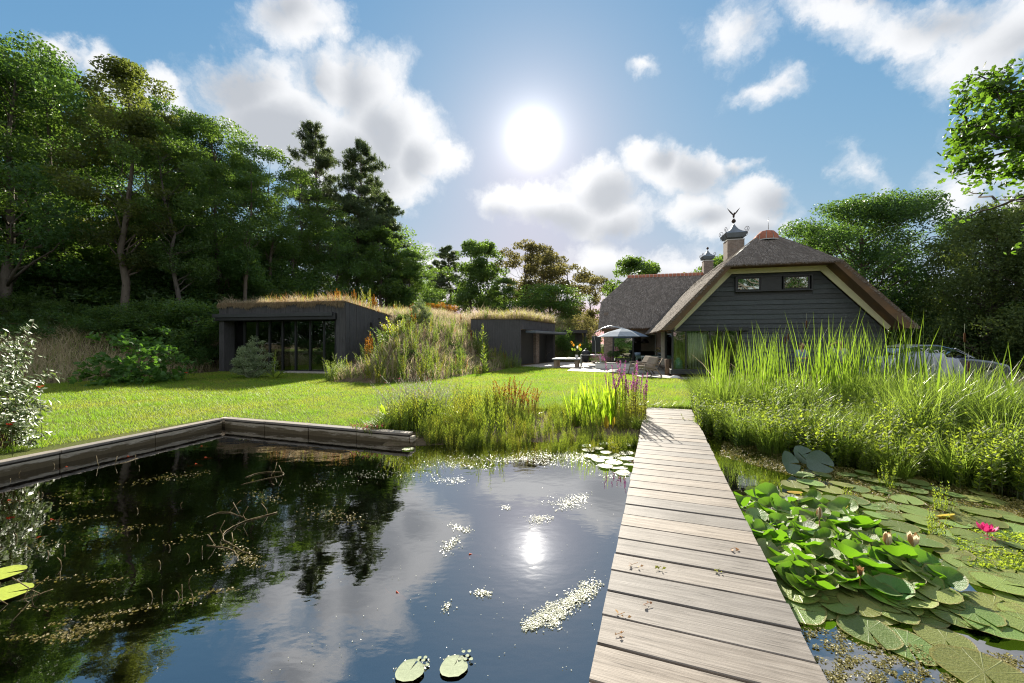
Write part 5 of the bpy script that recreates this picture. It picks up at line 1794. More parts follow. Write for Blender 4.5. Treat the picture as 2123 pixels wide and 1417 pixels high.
# lawn grass, thick near the eye and thinning with distance
r = np.random.default_rng(101)
LV = [(-13, 4.6), (-7.2, 4.6), tuple((POND_C + o1 + o2)[:2]), tuple((POND_C + WR_DIR * 3.3 + o2)[:2]), (-2.4, 7.6), (-2.0, 8.7), (0, 9.1), (2.2, 9.35), (4.25, 9.5), (5.0, 11.2), (7.0, 16.0), (6.87, 16.9), (5.66, 17.8), (5.75, 19.8), (2.96, 21.5), (3.6, 24.1), (.5, 25.8), (-1.4, 19.9), (-3.2, 15.8), (-5, 14.8), (-7.3, 15.6), (-8.3, 19.75), (-15.3, 21.2), (-15.7, 18.5), (-17, 14.7), (-24, 13.6), (-19, 11)]
pts = scatter(LV, 330000, r, lambda x, y: np.clip((6.5 / np.hypot(x, y)) ** 1.35, .10, 1))
d = np.hypot(pts[:, 0], pts[:, 1])
nz = pn(pts[:, 0], pts[:, 1], .8); nz2 = pn(pts[:, 0] + 9, pts[:, 1], 2.6)
tuft = (nz2 > .72) * (pn(pts[:, 0], pts[:, 1] + 5, 1.1) > .55)
hgt = r.uniform(.022, .045, len(pts)) * (1 + 1.1 * tuft) * (1 + .03 * d)
wid = .0045 * (.6 + d / 9)
tint = np.clip(.95 - nz * 1.0 + r.normal(0, .16, len(pts)) - .5 * tuft, 0, 1)
stuff_blades('lawn_grass', pts, np.zeros(len(pts)), hgt, wid, 'lawn', r, .7, 1, .1, tint)

# dry meadow on the mound and bank
MOUND = [(-8.0, 20.5), (-7.2, 16.2), (-5.0, 15.2), (-3.2, 16.2), (-1.4, 20.3), (-.5, 24), (-.1, 26.2), (-2.2, 26.5), (1, 30), (3.1, 32.2), (6, 32), (8, 38), (4, 44), (-14, 44), (-17, 30), (-9.5, 25.2)]
r = np.random.default_rng(102)
pts = scatter(MOUND, 42000, r, lambda x, y: .25 + .75 * (pn(x, y, .7) > .35))
z = height(pts[:, 0], pts[:, 1]) - .03
stuff_blades('dry_meadow_grass', pts, z, r.uniform(.30, .80, len(pts)), r.uniform(.016, .034, len(pts)), 'straw', r, .4, 2, .5)
pts = scatter(MOUND, 20000, r, lambda x, y: .1 + .9 * (pn(x + 3, y, .9) > .5))
stuff_blades('green_meadow_grass', pts, height(pts[:, 0], pts[:, 1]) - .03, r.uniform(.30, .70, len(pts)), r.uniform(.010, .02, len(pts)), 'weed_green', r, .4, 2, .4)
pts = scatter(MOUND, 1800, r, lambda x, y: .05 + .95 * (pn(x + 13, y + 4, .8) > .6))
stuff_blades('red_sorrel', pts, height(pts[:, 0], pts[:, 1]) - .03, r.uniform(.35, .85, len(pts)), r.uniform(.012, .024, len(pts)), 'straw_red', r, .25, 2, .2)
BANK = [(-45, 13.4), (-22, 14.2), (-16.9, 14.9), (-15.9, 18.5), (-15.8, 22), (-17, 30), (-45, 30)]
pts = scatter(BANK, 26000, r, lambda x, y: np.clip(1.3 - (y - 14) * .10, .15, 1) * (.3 + .7 * (pn(x, y, .8) > .4)))
stuff_blades('dry_bank_grass', pts, height(pts[:, 0], pts[:, 1]) - .03, r.uniform(.45, 1.05, len(pts)), r.uniform(.012, .026, len(pts)), 'straw', r, .35, 2, .5)
pts = scatter(BANK, 16000, r, lambda x, y: np.clip(1.3 - (y - 14) * .09, .15, 1))
stuff_blades('green_bank_grass', pts, height(pts[:, 0], pts[:, 1]) - .03, r.uniform(.35, .8, len(pts)), r.uniform(.010, .02, len(pts)), 'weed_green', r, .35, 2, .35)
# grass on the two earth roofs
def roof_points(fr, t0, t1, v0, v1, n, zf, edge):
    t = t0 + (t1 - t0) * r.random(n); v = v0 + (v1 - v0) * r.random(n) ** edge
    p = np.array(fr.o)[None, :] + np.outer(t, np.array(fr.a)) + np.outer(v, np.array(fr.d))
    return p[:, :2], zf(t, v)
p1, z1 = roof_points(f1, -.1, L1, -.05, 5.5, 7000, lambda t, v: TOP1 + .05 - np.clip(v, 0, 5) / 5 * .5, 1.6)
o = stuff_blades('roof_grass', p1 - np.array(C1)[:2], z1, r.uniform(.14, .50, len(p1)) * (.45 + 1.1 * pn(p1[:, 0], p1[:, 1], 2.2)), r.uniform(.010, .020, len(p1)), 'straw', r, .6, 2, .8, parent=pav)
p1, z1 = roof_points(f1, -.1, 4.5, -.05, 4.5, 900, lambda t, v: TOP1 + .05 - np.clip(v, 0, 5) / 5 * .5, 1.2)
o = stuff_blades('roof_sorrel', p1 - np.array(C1)[:2], z1, r.uniform(.3, .75, len(p1)), r.uniform(.010, .02, len(p1)), 'straw_red', r, .25, 2, .3, parent=pav)
p1, z1 = roof_points(f1, -.1, 5, -.02, 4.5, 700, lambda t, v: TOP1 + .05 - np.clip(v, 0, 5) / 5 * .5, 1.2)
o = stuff_blades('roof_weed', p1 - np.array(C1)[:2], z1, r.uniform(.3, .7, len(p1)), r.uniform(.010, .02, len(p1)), 'weed_yellow', r, .25, 2, .3, parent=pav)
p1, z1 = roof_points(f2, -.2, L2, -.05, 4.5, 7000, lambda t, v: TOP2 + .05 + 0 * t, 1.4)
o = stuff_blades('roof_grass', p1 - np.array(C2)[:2], z1, r.uniform(.25, .85, len(p1)) * (.4 + 1.2 * pn(p1[:, 0], p1[:, 1], 1.8)), r.uniform(.014, .03, len(p1)), 'straw', r, .6, 2, .7, parent=pav2)
p1, z1 = roof_points(f2, -.3, L2, -.12, 3.5, 1600, lambda t, v: TOP2 + .03 + 0 * t, 1.2)
o = stuff_blades('roof_weed', p1 - np.array(C2)[:2], z1, r.uniform(.3, 1.0, len(p1)), r.uniform(.014, .03, len(p1)), 'weed_yellow', r, .4, 2, .4, parent=pav2)
pts = scatter([(-2.4, 26.8), (.2, 27.5), (2.9, 32), (5.5, 33), (7.5, 37), (1, 40), (-4, 33)], 9000, r)
z = np.maximum(height(pts[:, 0], pts[:, 1]), np.where((pts[:, 0] < 2.6) & (pts[:, 1] < 31.5), 3.0, -9)) - .03
stuff_blades('tall_dry_grass', pts, z, r.uniform(.5, 1.15, len(pts)) * (.5 + .9 * pn(pts[:, 0], pts[:, 1], 1.3)), r.uniform(.016, .032, len(pts)), 'straw', r, .35, 2, .4)
# hanging fringe over the left fascia
n = 1500
t = L1 * r.random(n); p = np.array(f1.o)[None] + np.outer(t, np.array(f1.a)) + np.outer(np.full(n, -.05), np.array(f1.d)) - np.array(C1)[None]
p[:, 2] = TOP1 + .04
L = r.uniform(.05, .34, n) * (.4 + .9 * pn(t, t * 0, 2.0)); side = np.array(f1.a) * .006
tip = p - np.array([0, 0, 1]) * L[:, None] + np.array(f1.a) * r.normal(0, .07, (n, 1)) - np.array(f1.d) * r.uniform(.03, .12, (n, 1))
mid = p + np.array([0, 0, .05]) - np.array(f1.d) * .05
V = np.stack((p - side, p + side, mid + side * 1.2, tip), 1).reshape(-1, 3)
me = raw_mesh('grass_fringe', V, np.arange(len(V)).reshape(-1, 4), M['straw'], tint=np.repeat(r.random(n), 4))
tag(mobj('grass_fringe', me, pav), kind='stuff')

# ---------------------------------------------------------------- plant kinds
def leafy_stems(seed, stems, H, spread, leaf_len, asp, per, up, lean=.12, taper=.7, nod=0.0, mats=('stem', 'weed_green'), flower=None, base_leaves=0, start=.08, whorl=0, stem_r=.006, spiral=True, big=1.0):
    """several leafy stems; flower=(from, quads per stem, size, spread) uses the third material"""
    r = np.random.default_rng(seed); C = Cloud(); paths, rads = [], []
    for s in range(stems):
        a = r.random() * 2 * PI; q = spread * math.sqrt(r.random())
        b = np.array([math.cos(a) * q, math.sin(a) * q, -.03]); hh = H * r.uniform(.68, 1.08)
        la = a + r.normal(0, .6); ll = lean * r.uniform(.2, 1.6) * hh
        tt = np.linspace(0, 1, 6)[:, None]
        ld = np.array([math.cos(la), math.sin(la), 0])
        path = b + np.array([0, 0, hh]) * tt + ld * ll * tt ** 1.8
        if nod: path = path + ld * nod * hh * tt ** 6 - np.array([0, 0, nod * hh * .5]) * tt ** 8
        paths.append([tuple(x) for x in path]); rads.append([stem_r * (1 - .7 * i / 5) for i in range(6)])
        n = per
        t = start + (1 - start) * (np.arange(n) + r.random(n) * .6) / n
        c = np.stack([np.interp(t, tt[:, 0], path[:, j]) for j in range(3)], 1)
        if whorl:
            ang = (np.arange(n) // whorl) * (PI / 2) + (np.arange(n) % whorl) * 2 * PI / whorl + r.normal(0, .2, n)
            t = np.floor(t * n / whorl) * whorl / n; c = np.stack([np.interp(t, tt[:, 0], path[:, j]) for j in range(3)], 1)
        else: ang = np.arange(n) * 2.4 + r.normal(0, .3, n)
        ua = up + r.normal(0, .2, n)
        d = np.stack((np.cos(ang) * np.cos(ua), np.sin(ang) * np.cos(ua), np.sin(ua)), 1)
        sd = np.stack((-np.sin(ang), np.cos(ang), np.zeros(n)), 1)
        L = (leaf_len * (1 - taper * t ** 1.5) * r.uniform(.7, 1.25, n))[:, None]
        nn = np.cross(sd, d)
        Q = np.stack((c, c + d * L * .5 + sd * L * asp * .5 - nn * L * .06, c + d * L - nn * L * .25, c + d * L * .5 - sd * L * asp * .5 - nn * L * .06), 1)
        C.quads(Q, 1, np.clip(r.random(n) * .7 + .3 * t, 0, 1))
        if flower:
            f0, fn, fs, fw = flower
            t = f0 + (1.03 - f0) * r.random(fn); c = np.stack([np.interp(t, tt[:, 0], path[:, j]) for j in range(3)], 1)
            k = np.clip((1.06 - t) / (1.06 - f0), 0, 1) ** .5
            a2 = r.random(fn) * 2 * PI; c = c + np.stack((np.cos(a2), np.sin(a2), 0 * a2), 1) * (fw * k * r.random(fn))[:, None]
            C.quads(leaf_quads(c, np.full(fn, fs), r, .2, .8), 2, r.random(fn))
    C.tubes(paths, rads, 0, 4)
    if base_leaves:
        a = r.random(base_leaves) * 2 * PI; L = (leaf_len * 1.8 * big * r.uniform(.6, 1.2, base_leaves))[:, None]; ua = r.uniform(.15, .9, base_leaves)
        d = np.stack((np.cos(a) * np.cos(ua), np.sin(a) * np.cos(ua), np.sin(ua)), 1); sd = np.stack((-np.sin(a), np.cos(a), 0 * a), 1)
        c = np.stack((np.cos(a) * spread * .4, np.sin(a) * spread * .4, 0 * a), 1)
        Q = np.stack((c, c + d * L * .55 + sd * L * .19, c + d * L - np.array([0, 0, .12]) * L, c + d * L * .55 - sd * L * .19), 1)
        C.quads(Q, 1, r.random(base_leaves))
    return C.mesh('plant', [M[m] for m in mats])

def bush_mesh(seed, R, H, n, leaf, mat, up=.6, stems=14, kind='quad', shell=.55, aspect=.55, clumps=40, clump=.28, stem='twig'):
    """rounded bush: stems from the root to leaf clumps"""
    r = np.random.default_rng(seed); C = Cloud()
    d = unit(r.normal(0, 1, (clumps, 3))); d[:, 2] = np.abs(d[:, 2])
    k = r.random((clumps, 1)) ** .4 * r.uniform(.8, 1.12, (clumps, 1))
    cen = d * k * np.array([R, R, H * .92]) + np.array([0, 0, .08 * H])
    ci = r.integers(0, clumps, n)
    c = cen[ci] + unit(r.normal(0, 1, (n, 3))) * (r.random((n, 1)) ** shell) * clump * np.array([1, 1, .75])
    c[:, 2] = np.maximum(c[:, 2], .02)
    tint = np.clip(r.random(n) * .65 + (r.random(clumps) * .35)[ci], 0, 1)
    if kind == 'quad': Q = leaf_quads(c, np.full(n, leaf), r, up, aspect)
    else:
        Q = lobed_leaves(c, np.full(n, leaf), r, up, .95); tint = np.tile(tint, 6)
    C.quads(Q, 1, tint)
    C.tubes([bend((0, 0, -.1), e, r, 4, .08, .05) for e in cen[:stems]], [[.018, .014, .011, .008, .004]] * stems, 0, 4)
    return C.mesh('bush', [M[stem], M[mat]])

def place(name, me, x, y, z, label, cat, s=1.0, rz=None, group=None, tilt=0.0):
    o = mobj(name, me)
    o.location = (x, y, z); o.scale = s if isinstance(s, tuple) else (s, s, s)
    o.rotation_euler = (tilt, 0, random.random() * 6.28 if rz is None else rz)
    return tag(o, label, cat, group)

def at(px, Y): return X_at(px, Y)

# shrubs of the bank and pavilion bed
me = bush_mesh(51, 1.6, 2.15, 1700, .17, 'leaf_big', .55, 24, 'lobed', .6, clumps=110, clump=.30)
place('round_leaved_shrub', me, at(285, 15.3), 15.3, gz(at(285, 15.3), 15.3) - .05, 'large leafy green shrub with broad round leaves at the lawn edge', 'shrub', 1.0, .4)
me = bush_mesh(52, 1.0, 1.25, 5200, .085, 'leaf_mid', .6, 16, clumps=60, clump=.28)
place('rounded_shrub', me, at(378, 20.5), 20.5, gz(at(378, 20.5), 20.5) + .1, 'dense rounded green shrub high on the bank beside the pavilion', 'shrub', 1.1, 1.0)
place('rounded_shrub', me, at(430, 22.5), 22.5, gz(at(430, 22.5), 22.5) + .1, 'feathery grey green bush against the left pavilion corner', 'shrub', .95, 2.0)
me = bush_mesh(53, 2.6, 1.5, 5200, .12, 'leaf_dark', .6, 16, clumps=60, clump=.4)
place('dark_shrub', me, at(150, 20), 20, gz(at(150, 20), 20), 'dark low shrub above the dry grass bank at the wood edge', 'shrub', 1.0, 1.0)

WORM = leafy_stems(54, 52, 1.75, .55, .11, .30, 64, .75, .30, .55, mats=('pale', 'leaf_blue'), flower=(.72, 30, .03, .03) , start=.1, stem_r=.008) if False else leafy_stems(54, 74, 1.7, .50, .085, .42, 84, .55, .42, .35, mats=('pale', 'leaf_blue'), start=.1, stem_r=.006)
WORM = bush_mesh(54, .72, 1.62, 7000, .06, 'leaf_blue', .25, 30, clumps=90, clump=.17, stem='pale')
place('wormwood_bush', WORM, at(522, 17.3), 17.3, -.02, 'silvery grey green feathery bush before the pavilion glass', 'shrub', (1.25, 1.1, 1.08), .5)
place('wormwood_bush', WORM, at(872, 22.0), 22.0, gz(at(872, 22), 22) - .1, 'silvery grey green bush on top of the mound right of the left pavilion', 'shrub', .92, 2.5)

MULL = leafy_stems(55, 1, 1.9, .02, .34, .34, 46, .45, .03, .78, mats=('pale', 'weed_green'), flower=(.66, 130, .035, .035), base_leaves=12, stem_r=.018, start=.03)
MULL.materials.append(M['weed_yellow'])
place('mullein', MULL, at(569, 16.8), 16.8, -.02, 'tall mullein with large pale leaves right of the silvery bush', 'mullein', .86, .3)
place('mullein', MULL, at(999, 23.4), 23.4, gz(at(999, 23.4), 23.4) - .1, 'tallest mullein spike, in front of the small pavilion side wall top', 'mullein', 1.5, 1.3)
place('mullein', MULL, at(1003, 20.4), 20.4, gz(at(1003, 20.4), 20.4) - .05, 'mullein with narrow spike low in the weeds below the tallest one', 'mullein', 1.15, 2.3)

SPIKE = [leafy_stems(60 + i, 5 + i, 1.15, .22, .13, .22, 64, .55, .10, .62, nod=.10 * (i % 2), mats=('stem', 'weed_green'), start=.06) for i in range(3)]
SPIKE_Y = [leafy_stems(65 + i, 5, 1.0, .24, .12, .26, 56, .6, .14, .6, nod=.06, mats=('stem', 'weed_yellow'), start=.06) for i in range(2)]
DOCK = [leafy_stems(70 + i, 4, 1.0, .12, .08, .35, 24, .6, .08, .8, mats=('twig', 'straw_red', 'dock'), flower=(.35, 150, .045, .06), start=.05) for i in range(2)]
for m_ in SPIKE + SPIKE_Y: m_.materials
# the weeds on the mound front, each a plant
r = np.random.default_rng(110)
WEEDS = [(-8.0, 16.4), (-7.2, 15.3), (-5.0, 14.6), (-3.2, 15.6), (-1.6, 19.2), (-.3, 23.2), (-.4, 25.4), (-2.3, 25.2), (-6.8, 22.5), (-8.0, 20)]
pw_ = scatter(WEEDS, 130, r, lambda x, y: np.clip(1.5 - (y - 14.6) * .10, .25, 1))
kinds = r.random(len(pw_))
for (x, y), k_ in zip(pw_, kinds):
    s = r.uniform(.55, 1.15)
    if k_ < .64: place('tall_weed', SPIKE[r.integers(3)], x, y, gz(x, y) - .03, 'upright bright green leafy weed on the front of the mound', 'weed', s, None, 'tall green weeds on the mound front')
    elif k_ < .92: place('yellow_weed', SPIKE_Y[r.integers(2)], x, y, gz(x, y) - .03, 'upright yellow green leafy weed on the front of the mound', 'weed', s, None, 'yellow green weeds on the mound front')
    else: place('dock_plant', DOCK[r.integers(2)], x, y, gz(x, y) - .03, 'rusty red dock stalks among the weeds on the mound front', 'dock', s, None, 'rusty docks on the mound front')
for (px, Y, s) in ((1008, 24.6, .9), (1022, 24.9, 1.1), (1034, 24.4, .8), (1044, 25.1, 1.2), (1055, 24.6, 1.0), (1066, 25.0, 1.15), (1074, 24.2, .8), (1015, 23.8, .8), (1050, 23.6, .7), (1030, 25.4, 1.3), (1000, 25.3, 1.3), (1062, 24.0, .7), (992, 24.6, 1.2)):
    place('tall_weed', (SPIKE + SPIKE_Y)[r.integers(5)], at(px, Y), Y, gz(at(px, Y), Y) - .03, 'upright green weed in front of the small pavilion side wall', 'weed', s, None, 'weeds before the small pavilion side wall')
BRAM = bush_mesh(78, .9, .8, 2600, .10, 'leaf_mid', .5, 12, clumps=34, clump=.28)
for (x, y) in scatter([(-6.5, 20), (-4.5, 17.5), (-2.6, 18.5), (-1.8, 23), (-3.5, 25), (-6.8, 24)], 7, r):
    place('bramble', BRAM, x, y, gz(x, y) - .1, 'dark green bramble mound in the weeds between the two pavilions', 'bramble', r.uniform(.45, .8), None, 'brambles on the mound front')
place('dock_plant', DOCK[0], at(764, 18.2), 18.2, gz(at(764, 18.2), 18.2) - .05, 'tallest orange brown dock in front of the pavilion side wall', 'dock', (1.35, 1.35, 1.75), .2)
# weeds standing on the mound top and roofs
r = np.random.default_rng(111)
for (px, Y, kd, s) in ((735, 21.6, 'd', 1.0), (748, 22.5, 'y', .9), (764, 23.5, 'y', 1.35), (775, 23, 'd', .9), (725, 21.5, 'y', .7), (700, 21.2, 'd', .85), (690, 21.8, 'g', .6), (655, 21.5, 'd', .7), (620, 21.6, 'g', .6), (700, 22, 'd', 1.1)):
    x = at(px, Y); me = {'d': DOCK[0], 'y': SPIKE_Y[0], 'g': SPIKE[0]}[kd]
    place('roof_plant', me, x, Y, 3.45, {'d': 'red brown dock standing in the dry grass of the left pavilion roof', 'y': 'tall yellow seeding weed on the right end of the left pavilion roof', 'g': 'small green weed in the dry grass of the left pavilion roof'}[kd], 'weed', s, None, {'d': 'docks on the left pavilion roof', 'y': 'seeding weeds on the left pavilion roof', 'g': 'green weeds on the left pavilion roof'}[kd])
top_pts = scatter([(-7, 24), (-2, 26.8), (.5, 30), (2, 34), (-4, 34), (-9, 28)], 46, r)
for (x, y) in top_pts:
    kd = r.random(); s = r.uniform(.6, 1.0); g = max(gz(x, y), 3.1 if (x > -2.6 and y > 26) else 0) - .03
    if kd < .45: place('ridge_weed', SPIKE[r.integers(3)], x, y, g, 'green weed rising above the dry grass along the mound top', 'weed', s, None, 'green weeds along the mound top')
    elif kd < .75: place('ridge_weed', SPIKE_Y[r.integers(2)], x, y, g, 'yellow green weed rising above the dry grass along the mound top', 'weed', s, None, 'yellow green weeds along the mound top')
    else: place('ridge_dock', DOCK[r.integers(2)], x, y, g, 'brown dock rising above the dry grass along the mound top', 'dock', s, None, 'brown docks along the mound top')
me = leafy_stems(72, 26, 1.3, .8, .20, .5, 34, .5, .4, .4, mats=('stem', 'weed_yellow'))
place('yellow_leaved_shrub', me, at(832, 21.0), 21.0, gz(at(832, 21), 21) - .1, 'yellow green leafy shrub at the end of the pavilion side wall', 'shrub', 1.0, 1.0)
me = leafy_stems(73, 30, 1.2, .75, .16, .5, 34, .5, .4, .4, mats=('stem', 'leaf_mid'))
place('green_shrub', me, at(815, 20.2), 20.2, gz(at(815, 20.2), 20.2) - .1, 'dark green leafy shrub under the yellow green one by the side wall', 'shrub', 1.0, 1.0)
# brown bush beyond the mound and tawny seeding shrub
me = bush_mesh(74, 1.5, 1.6, 4200, .12, 'dock', .4, 14, clumps=50, clump=.4)
place('tawny_shrub', me, at(915, 36), 36, gz(at(915, 36), 36), 'tawny seeding shrub on the skyline of the mound left of centre', 'shrub', 1.0, 1.0)
me = bush_mesh(75, 2.4, 2.3, 5200, .14, 'leaf_olive', .5, 14, clumps=60, clump=.5)
place('olive_shrub', me, at(1205, 38), 38, gz(at(1205, 38), 38) - .2, 'olive brown bushes beside the wing roof on the left', 'shrub', (1.3, 1, 1.25), 1.0)
me2 = bush_mesh(76, 1.6, 1.3, 5200, .09, 'leaf_mid', .5, 14, clumps=60, clump=.35)
place('slope_shrub', me2, at(1190, 32.6), 32.6, gz(at(1190, 32.6), 32.6), 'green bush on the slope between the small pavilion and the house', 'shrub', (1.0, .8, 1.1), 1.0)
place('slope_shrub', me2, at(1168, 33.5), 33.5, gz(at(1168, 33.5), 33.5), 'green bush right beside the small pavilion canopy', 'shrub', (.8, .8, 1.4), 3.0)
place('slope_shrub', me2, at(1232, 33.5), 33.5, gz(at(1232, 33.5), 33.5), 'dark green bush beside the left end of the brick wing', 'shrub', (.9, .9, 1.5), 2.0)
SL = [(3.6, 32.2), (5.0, 31.2), (7.2, 34), (10, 40), (3, 40)]
pts = scatter(SL, 5000, r)
stuff_blades('slope_grass', pts, height(pts[:, 0], pts[:, 1]) - .03, r.uniform(.35, 1.0, len(pts)), r.uniform(.015, .03, len(pts)), 'weed_green', r, .35, 2, .35)
LAV = leafy_stems(77, 60, .75, .35, .06, .2, 12, .8, .5, .4, mats=('leaf_blue', 'leaf_blue', 'purple'), flower=(.6, 14, .03, .012))
for i, (px, Y) in enumerate(((1236, 28.2), (1246, 27.4), (1254, 26.6))):
    place('lavender', LAV, at(px, Y), Y, .0, 'lilac lavender bush at the foot of the brick pillar', 'lavender', 1.0, None, 'lavender along the terrace edge')
# left near bush with shining leaves
def gloss_bush():
    r = np.random.default_rng(57); C = Cloud(); base = np.array([0, 0, 0.]); paths, rads = [], []
    loc = np.array([at(8, 5.75), 5.75, 0])
    ends = [(48, 676, 5.6), (20, 690, 5.9), (60, 705, 5.7), (35, 740, 5.5), (100, 768, 5.6), (80, 800, 5.5), (70, 850, 5.4), (88, 872, 5.7), (20, 720, 5.4), (5, 700, 5.6), (55, 770, 5.9), (40, 800, 5.3), (60, 900, 5.5), (75, 915, 5.7), (30, 860, 5.3), (-25, 690, 5.6), (-50, 720, 5.8), (-20, 770, 5.4), (-60, 800, 5.6), (10, 780, 5.3), (45, 880, 5.3), (95, 840, 5.8), (15, 840, 5.6), (62, 735, 5.8)]
    for (px, py, Y) in ends:
        e = np.array(PY(px, py, Y)) - loc
        path = bend((r.normal(0, .08), r.normal(0, .08), -.05), e, r, 6, .10, .03); paths.append(path); rads.append([.010, .009, .0075, .006, .005, .004, .003])
        pp = np.array(path)
        for j in range(5):
            q = pp[r.integers(2, 6)]; e2 = q + unit(r.normal(0, 1, 3) + np.array([0, 0, .5])) * r.uniform(.15, .34)
            paths.append(bend(q, e2, r, 3, .05, .05)); rads.append([.004, .0035, .003, .002])
            n = 16; t = r.random((n, 1)); c = q + (e2 - q) * t + r.normal(0, .03, (n, 3))
            C.quads(leaf_quads(c, np.full(n, .080), r, .76, .38, .05, (e2 - q) * 2, ndir=(.72, .22, .66)), 1, r.random(n))
        n = 26; t = r.uniform(.4, 1.02, n); c = np.stack([np.interp(t, np.linspace(0, 1, 7), pp[:, j]) for j in range(3)], 1) + r.normal(0, .035, (n, 3))
        C.quads(leaf_quads(c, np.full(n, .080), r, .76, .38, .05, e * .8, ndir=(.72, .22, .66)), 1, r.random(n))
    C.tubes(paths, rads, 0, 4)
    me = C.mesh('bush', [M['twig'], M['leaf_gloss']])
    return place('glossy_bush', me, loc[0], loc[1], 0, 'arching bush with small shining leaves at the left edge by the pond wall', 'bush', 1.0, 0.0)
gloss_bush()
def poppy(px, py, Y, label, size=.045):
    root = thing('poppy', label, 'poppy', Vector((at(px, Y), Y, 0)))
    c = PY(px, py, Y); mb = MB(); mb.tube([(at(px, Y) + .03, Y, -.02), tuple(c)], .003, 4); mb.build('stem', M['stem'], root)
    for i in range(4):
        a = i * PI / 2 + .4; mb = MB(); o_ = Vector((math.cos(a), math.sin(a), .55)); t_ = Vector((-math.sin(a), math.cos(a), 0))
        mb.add([c, c + o_ * size * .6 + t_ * size * .6, c + o_ * size + Vector((0, 0, .01)), c + o_ * size * .6 - t_ * size * .6], [(0, 1, 2, 3)]); mb.build('petal', M['red'], root)
poppy(83, 804, 5.7, 'small red poppy at the tip of the glossy bush over the lawn shade')
poppy(22, 882, 5.3, 'red poppy low in the glossy bush at the left edge')
poppy(386, 774, 15.2, 'red poppy in the grass right of the round leaved shrub', .06)

# ================================================================ pond planting
r = np.random.default_rng(120)
def bank_z(x, y): return max(gz(x, y), WATER_Z - .25)

# ---- reed bed on the right
def clump(seed, n, H, spread, width, mat, lean=.12, droop=.08, seg=4, hv=.4):
    r = np.random.default_rng(seed)
    a = r.random(n) * 2 * PI; q = spread * np.sqrt(r.random(n))
    base = np.stack((np.cos(a) * q, np.sin(a) * q, np.full(n, -.05)), 1)
    return blade_mesh('blades', base, a + r.normal(0, .7, n), H * r.uniform(1 - hv, 1.08, n), lean * r.uniform(.1, 1.8, n), width * r.uniform(.6, 1.25, n), r, M[mat], seg, droop * r.uniform(0, 2, n))

CAT = [clump(130 + i, 20, 2.2, .32, .026, 'reed', .12, .05, 5, .55) for i in range(4)]
CATW = [clump(136 + i, 9, 1.9, .12, .040, 'reed', .14, .03, 4, .35) for i in range(2)]
SEDGE = [clump(140 + i, 300, 1.0, .24, .011, 'sedge', .22, .42, 5, .5) for i in range(3)]
SEDGE_T = [clump(145 + i, 240, 1.35, .22, .014, 'sedge', .24, .50, 5, .45) for i in range(2)]

def cattail(x, y, s, k, label, grp):
    root = thing('cattail_clump', label, 'cattails', (x, y, bank_z(x, y)), random.random() * 6.28, grp)
    root.scale = (s, s, s)
    mobj('leaf_blades', CAT[k % 4], root)
    return root
n_c = 0
REEDS = [(5.0, 9.6), (6.2, 8.6), (8.0, 8.2), (9.6, 8.6), (10.5, 10.4), (8.0, 11.2), (5.6, 11.2)]
for (x, y) in scatter(REEDS, 30, r):
    s = r.uniform(.80, 1.08)
    cattail(x, y, s, n_c, 'clump of tall upright cattail blades in the reed bed before the black gable', 'cattail clumps of the reed bed'); n_c += 1
for (px, Y, s) in ((1490, 9.0, .82), (1530, 9.2, .92), (1575, 9.4, .98), (1625, 9.2, .96), (1690, 9.3, 1.02), (1720, 9.0, 1.06), (1770, 9.2, .98), (1640, 8.4, .9), (1580, 8.6, .85)):
    cattail(X_at(px, Y), Y, s, n_c, 'clump of tall upright cattail blades in the reed bed before the black gable', 'cattail clumps of the reed bed'); n_c += 1
for i, (px, Y, s, lb) in enumerate(((1925, 6.9, .98, 'broad bladed cattail clump standing tallest in front of the parked car'), (1880, 7.3, .85, 'broad bladed cattail clump left of the tallest one before the car'), (1995, 7.0, .86, 'broad bladed cattail clump right of the tallest one before the car'), (2045, 6.6, .92, 'broad bladed cattail clump near the right edge in the sedge'), (2110, 6.2, .98, 'broad bladed cattail clump at the right picture edge'))):
    x = X_at(px, Y)
    o = place('cattail_clump', CATW[i % 2], x, Y, bank_z(x, Y), lb, 'cattails', s, i * 1.3)
DEAD = clump(139, 14, 1.6, .3, .016, 'straw', .3, .15, 4, .6)
for (x, y) in scatter(REEDS, 16, r):
    place('dead_reed', DEAD, x, y, bank_z(x, y), 'bent dead straw coloured reed stems among the green blades', 'reeds', r.uniform(.6, 1.1), None, 'dead stems in the reed bed')
# brown seed heads
for (px, py, Y) in ((1628, 705, 8.9), (1634, 700, 9.1), (1672, 672, 9.2), (2008, 760, 6.8), (2000, 700, 7.0), (1580, 760, 9.0)):
    c = PY(px, py, Y); g = bank_z(c.x, Y)
    root = thing('cattail_spike', 'brown cattail seed head on its stalk among the reed blades', 'cattail', (c.x, Y, g), 0, 'cattail seed heads')
    mb = MB(); mb.tube([(c.x, Y, g - .05), (c.x + .02, Y, (g + c.z) / 2), c, c + Vector((0, 0, .24))], [.005, .005, .004, .002], 5); mb.build('stalk', M['stem'], root)
    mb = MB(); mb.lathe([(.003, -.09), (.013, -.08), (.014, .06), (.004, .085)], c, 7); mb.build('seed_head', M['cattail'], root)

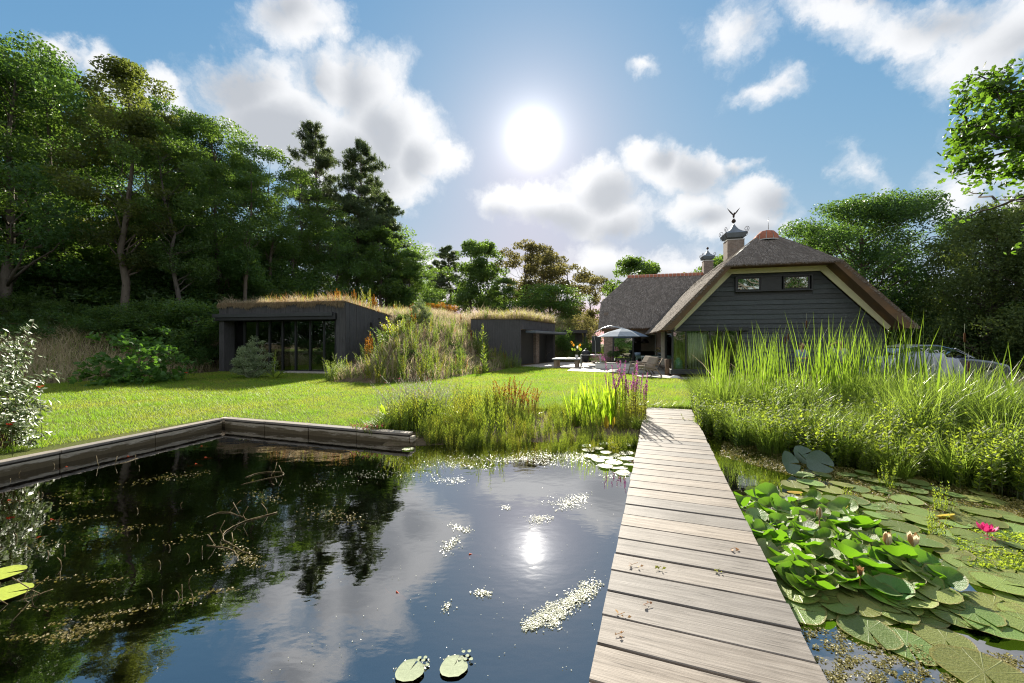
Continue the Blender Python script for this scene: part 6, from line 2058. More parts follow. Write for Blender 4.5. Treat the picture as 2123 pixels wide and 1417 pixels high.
# sedge: bright arching tufts
n_s = 0
SEDGE_A = [(4.15, 8.9), (4.9, 8.2), (6.5, 8.1), (8.4, 7.6), (9.0, 9.2), (7.2, 10.6), (5.2, 10.6)]
for (x, y) in scatter(SEDGE_A, 64, r):
    place('sedge_tuft', SEDGE[n_s % 3], x, y, bank_z(x, y), 'bright arching sedge tuft at the foot of the reeds right of the boardwalk end', 'sedge', r.uniform(.8, 1.08), None, 'bright sedge tufts by the boardwalk end'); n_s += 1
SEDGE_B = [(5.9, 5.9), (6.2, 4.9), (7.0, 4.1), (9.4, 4.8), (10.6, 8.6), (7.4, 8.6)]
for (x, y) in scatter(SEDGE_B, 38, r):
    place('sedge_tuft', SEDGE_T[n_s % 2], x, y, bank_z(x, y), 'tall drooping sedge tuft on the right bank of the pond', 'sedge', r.uniform(.8, 1.05), None, 'tall drooping sedge tufts on the right bank'); n_s += 1

for (px, Y) in ((1820, 8.6), (1845, 8.2), (1868, 8.8), (1890, 8.3), (1915, 8.7), (1940, 8.2), (1965, 8.6), (1990, 8.2), (2015, 8.5), (1800, 8.9), (1780, 8.5), (2050, 7.6), (2085, 7.0)):
    x = X_at(px, Y); place('sedge_tuft', SEDGE_T[n_s % 2], x, Y, bank_z(x, Y), 'tall drooping sedge tuft on the right bank of the pond', 'sedge', r.uniform(.85, 1.0), None, 'tall drooping sedge tufts on the right bank'); n_s += 1
EDGE_R = [(4.3, 9.45), (7.05, 16.3), (10, 16.3), (10, 10), (6, 9)]
pts = scatter(EDGE_R, 9000, r)
stuff_blades('rough_bank_grass', pts, height(pts[:, 0], pts[:, 1]) - .03, r.uniform(.12, .45, len(pts)), r.uniform(.008, .016, len(pts)), 'sedge', r, .5, 2, .4)
for i in range(9):
    x, y = 4.45 + i * .2, 9.5 + i * .5; place('sedge_tuft', SEDGE[i % 3], x + .15, y, -.05, 'bright arching sedge tuft at the foot of the reeds right of the boardwalk end', 'sedge', r.uniform(.45, .75), None, 'bright sedge tufts by the boardwalk end')
# marsh mint carpet
MINT = [leafy_stems(150 + i, 11, .58, .20, .072, .58, 28, .35, .22, .35, mats=('stem', 'mint'), whorl=2, stem_r=.004, start=.2) for i in range(4)]
MINT_A = [(3.46, 7.81), (3.72, 6.6), (4.28, 5.63), (4.88, 5.02), (5.49, 4.51), (6.04, 4.28), (6.88, 5.77), (7.44, 7.07), (5.95, 7.63), (4.56, 8)]
for (x, y) in scatter(MINT_A, 36, r):
    place('sedge_tuft', SEDGE[n_s % 3], x, y, bank_z(x, y), 'loose sedge tuft rising out of the marsh mint', 'sedge', r.uniform(.45, .85), None, 'loose sedge tufts in the marsh mint'); n_s += 1
HERB = [leafy_stems(156 + i, 7, .95, .14, .11, .24, 40, .5, .14, .5, mats=('stem', 'weed_green'), stem_r=.005) for i in range(2)]
for (x, y) in scatter(MINT_A, 22, r):
    place('tall_herb', HERB[r.integers(2)], x, y, bank_z(x, y), 'upright narrow leaved herb standing over the marsh mint', 'herb', r.uniform(.6, 1.05), None, 'upright herbs in the marsh mint')
for (x, y) in scatter(MINT_A, 150, r):
    place('marsh_mint', MINT[r.integers(4)], x, y, bank_z(x, y) - .02, 'small leafy marsh mint plant in the green carpet before the reeds', 'mint', r.uniform(.5, 1.25), None, 'marsh mint plants along the right bank')
for (px, py, s) in ((1838, 1010, .8), (1912, 985, .9), (1938, 1110, .7), (1952, 1060, .75), (1757, 1030, .45), (2095, 1010, 1.0), (2110, 940, 1.1), (1850, 950, .9)):
    p = P(px, py, WATER_Z)
    place('water_mint', MINT[r.integers(4)], p.x, p.y, WATER_Z - .1, 'yellow green mint sprig growing out of the water between lily pads', 'mint', (s * .45, s * .45, s * .9), None, 'mint sprigs among the lily pads')

# ---- middle bed between wall end and boardwalk
BED = [(-1.7, 6.95), (.5, 6.95), (1.8, 7.0), (2.4, 7.4), (2.9, 8.6), (2.6, 9.2), (0, 9.0), (-2.0, 8.6), (-2.2, 7.4)]
CAMP = leafy_stems(160, 60, .95, .38, .05, .3, 16, .8, .45, .3, mats=('pale', 'pale', 'pink'), flower=(.985, 1, .016, .008), stem_r=.006)
for i, (px, Y, s) in enumerate(((835, 8.7, .95), (868, 8.9, 1.0), (905, 8.8, .95), (805, 8.5, .8), (880, 8.3, .85))):
    place('rose_campion', CAMP, X_at(px, Y), Y, gz(X_at(px, Y), Y) - .02, 'silvery twiggy campion with tiny pink flowers at the left of the middle bed', 'campion', s, None, 'silvery campions in the middle bed')
WILLOW = [leafy_stems(165 + i, 16, .72, .24, .085, .22, 34, .62, .16, .5, mats=('stem', 'weed_yellow' if i == 1 else 'mint'), stem_r=.004) for i in range(3)]
def bed_h(x):
    return 1.0 if x < -.2 else (.55 if x < .85 else .62)
for (x, y) in scatter(BED, 84, r):
    place('marsh_herb', WILLOW[r.integers(3)], x, y, bank_z(x, y) - .02, 'sunlit yellow green marsh herb in the bed between pond and lawn', 'herb', r.uniform(.65, 1.2) * bed_h(x), None, 'marsh herbs of the middle bed')
FINE = clump(170, 200, .62, .26, .007, 'sedge', .2, .3, 4, .5)
for (x, y) in scatter(BED, 18, r):
    place('rush_tuft', FINE, x, y, bank_z(x, y) - .02, 'fine bright rush tuft in the bed between pond and lawn', 'rush', r.uniform(.8, 1.2) * bed_h(x), None, 'rush tufts of the middle bed')
DARKB = bush_mesh(171, .30, .62, 900, .055, 'leaf_dark', .5, 10, clumps=22, clump=.12)
place('dark_bush', DARKB, X_at(880, 8.1), 8.1, -.1, 'small dark green bush in the middle bed beside the campions', 'bush', 1.0, .4)
BROWN = leafy_stems(172, 22, .78, .22, .05, .25, 16, .7, .25, .4, mats=('twig', 'straw_red', 'dock'), flower=(.6, 24, .03, .02))
for i, (px, Y) in enumerate(((1050, 8.9), (1072, 8.6), (1100, 8.5))):
    place('sorrel_plant', BROWN, X_at(px, Y), Y, gz(X_at(px, Y), Y), 'reddish brown seeding sorrel behind the rushes of the middle bed', 'sorrel', 1.0 - .1 * i, None, 'seeding sorrels of the middle bed')
IRIS = [clump(175 + i, 30, 1.08, .20, .036, 'iris', .16, .04, 4, .4) for i in range(2)]
for i, (px, Y, s) in enumerate(((1190, 8.1, .85), (1225, 8.3, 1.0), (1252, 8.2, 1.05), (1275, 8.0, .95), (1205, 7.8, .7), (1240, 7.8, .8))):
    place('iris_clump', IRIS[i % 2], X_at(px, Y), Y, bank_z(X_at(px, Y), Y), 'glowing yellow green iris blades left of the boardwalk end', 'iris', s, None, 'iris clumps by the boardwalk end')
LOOSE = [leafy_stems(180 + i, 13, 1.16, .17, .075, .24, 44, .5, .10, .45, mats=('twig', 'weed_yellow', 'purple'), flower=(.78, 46, .026, .020), stem_r=.005) for i in range(2)]
for i, (px, Y, s) in enumerate(((1295, 8.1, .98), (1312, 8.3, 1.03), (1325, 8.0, .88), (1280, 8.4, 1.05))):
    place('purple_loosestrife', LOOSE[i % 2], X_at(px, Y), Y, bank_z(X_at(px, Y), Y), ('loosestrife with magenta flower spikes', 'tallest loosestrife with magenta flower spikes', 'loosestrife leaning over the boardwalk edge', 'loosestrife behind the iris blades')[i] + (' nearest the pond', ' beside the boardwalk', '', ' with magenta spikes')[i], 'loosestrife', s, i * 1.1)
def dock_leaves(px, py, mat, label, n=3, L=.26, seed=0):
    r = np.random.default_rng(190 + seed); p = P(px, py, -.25)
    root = thing('dock_leaves', label, 'dock', p)
    for i in range(n):
        a = r.random() * 6.28; d = Vector((math.cos(a) * .25, math.sin(a) * .25, 1)).normalized(); s = Vector((1, .15, 0)).normalized()
        mb = MB(); q = p + Vector((r.normal(0, .06), r.normal(0, .05), -.02)); l = L * r.uniform(.7, 1.2)
        rows = []
        for t, wv in ((0, .01), (.3, .10), (.55, .16), (.8, .11), (1, .01)):
            c = q + d * (l * (t + .6)); rows += [c - s * l * wv, c + Vector((0, .012, 0)), c + s * l * wv]
        mb.add(rows, [(k * 3 + j, k * 3 + j + 1, k * 3 + j + 4, k * 3 + j + 3) for k in range(4) for j in range(2)], smooth=True)
        mb.tube([q, q + d * l * .6], .004, 4)
        mb.build('leaf', M[mat], root)
dock_leaves(812, 895, 'iris', 'two upright glowing yellow dock leaves at the left end of the bed', 2, .34, 1)
dock_leaves(828, 890, 'iris', 'single upright glowing dock leaf left of the dark bush', 1, .34, 2)
dock_leaves(1262, 905, 'yellow_leaf', 'orange tinged dock leaves at the foot of the iris', 3, .26, 3)
# low growth creeping into the water
CREEP = [(-1.53, 6.84), (-1.3, 6.46), (-0.558, 6.37), (0.558, 6.23), (1.4, 6.09), (2.05, 6.42), (2.33, 7.07), (0.93, 7.07), (-0.837, 7.07)]
for (x, y) in scatter(CREEP, 95, r):
    place('shore_herb', WILLOW[r.integers(3)], x, y, WATER_Z - .06, 'low leafy shore herb wading at the pond edge of the middle bed', 'herb', r.uniform(.25, .5), None, 'shore herbs wading at the pond edge')
PINKB = leafy_stems(185, 16, .16, .16, .03, .5, 10, .5, .5, .2, mats=('stem', 'mint', 'pink'), flower=(.8, 6, .02, .015))
for i, (px, py) in enumerate(((740, 892), (762, 896), (780, 893))):
    p = P(px, py, 0); place('sedum', PINKB, p.x, p.y + .12, -.02, 'little pink flowered sedum on the lawn edge behind the wall end', 'sedum', .8, None, 'pink sedums behind the wall')

r2 = np.random.default_rng(177)
line = np.array([(-2.35, 7.0), (-2.4, 7.6), (-2.0, 8.7), (0, 9.1), (2.2, 9.35), (4.25, 9.5)])
seg = r2.integers(0, 5, 5200); t_ = r2.random((5200, 1))
pts = line[seg] * (1 - t_) + line[seg + 1] * t_ + r2.normal(0, .07, (5200, 2))
stuff_blades('lawn_edge_grass', pts, np.full(len(pts), -.08), r2.uniform(.12, .34, len(pts)), r2.uniform(.005, .011, len(pts)), 'sedge', r2, .5, 2, .4)
for (x, y) in scatter([(-1.75, 6.95), (-1.25, 6.62), (-.5, 6.5), (-.6, 7.2), (-1.5, 7.4)], 26, r2):
    place('shore_herb', WILLOW[r2.integers(3)], x, y, bank_z(x, y) - .03, 'low leafy shore herb wading at the pond edge of the middle bed', 'herb', r2.uniform(.35, .65), None, 'shore herbs wading at the pond edge')

# ---- water lilies
def pad_mesh(seed, curl=0.0, n=26):
    """notched round pad with a nibbled rim; curl lifts the sides"""
    r = np.random.default_rng(seed); V, T, F = [], [], []
    gap = .10; ang = np.linspace(gap, 2 * PI - gap, n)
    rim = 1 + .05 * np.sin(ang * 3 + seed) + r.normal(0, .018, n)
    rings = (0.0, .35, .68, .93, 1.0)
    for k in rings:
        for a, q in zip(ang, rim):
            rr = k * (1 + (q - 1) * k)
            x, y = math.cos(a) * rr, math.sin(a) * rr
            z = curl * (.55 * x * x + .35 * abs(y) * k + .06 * math.sin(5 * a + seed) * k * k) - .03 * (1 - k) * (1 if curl > .1 else 0)
            z += .012 * math.sin(9 * a) * k * (1 if k < .95 else .6) + (.03 * max(0, k - .93) / .07 if curl < .1 else 0) * .4
            V.append((x, y * .97, z)); T.append(k)
    for i in range(len(rings) - 1):
        for j in range(n - 1):
            F.append((i * n + j, i * n + j + 1, (i + 1) * n + j + 1, (i + 1) * n + j))
    me = raw_mesh('pad', np.array(V), np.array(F), M['lily'] if curl > .05 else M['pad'], tint=np.array(T), smooth=True)
    return me
PADS = [pad_mesh(200 + i, .0) for i in range(5)]
CUPS = [pad_mesh(210 + i, .55 + .25 * (i % 3)) for i in range(6)]
PAD_Y = [m.copy() for m in PADS[:2]]
for m_ in PAD_Y:
    m_.materials.clear(); m_.materials.append(M['yellow_leaf'])

def pad(root, px, py, rad, me=None, z=WATER_Z, rz=None, tilt=(0, 0), lift=0.0, name='leaf'):
    p = P(px, py, z + lift); o = mobj(name, me or PADS[random.randrange(5)], root)
    q = Vector(root.location) if root is not None else Vector((0, 0, 0))
    o.location = p - q + Vector((0, 0, .004 + random.random() * .012))
    o.scale = (rad, rad, rad); o.rotation_euler = (tilt[0], tilt[1], random.random() * 6.28 if rz is None else rz)
    return o
rr_ = random.Random(5)
lily = thing('water_lily', 'crowded water lily with glossy cupped leaves heaped up right of the boardwalk', 'water lily', P(1700, 1150, WATER_Z))
UPL = [(1528, 1020), (1640, 1015), (1760, 1060), (1850, 1110), (1960, 1200), (2000, 1260), (1900, 1270), (1780, 1235), (1680, 1240), (1610, 1190), (1560, 1110)]
def px_scatter(poly, n, mind, seed):
    r = np.random.default_rng(seed); P2 = np.array(poly, float); out = []
    tries = 0
    while len(out) < n and tries < n * 60:
        tries += 1
        q = P2.min(0) + (P2.max(0) - P2.min(0)) * r.random(2)
        if poly_sdf(q[:1], q[1:], poly)[0] <= 0: continue
        if any((q[0] - a) ** 2 / 1.0 + ((q[1] - b) * 1.9) ** 2 < mind ** 2 for a, b in out): continue
        out.append(tuple(q))
    return out
pts = px_scatter(UPL, 200, 15, 3)
for i, (px, py) in enumerate(sorted(pts, key=lambda q: q[1])):
    k = rr_.random(); low = min(1, max(.12, (1290 - py) / 130))
    lift = rr_.uniform(.01, .11) * low
    # leaves stand up facing all ways, more of them leaning to the light
    pad(lily, px, py + lift * 60, rr_.uniform(.070, .125), CUPS[i % 6] if k < .75 and low > .5 else None, tilt=(rr_.uniform(-.1, .7) * low, rr_.uniform(-.5, .5) * low), lift=lift)
lily2 = thing('water_lily', 'water lily with flat overlapping pads at the near edge of the heap', 'water lily', P(1850, 1290, WATER_Z))
LOW = [(1590, 1180), (1640, 1225), (1760, 1245), (1900, 1275), (2010, 1270), (2120, 1240), (2160, 1290), (2080, 1305), (1960, 1285), (1830, 1275), (1700, 1258), (1640, 1245)]
for (px, py) in px_scatter(LOW, 64, 33, 4):
    pad(lily2, px, py, rr_.uniform(.095, .145), tilt=(rr_.uniform(-.06, .06), rr_.uniform(-.06, .06)), lift=rr_.uniform(0, .025))
for (px, py, rad, rz) in ((1650, 1262, .17, 3.6), (1800, 1312, .15, 4.4), (1880, 1340, .145, 4.3), (1960, 1330, .13, 4.2), (2040, 1400, .19, 4.3), (1700, 1235, .16, 2.0), (1780, 1290, .11, 1.0)):
    pad(lily2, px, py, rad, rz=rz)
lily3 = thing('water_lily', 'water lily with scattered flat pads in front of the mint bank', 'water lily', P(1900, 1050, WATER_Z))
FAR_ = [(1660, 985), (1760, 975), (1900, 1000), (2060, 1030), (2125, 1080), (2123, 1230), (2040, 1210), (1980, 1160), (1860, 1100), (1760, 1045), (1640, 1010)]
for (px, py) in px_scatter(FAR_, 80, 32, 6):
    pad(lily3, px, py, rr_.uniform(.095, .155), tilt=(rr_.uniform(-.08, .08), rr_.uniform(-.08, .08)), lift=rr_.uniform(0, .02))
for (px, py) in ((1745, 1052), (1960, 1070), (1648, 1022)):
    pad(lily3, px, py, .075, PAD_Y[0], tilt=(rr_.uniform(.0, .5), 0), lift=.03)
lily4 = thing('water_lily', 'water lily with small pads against the left side of the far boardwalk', 'water lily', P(1265, 940, WATER_Z))
for (px, py) in px_scatter([(1215, 925), (1310, 912), (1306, 965), (1290, 985), (1225, 958)], 40, 19, 8):
    pad(lily4, px, py, rr_.uniform(.08, .125), tilt=(rr_.uniform(-.1, .25), rr_.uniform(-.1, .1)), lift=rr_.uniform(0, .03))
CUP_D = pad_mesh(222, .25)
CUP_D.materials.clear(); CUP_D.materials.append(M['lily_dark'])
lily5 = thing('water_lily', 'water lily with upright dark blue green leaves before the mint bank', 'water lily', P(1665, 975, WATER_Z))
for (px, py, tx, ty, rz, rad) in ((1636, 962, 1.15, .2, .3, .15), (1664, 945, 1.0, -.2, .1, .13), (1698, 960, 1.2, .35, -.5, .15), (1668, 952, .7, .1, 1.0, .12)):
    pad(lily5, px, py, rad, CUP_D, rz=rz, tilt=(tx, ty), lift=.12)
PAD_W = PADS[1].copy(); PAD_W.materials.clear(); PAD_W.materials.append(M['pad_white'])
for (px, py, lb) in ((850, 1396, 'whitish lily pad with a dent, left of the pair at the bottom middle'), (941, 1386, 'whitish lily pad with crumpled edge, right of the pair at the bottom middle')):
    root = thing('lily_pad', lb, 'lily pad', P(px, py, WATER_Z)); pad(root, px, py, .072, PAD_W, rz=1.2, name='leaf')
    for i in range(7):
        pad(root, px + 18 + i * 4 - 6, py - 14 - (i % 3) * 8, .010, PAD_W, name='scrap')
PAD_L = PADS[3].copy(); PAD_L.materials.clear(); PAD_L.materials.append(M['pad_yellow'])
for (px, py, lb) in ((4, 1192, 'yellow green floating pad at the left edge, the upper of two'), (14, 1232, 'yellow green floating pad at the left edge, the lower of two')):
    root = thing('lily_pad', lb, 'lily pad', P(px, py, WATER_Z)); pad(root, px, py, .12, PAD_L, rz=.4, name='leaf', lift=.005)
root = thing('lily_pad', 'single small lily pad touching the end of the pond wall', 'lily pad', P(846, 932, WATER_Z)); pad(root, 846, 932, .10, PADS[2])

def lily_flower(px, py, lift, size, mat, label, openness, n=(6, 7, 6)):
    c = P(px, py, WATER_Z + lift); root = thing('water_lily_flower', label, 'flower', Vector((c.x, c.y, WATER_Z)))
    mb = MB(); mb.tube([Vector((c.x, c.y, WATER_Z - .1)), c], .005, 5); mb.build('stalk', M['bud'], root)
    for k, m_ in enumerate(n):
        el = openness[k]; l = size * (1 - .16 * k)
        for i in range(m_):
            a = (i + .5 * (k % 2)) * 2 * PI / m_ + .3
            o_ = Vector((math.cos(a), math.sin(a), 0)); t_ = Vector((-math.sin(a), math.cos(a), 0)); up = Vector((0, 0, 1))
            def pt(s, wv): 
                e = el + .5 * s
                return c + (o_ * math.cos(e) + up * math.sin(e)) * l * s + t_ * l * wv + up * (abs(wv) * .25 * l)
            mb = MB()
            mb.add([pt(.02, 0), pt(.45, .17), pt(.78, .13), pt(1.0, 0), pt(.78, -.13), pt(.45, -.17), pt(.55, 0)], [(0, 1, 6), (1, 2, 6), (2, 3, 6), (3, 4, 6), (4, 5, 6), (5, 0, 6)], smooth=True)
            mb.build('petal', M['bud'] if (k == 0 and mat == 'cream' and i % 3 == 0) else M[mat], root)
lily_flower(1699, 1080, .15, .12, 'cream', 'half closed cream water lily at the top of the leaf heap', (1.1, 1.2, 1.3))
lily_flower(1840, 1136, .12, .12, 'cream', 'half open cream water lily, left of the close pair', (.95, 1.0, 1.15))
lily_flower(1893, 1136, .12, .12, 'cream', 'half open cream water lily, right of the close pair', (.8, .9, 1.1))
lily_flower(1783, 1200, .10, .085, 'bud', 'closed tan water lily bud in the middle of the leaf heap', (1.35, 1.4, 1.4), (5, 4, 3))
lily_flower(2046, 1105, .06, .10, 'pink', 'open magenta pink water lily near the right edge', (.25, .6, .95), (9, 8, 6))
lily_flower(2052, 1122, .01, .06, 'pink', 'small magenta petals floating just under the pink water lily', (.05, .2, .4), (6, 4, 2))

# ---- floating and sunken weed
r = np.random.default_rng(140)
def flecks(name, pts, size, mat, lift=.004, up=.93):
    n = len(pts); c = np.column_stack((pts, WATER_Z + lift + r.random(n) * .006))
    Q = leaf_quads(c, np.full(n, size), r, up, .6, .05)
    tag(mobj(name, quads_to_mesh(name, Q, M[mat], r.random(n))), kind='stuff')
def px_pts(poly, n, keep=None):
    q = scatter(poly, n, r, keep)
    Y = (EYE - WATER_Z) * FPX / (q[:, 1] - 712); return np.column_stack(((q[:, 0] - 1061.5) / FPX * Y, Y))
def blob(c, ry, n):
    q = r.normal(0, 1, (n, 2)) * np.array(ry) + np.array(c); Y = (EYE - WATER_Z) * FPX / (q[:, 1] - 712)
    return np.column_stack(((q[:, 0] - 1061.5) / FPX * Y, Y))
L_ = []
def strand(p0, p1, n, wdt):
    t = r.random(n); c = np.outer(1 - t, p0) + np.outer(t, p1) + r.normal(0, 1, (n, 2)) * np.array(wdt) * (1 - .5 * t[:, None])
    Y = (EYE - WATER_Z) * FPX / (c[:, 1] - 712); L_.append(np.column_stack(((c[:, 0] - 1061.5) / FPX * Y, Y)))
strand((1230, 1215), (1175, 1255), 420, (13, 9)); strand((1175, 1255), (1095, 1300), 520, (16, 9)); strand((1165, 1265), (1145, 1300), 90, (8, 5))
strand((985, 1228), (1015, 1232), 60, (6, 4)); strand((925, 1262), (930, 1255), 22, (4, 4)); strand((940, 1092), (975, 1102), 60, (7, 3)); strand((920, 1140), (950, 1120), 90, (6, 7)); strand((1160, 1050), (1215, 1030), 200, (12, 7)); strand((1100, 1080), (1140, 1075), 100, (10, 6)); strand((1045, 1052), (1055, 1055), 30, (5, 2))
strand((830, 1400), (880, 1380), 60, (8, 4)); strand((930, 1370), (960, 1375), 60, (8, 4))
flecks('floating_weed', np.concatenate(L_ + [q + r.normal(0, .018, q.shape) for q in L_]), .0135, 'duckweed')
L_ = []
for i in range(9): strand((860 + i * 45, 950 + r.normal(0, 8)), (980 + i * 40, 962 + r.normal(0, 12)), 170, (22, 4))
strand((1090, 945), (1260, 950), 1100, (40, 8)); strand((720, 985), (900, 985), 160, (40, 6)); strand((640, 1010), (760, 1000), 60, (30, 5)); strand((900, 1000), (960, 995), 200, (20, 6)); strand((1150, 1040), (1200, 1050), 120, (20, 6)); strand((1240, 985), (1290, 990), 60, (10, 5))
flecks('shore_scum', np.concatenate(L_), .014, 'duckweed')
q = px_pts([(640, 1050), (1290, 930), (1260, 1400), (500, 1417), (700, 1200)], 190)
flecks('drifting_specks', q, .007, 'duckweed')
# weed under and on the water right of the boardwalk
q = px_pts([(1490, 945), (1640, 985), (1760, 1040), (1930, 1090), (2123, 1180), (2123, 1040), (1900, 985), (1700, 965), (1600, 930), (1500, 915)], 15000, lambda x, y: .3 + .7 * (pn(x, y * 2, .03) > .4))
flecks('weed_mat', q, .022, 'water_weed', .004, .75)
q = px_pts([(1650, 1275), (1760, 1310), (1900, 1340), (2123, 1360), (2123, 1440), (1710, 1440)], 2600, lambda x, y: .05 + .95 * (pn(x, y * 2, .045) > .52))
flecks('weed_scum', q, .016, 'water_weed', .004, .8)
q = px_pts([(1960, 1090), (2123, 1110), (2123, 1190), (2010, 1180)], 1600)
flecks('weed_cushion', q, .025, 'mint', .02, .3)
# curving water weed stems at the left
def weed_stem(pp, label, rad=.004, tips=3):
    rad = min(rad, .0045)
    ctl = [P(px, py, WATER_Z + dz) for px, py, dz in pp]
    c_ = [ctl[0]] + ctl + [ctl[-1]]; pts = []
    for i in range(1, len(c_) - 2):
        for q in range(5):
            t = q / 5; a0, a1, a2, a3 = c_[i - 1], c_[i], c_[i + 1], c_[i + 2]
            pts.append(.5 * (2 * a1 + (a2 - a0) * t + (2 * a0 - 5 * a1 + 4 * a2 - a3) * t * t + (3 * a1 - a0 - 3 * a2 + a3) * t ** 3) + Vector((rr_.uniform(-.006, .006), rr_.uniform(-.006, .006), 0)))
    pts.append(ctl[-1])
    mb = MB(); mb.tube(pts, [rad * (1 - .5 * i / len(pts)) for i in range(len(pts))], 5)
    for i in range(tips):
        k = rr_.randrange(1, len(pts)); q = pts[k]
        mb.tube([q, q + Vector((rr_.uniform(-.05, .05), rr_.uniform(-.05, .05), .05)), q + Vector((rr_.uniform(-.08, .08), 0, rr_.uniform(.08, .15)))], [.003, .0035, .003], 5)
    o = mb.build('water_weed_stem', M['weed_stem']); return tag(o, label, 'water weed')
M['weed_stem'] = plain('brown weed stem', (.17, .125, .055), .7, .3)
weed_stem([(410, 1085, -.01), (455, 1062, .005), (500, 1070, .005), (520, 1078, .005), (575, 1062, .0)], 'tan weed stem curving across the dark reflection, beside the forked one')
weed_stem([(575, 1062, .006), (510, 1080, .008), (470, 1100, .008), (462, 1115, .006), (480, 1130, .006), (520, 1150, .0)], 'long forked tan weed stem with a hooked bend left of centre', .007)
weed_stem([(510, 990, .004), (540, 980, .006), (582, 979, .006), (585, 986, .004), (545, 994, .004), (500, 1005, .003)], 'looped tan weed stem floating near the wall corner reflection')
weed_stem([(200, 968, -.01), (250, 962, .0), (285, 950, .005)], 'thin weed stem near the left wall with upright tips', .005, 3)
weed_stem([(0, 1260, -.01), (60, 1240, .0), (110, 1222, .0)], 'weed stem trailing from the lower yellow pad at the left', .006, 3)
weed_stem([(430, 1130, .003), (480, 1140, .003), (495, 1160, 0)], 'short weed stem below the hooked one', .005, 1)
n_t = 0
for i in range(32):
    px, py = rr_.uniform(10, 420), rr_.uniform(960, 1260)
    p = P(px, py, WATER_Z); mb = MB(); a = rr_.uniform(-.7, .7); l = rr_.uniform(.025, .07)
    mb.tube([p - Vector((0, 0, .03)), p + Vector((math.sin(a) * l * .4, 0, l * .6)), p + Vector((math.sin(a) * l, 0, l))], [.002, .0032, .0022], 5)
    tag(mb.build('weed_tip', M['weed_stem']), 'yellow brown weed tip poking up through the dark water at the left', 'water weed', 'weed tips in the left of the pond')
L_ = []
for i in range(26):
    a, b = r.uniform(0, 420), r.uniform(990, 1330)
    strand((a, b), (a + r.uniform(60, 160), b - r.uniform(5, 30)), 70, (12, 4))
strand((470, 1130), (530, 1170), 400, (22, 12)); strand((100, 1330), (240, 1290), 260, (20, 8)); strand((520, 1020), (580, 1040), 160, (25, 8)); strand((650, 1060), (740, 1080), 260, (25, 10))
for i in range(len(L_)): pass
q = np.concatenate(L_)
flecks('sunken_weed', q, .020, 'water_weed', -.004, .8)
# goldfish
for i, (px, py, a, lb) in enumerate(((268, 950, .3, 'orange goldfish close under the left pond wall'), (420, 928, .9, 'orange goldfish nearest the wall corner'), (428, 952, .5, 'orange goldfish just below the wall corner'), (140, 972, .15, 'orange goldfish under the left wall, far left'), (22, 1042, .6, 'red goldfish at the left picture edge'), (110, 1083, .2, 'faint goldfish deep in the left of the pond'), (408, 966, .1, 'faint goldfish left of the looped stem'), (978, 1156, .25, 'slim orange goldfish beside the sun reflection'), (826, 1238, -.5, 'slim orange goldfish at the edge of the cloud reflection'))):
    p = P(px, py, WATER_Z - .025); root = thing('goldfish', lb, 'fish', p)
    d = Vector((math.cos(a), math.sin(a), 0)); s = Vector((-d.y, d.x, 0)); mb = MB(); l = .16
    mb.tube([p - d * l * .5, p - d * l * .3, p, p + d * l * .3, p + d * l * .5], [.004, .012, .022, .017, .005], 7); mb.build('body', M['fish'], root)
    mb = MB(); q = p - d * l * .48; mb.prism([q, q - d * .05 + Vector((0, 0, .025)), q - d * .038, q - d * .05 - Vector((0, 0, .02))], s * .003); mb.build('tail_fin', M['fish'], root)
    mb = MB(); q = p + Vector((0, 0, .015)); mb.prism([q - d * .03, q + d * .03, q - d * .02 + Vector((0, 0, .02))], s * .003); mb.build('back_fin', M['fish'], root)

# ================================================================ terrace
TZ = .03
ter = [(6.87, 16.9), (5.66, 17.8), (5.75, 19.8), (2.96, 21.5), (3.6, 24.0), (1.7, 24.5), (.62, 26.05), (3.3, 31.6), (5.0, 30.8), (7.5, 30.5), (12.0, 27), (9.2, 17.0)]
mb = MB(); mb.prism([Vector((x, y, -.12)) for x, y in ter], (0, 0, .12 + TZ))
tag(mb.build('terrace', M['paving']), kind='structure')

def tloc(px, py, z=TZ): return P(px, py, z)
# low white wall round the sunken seat
fw = Frame(P(1234, 764.5, TZ), (.97, -.2425), (.2425, .97))
lw_ = thing('low_wall', 'low white rendered wall on the terrace before the parasol', 'low wall', fw.o)
bx('wall_front', M['white_wall'], lw_, fw, 0, 2.4, 0, .22, 0, .30, .01)
bx('wall_side', M['white_wall'], lw_, fw, 0.001, .22, .222, 1.6, 0, .298, .01)
bx('wall_cap', M['stone_top'], lw_, fw, -.02, 2.42, -.02, .24, .302, .34, .01)

# cantilever parasol
pz = Vector((X_at(1235, 25.0), 25.0, TZ))
par = thing('parasol', 'slate blue cantilever parasol open over the terrace', 'parasol', pz)
cc = PY(1290, 700, 23.6); R_ = 1.5
mb = MB(); n_ = 8; apex = Vector((cc.x, cc.y, Z_at(681.5, 23.6)))
prof = []
rim_z = Z_at(698.5, 23.6)
V_ = [apex]
rings_ = ((.16, apex.z - .035), (.55, apex.z - .20), (1.0, rim_z))
for k, z_ in rings_:
    for i in range(n_):
        a = 2 * PI * i / n_ + .35; V_.append(Vector((cc.x + math.cos(a) * R_ * k, cc.y + math.sin(a) * R_ * k, z_)))
f_ = [(0, 1 + i, 1 + (i + 1) % n_) for i in range(n_)]
for q in range(2):
    f_ += [(1 + q * n_ + i, 1 + (q + 1) * n_ + i, 1 + (q + 1) * n_ + (i + 1) % n_, 1 + q * n_ + (i + 1) % n_) for i in range(n_)]
mb.add(V_, f_); ca = mb.build('canopy', M['parasol'], par); so = ca.modifiers.new('thick', 'SOLIDIFY'); so.thickness = .012
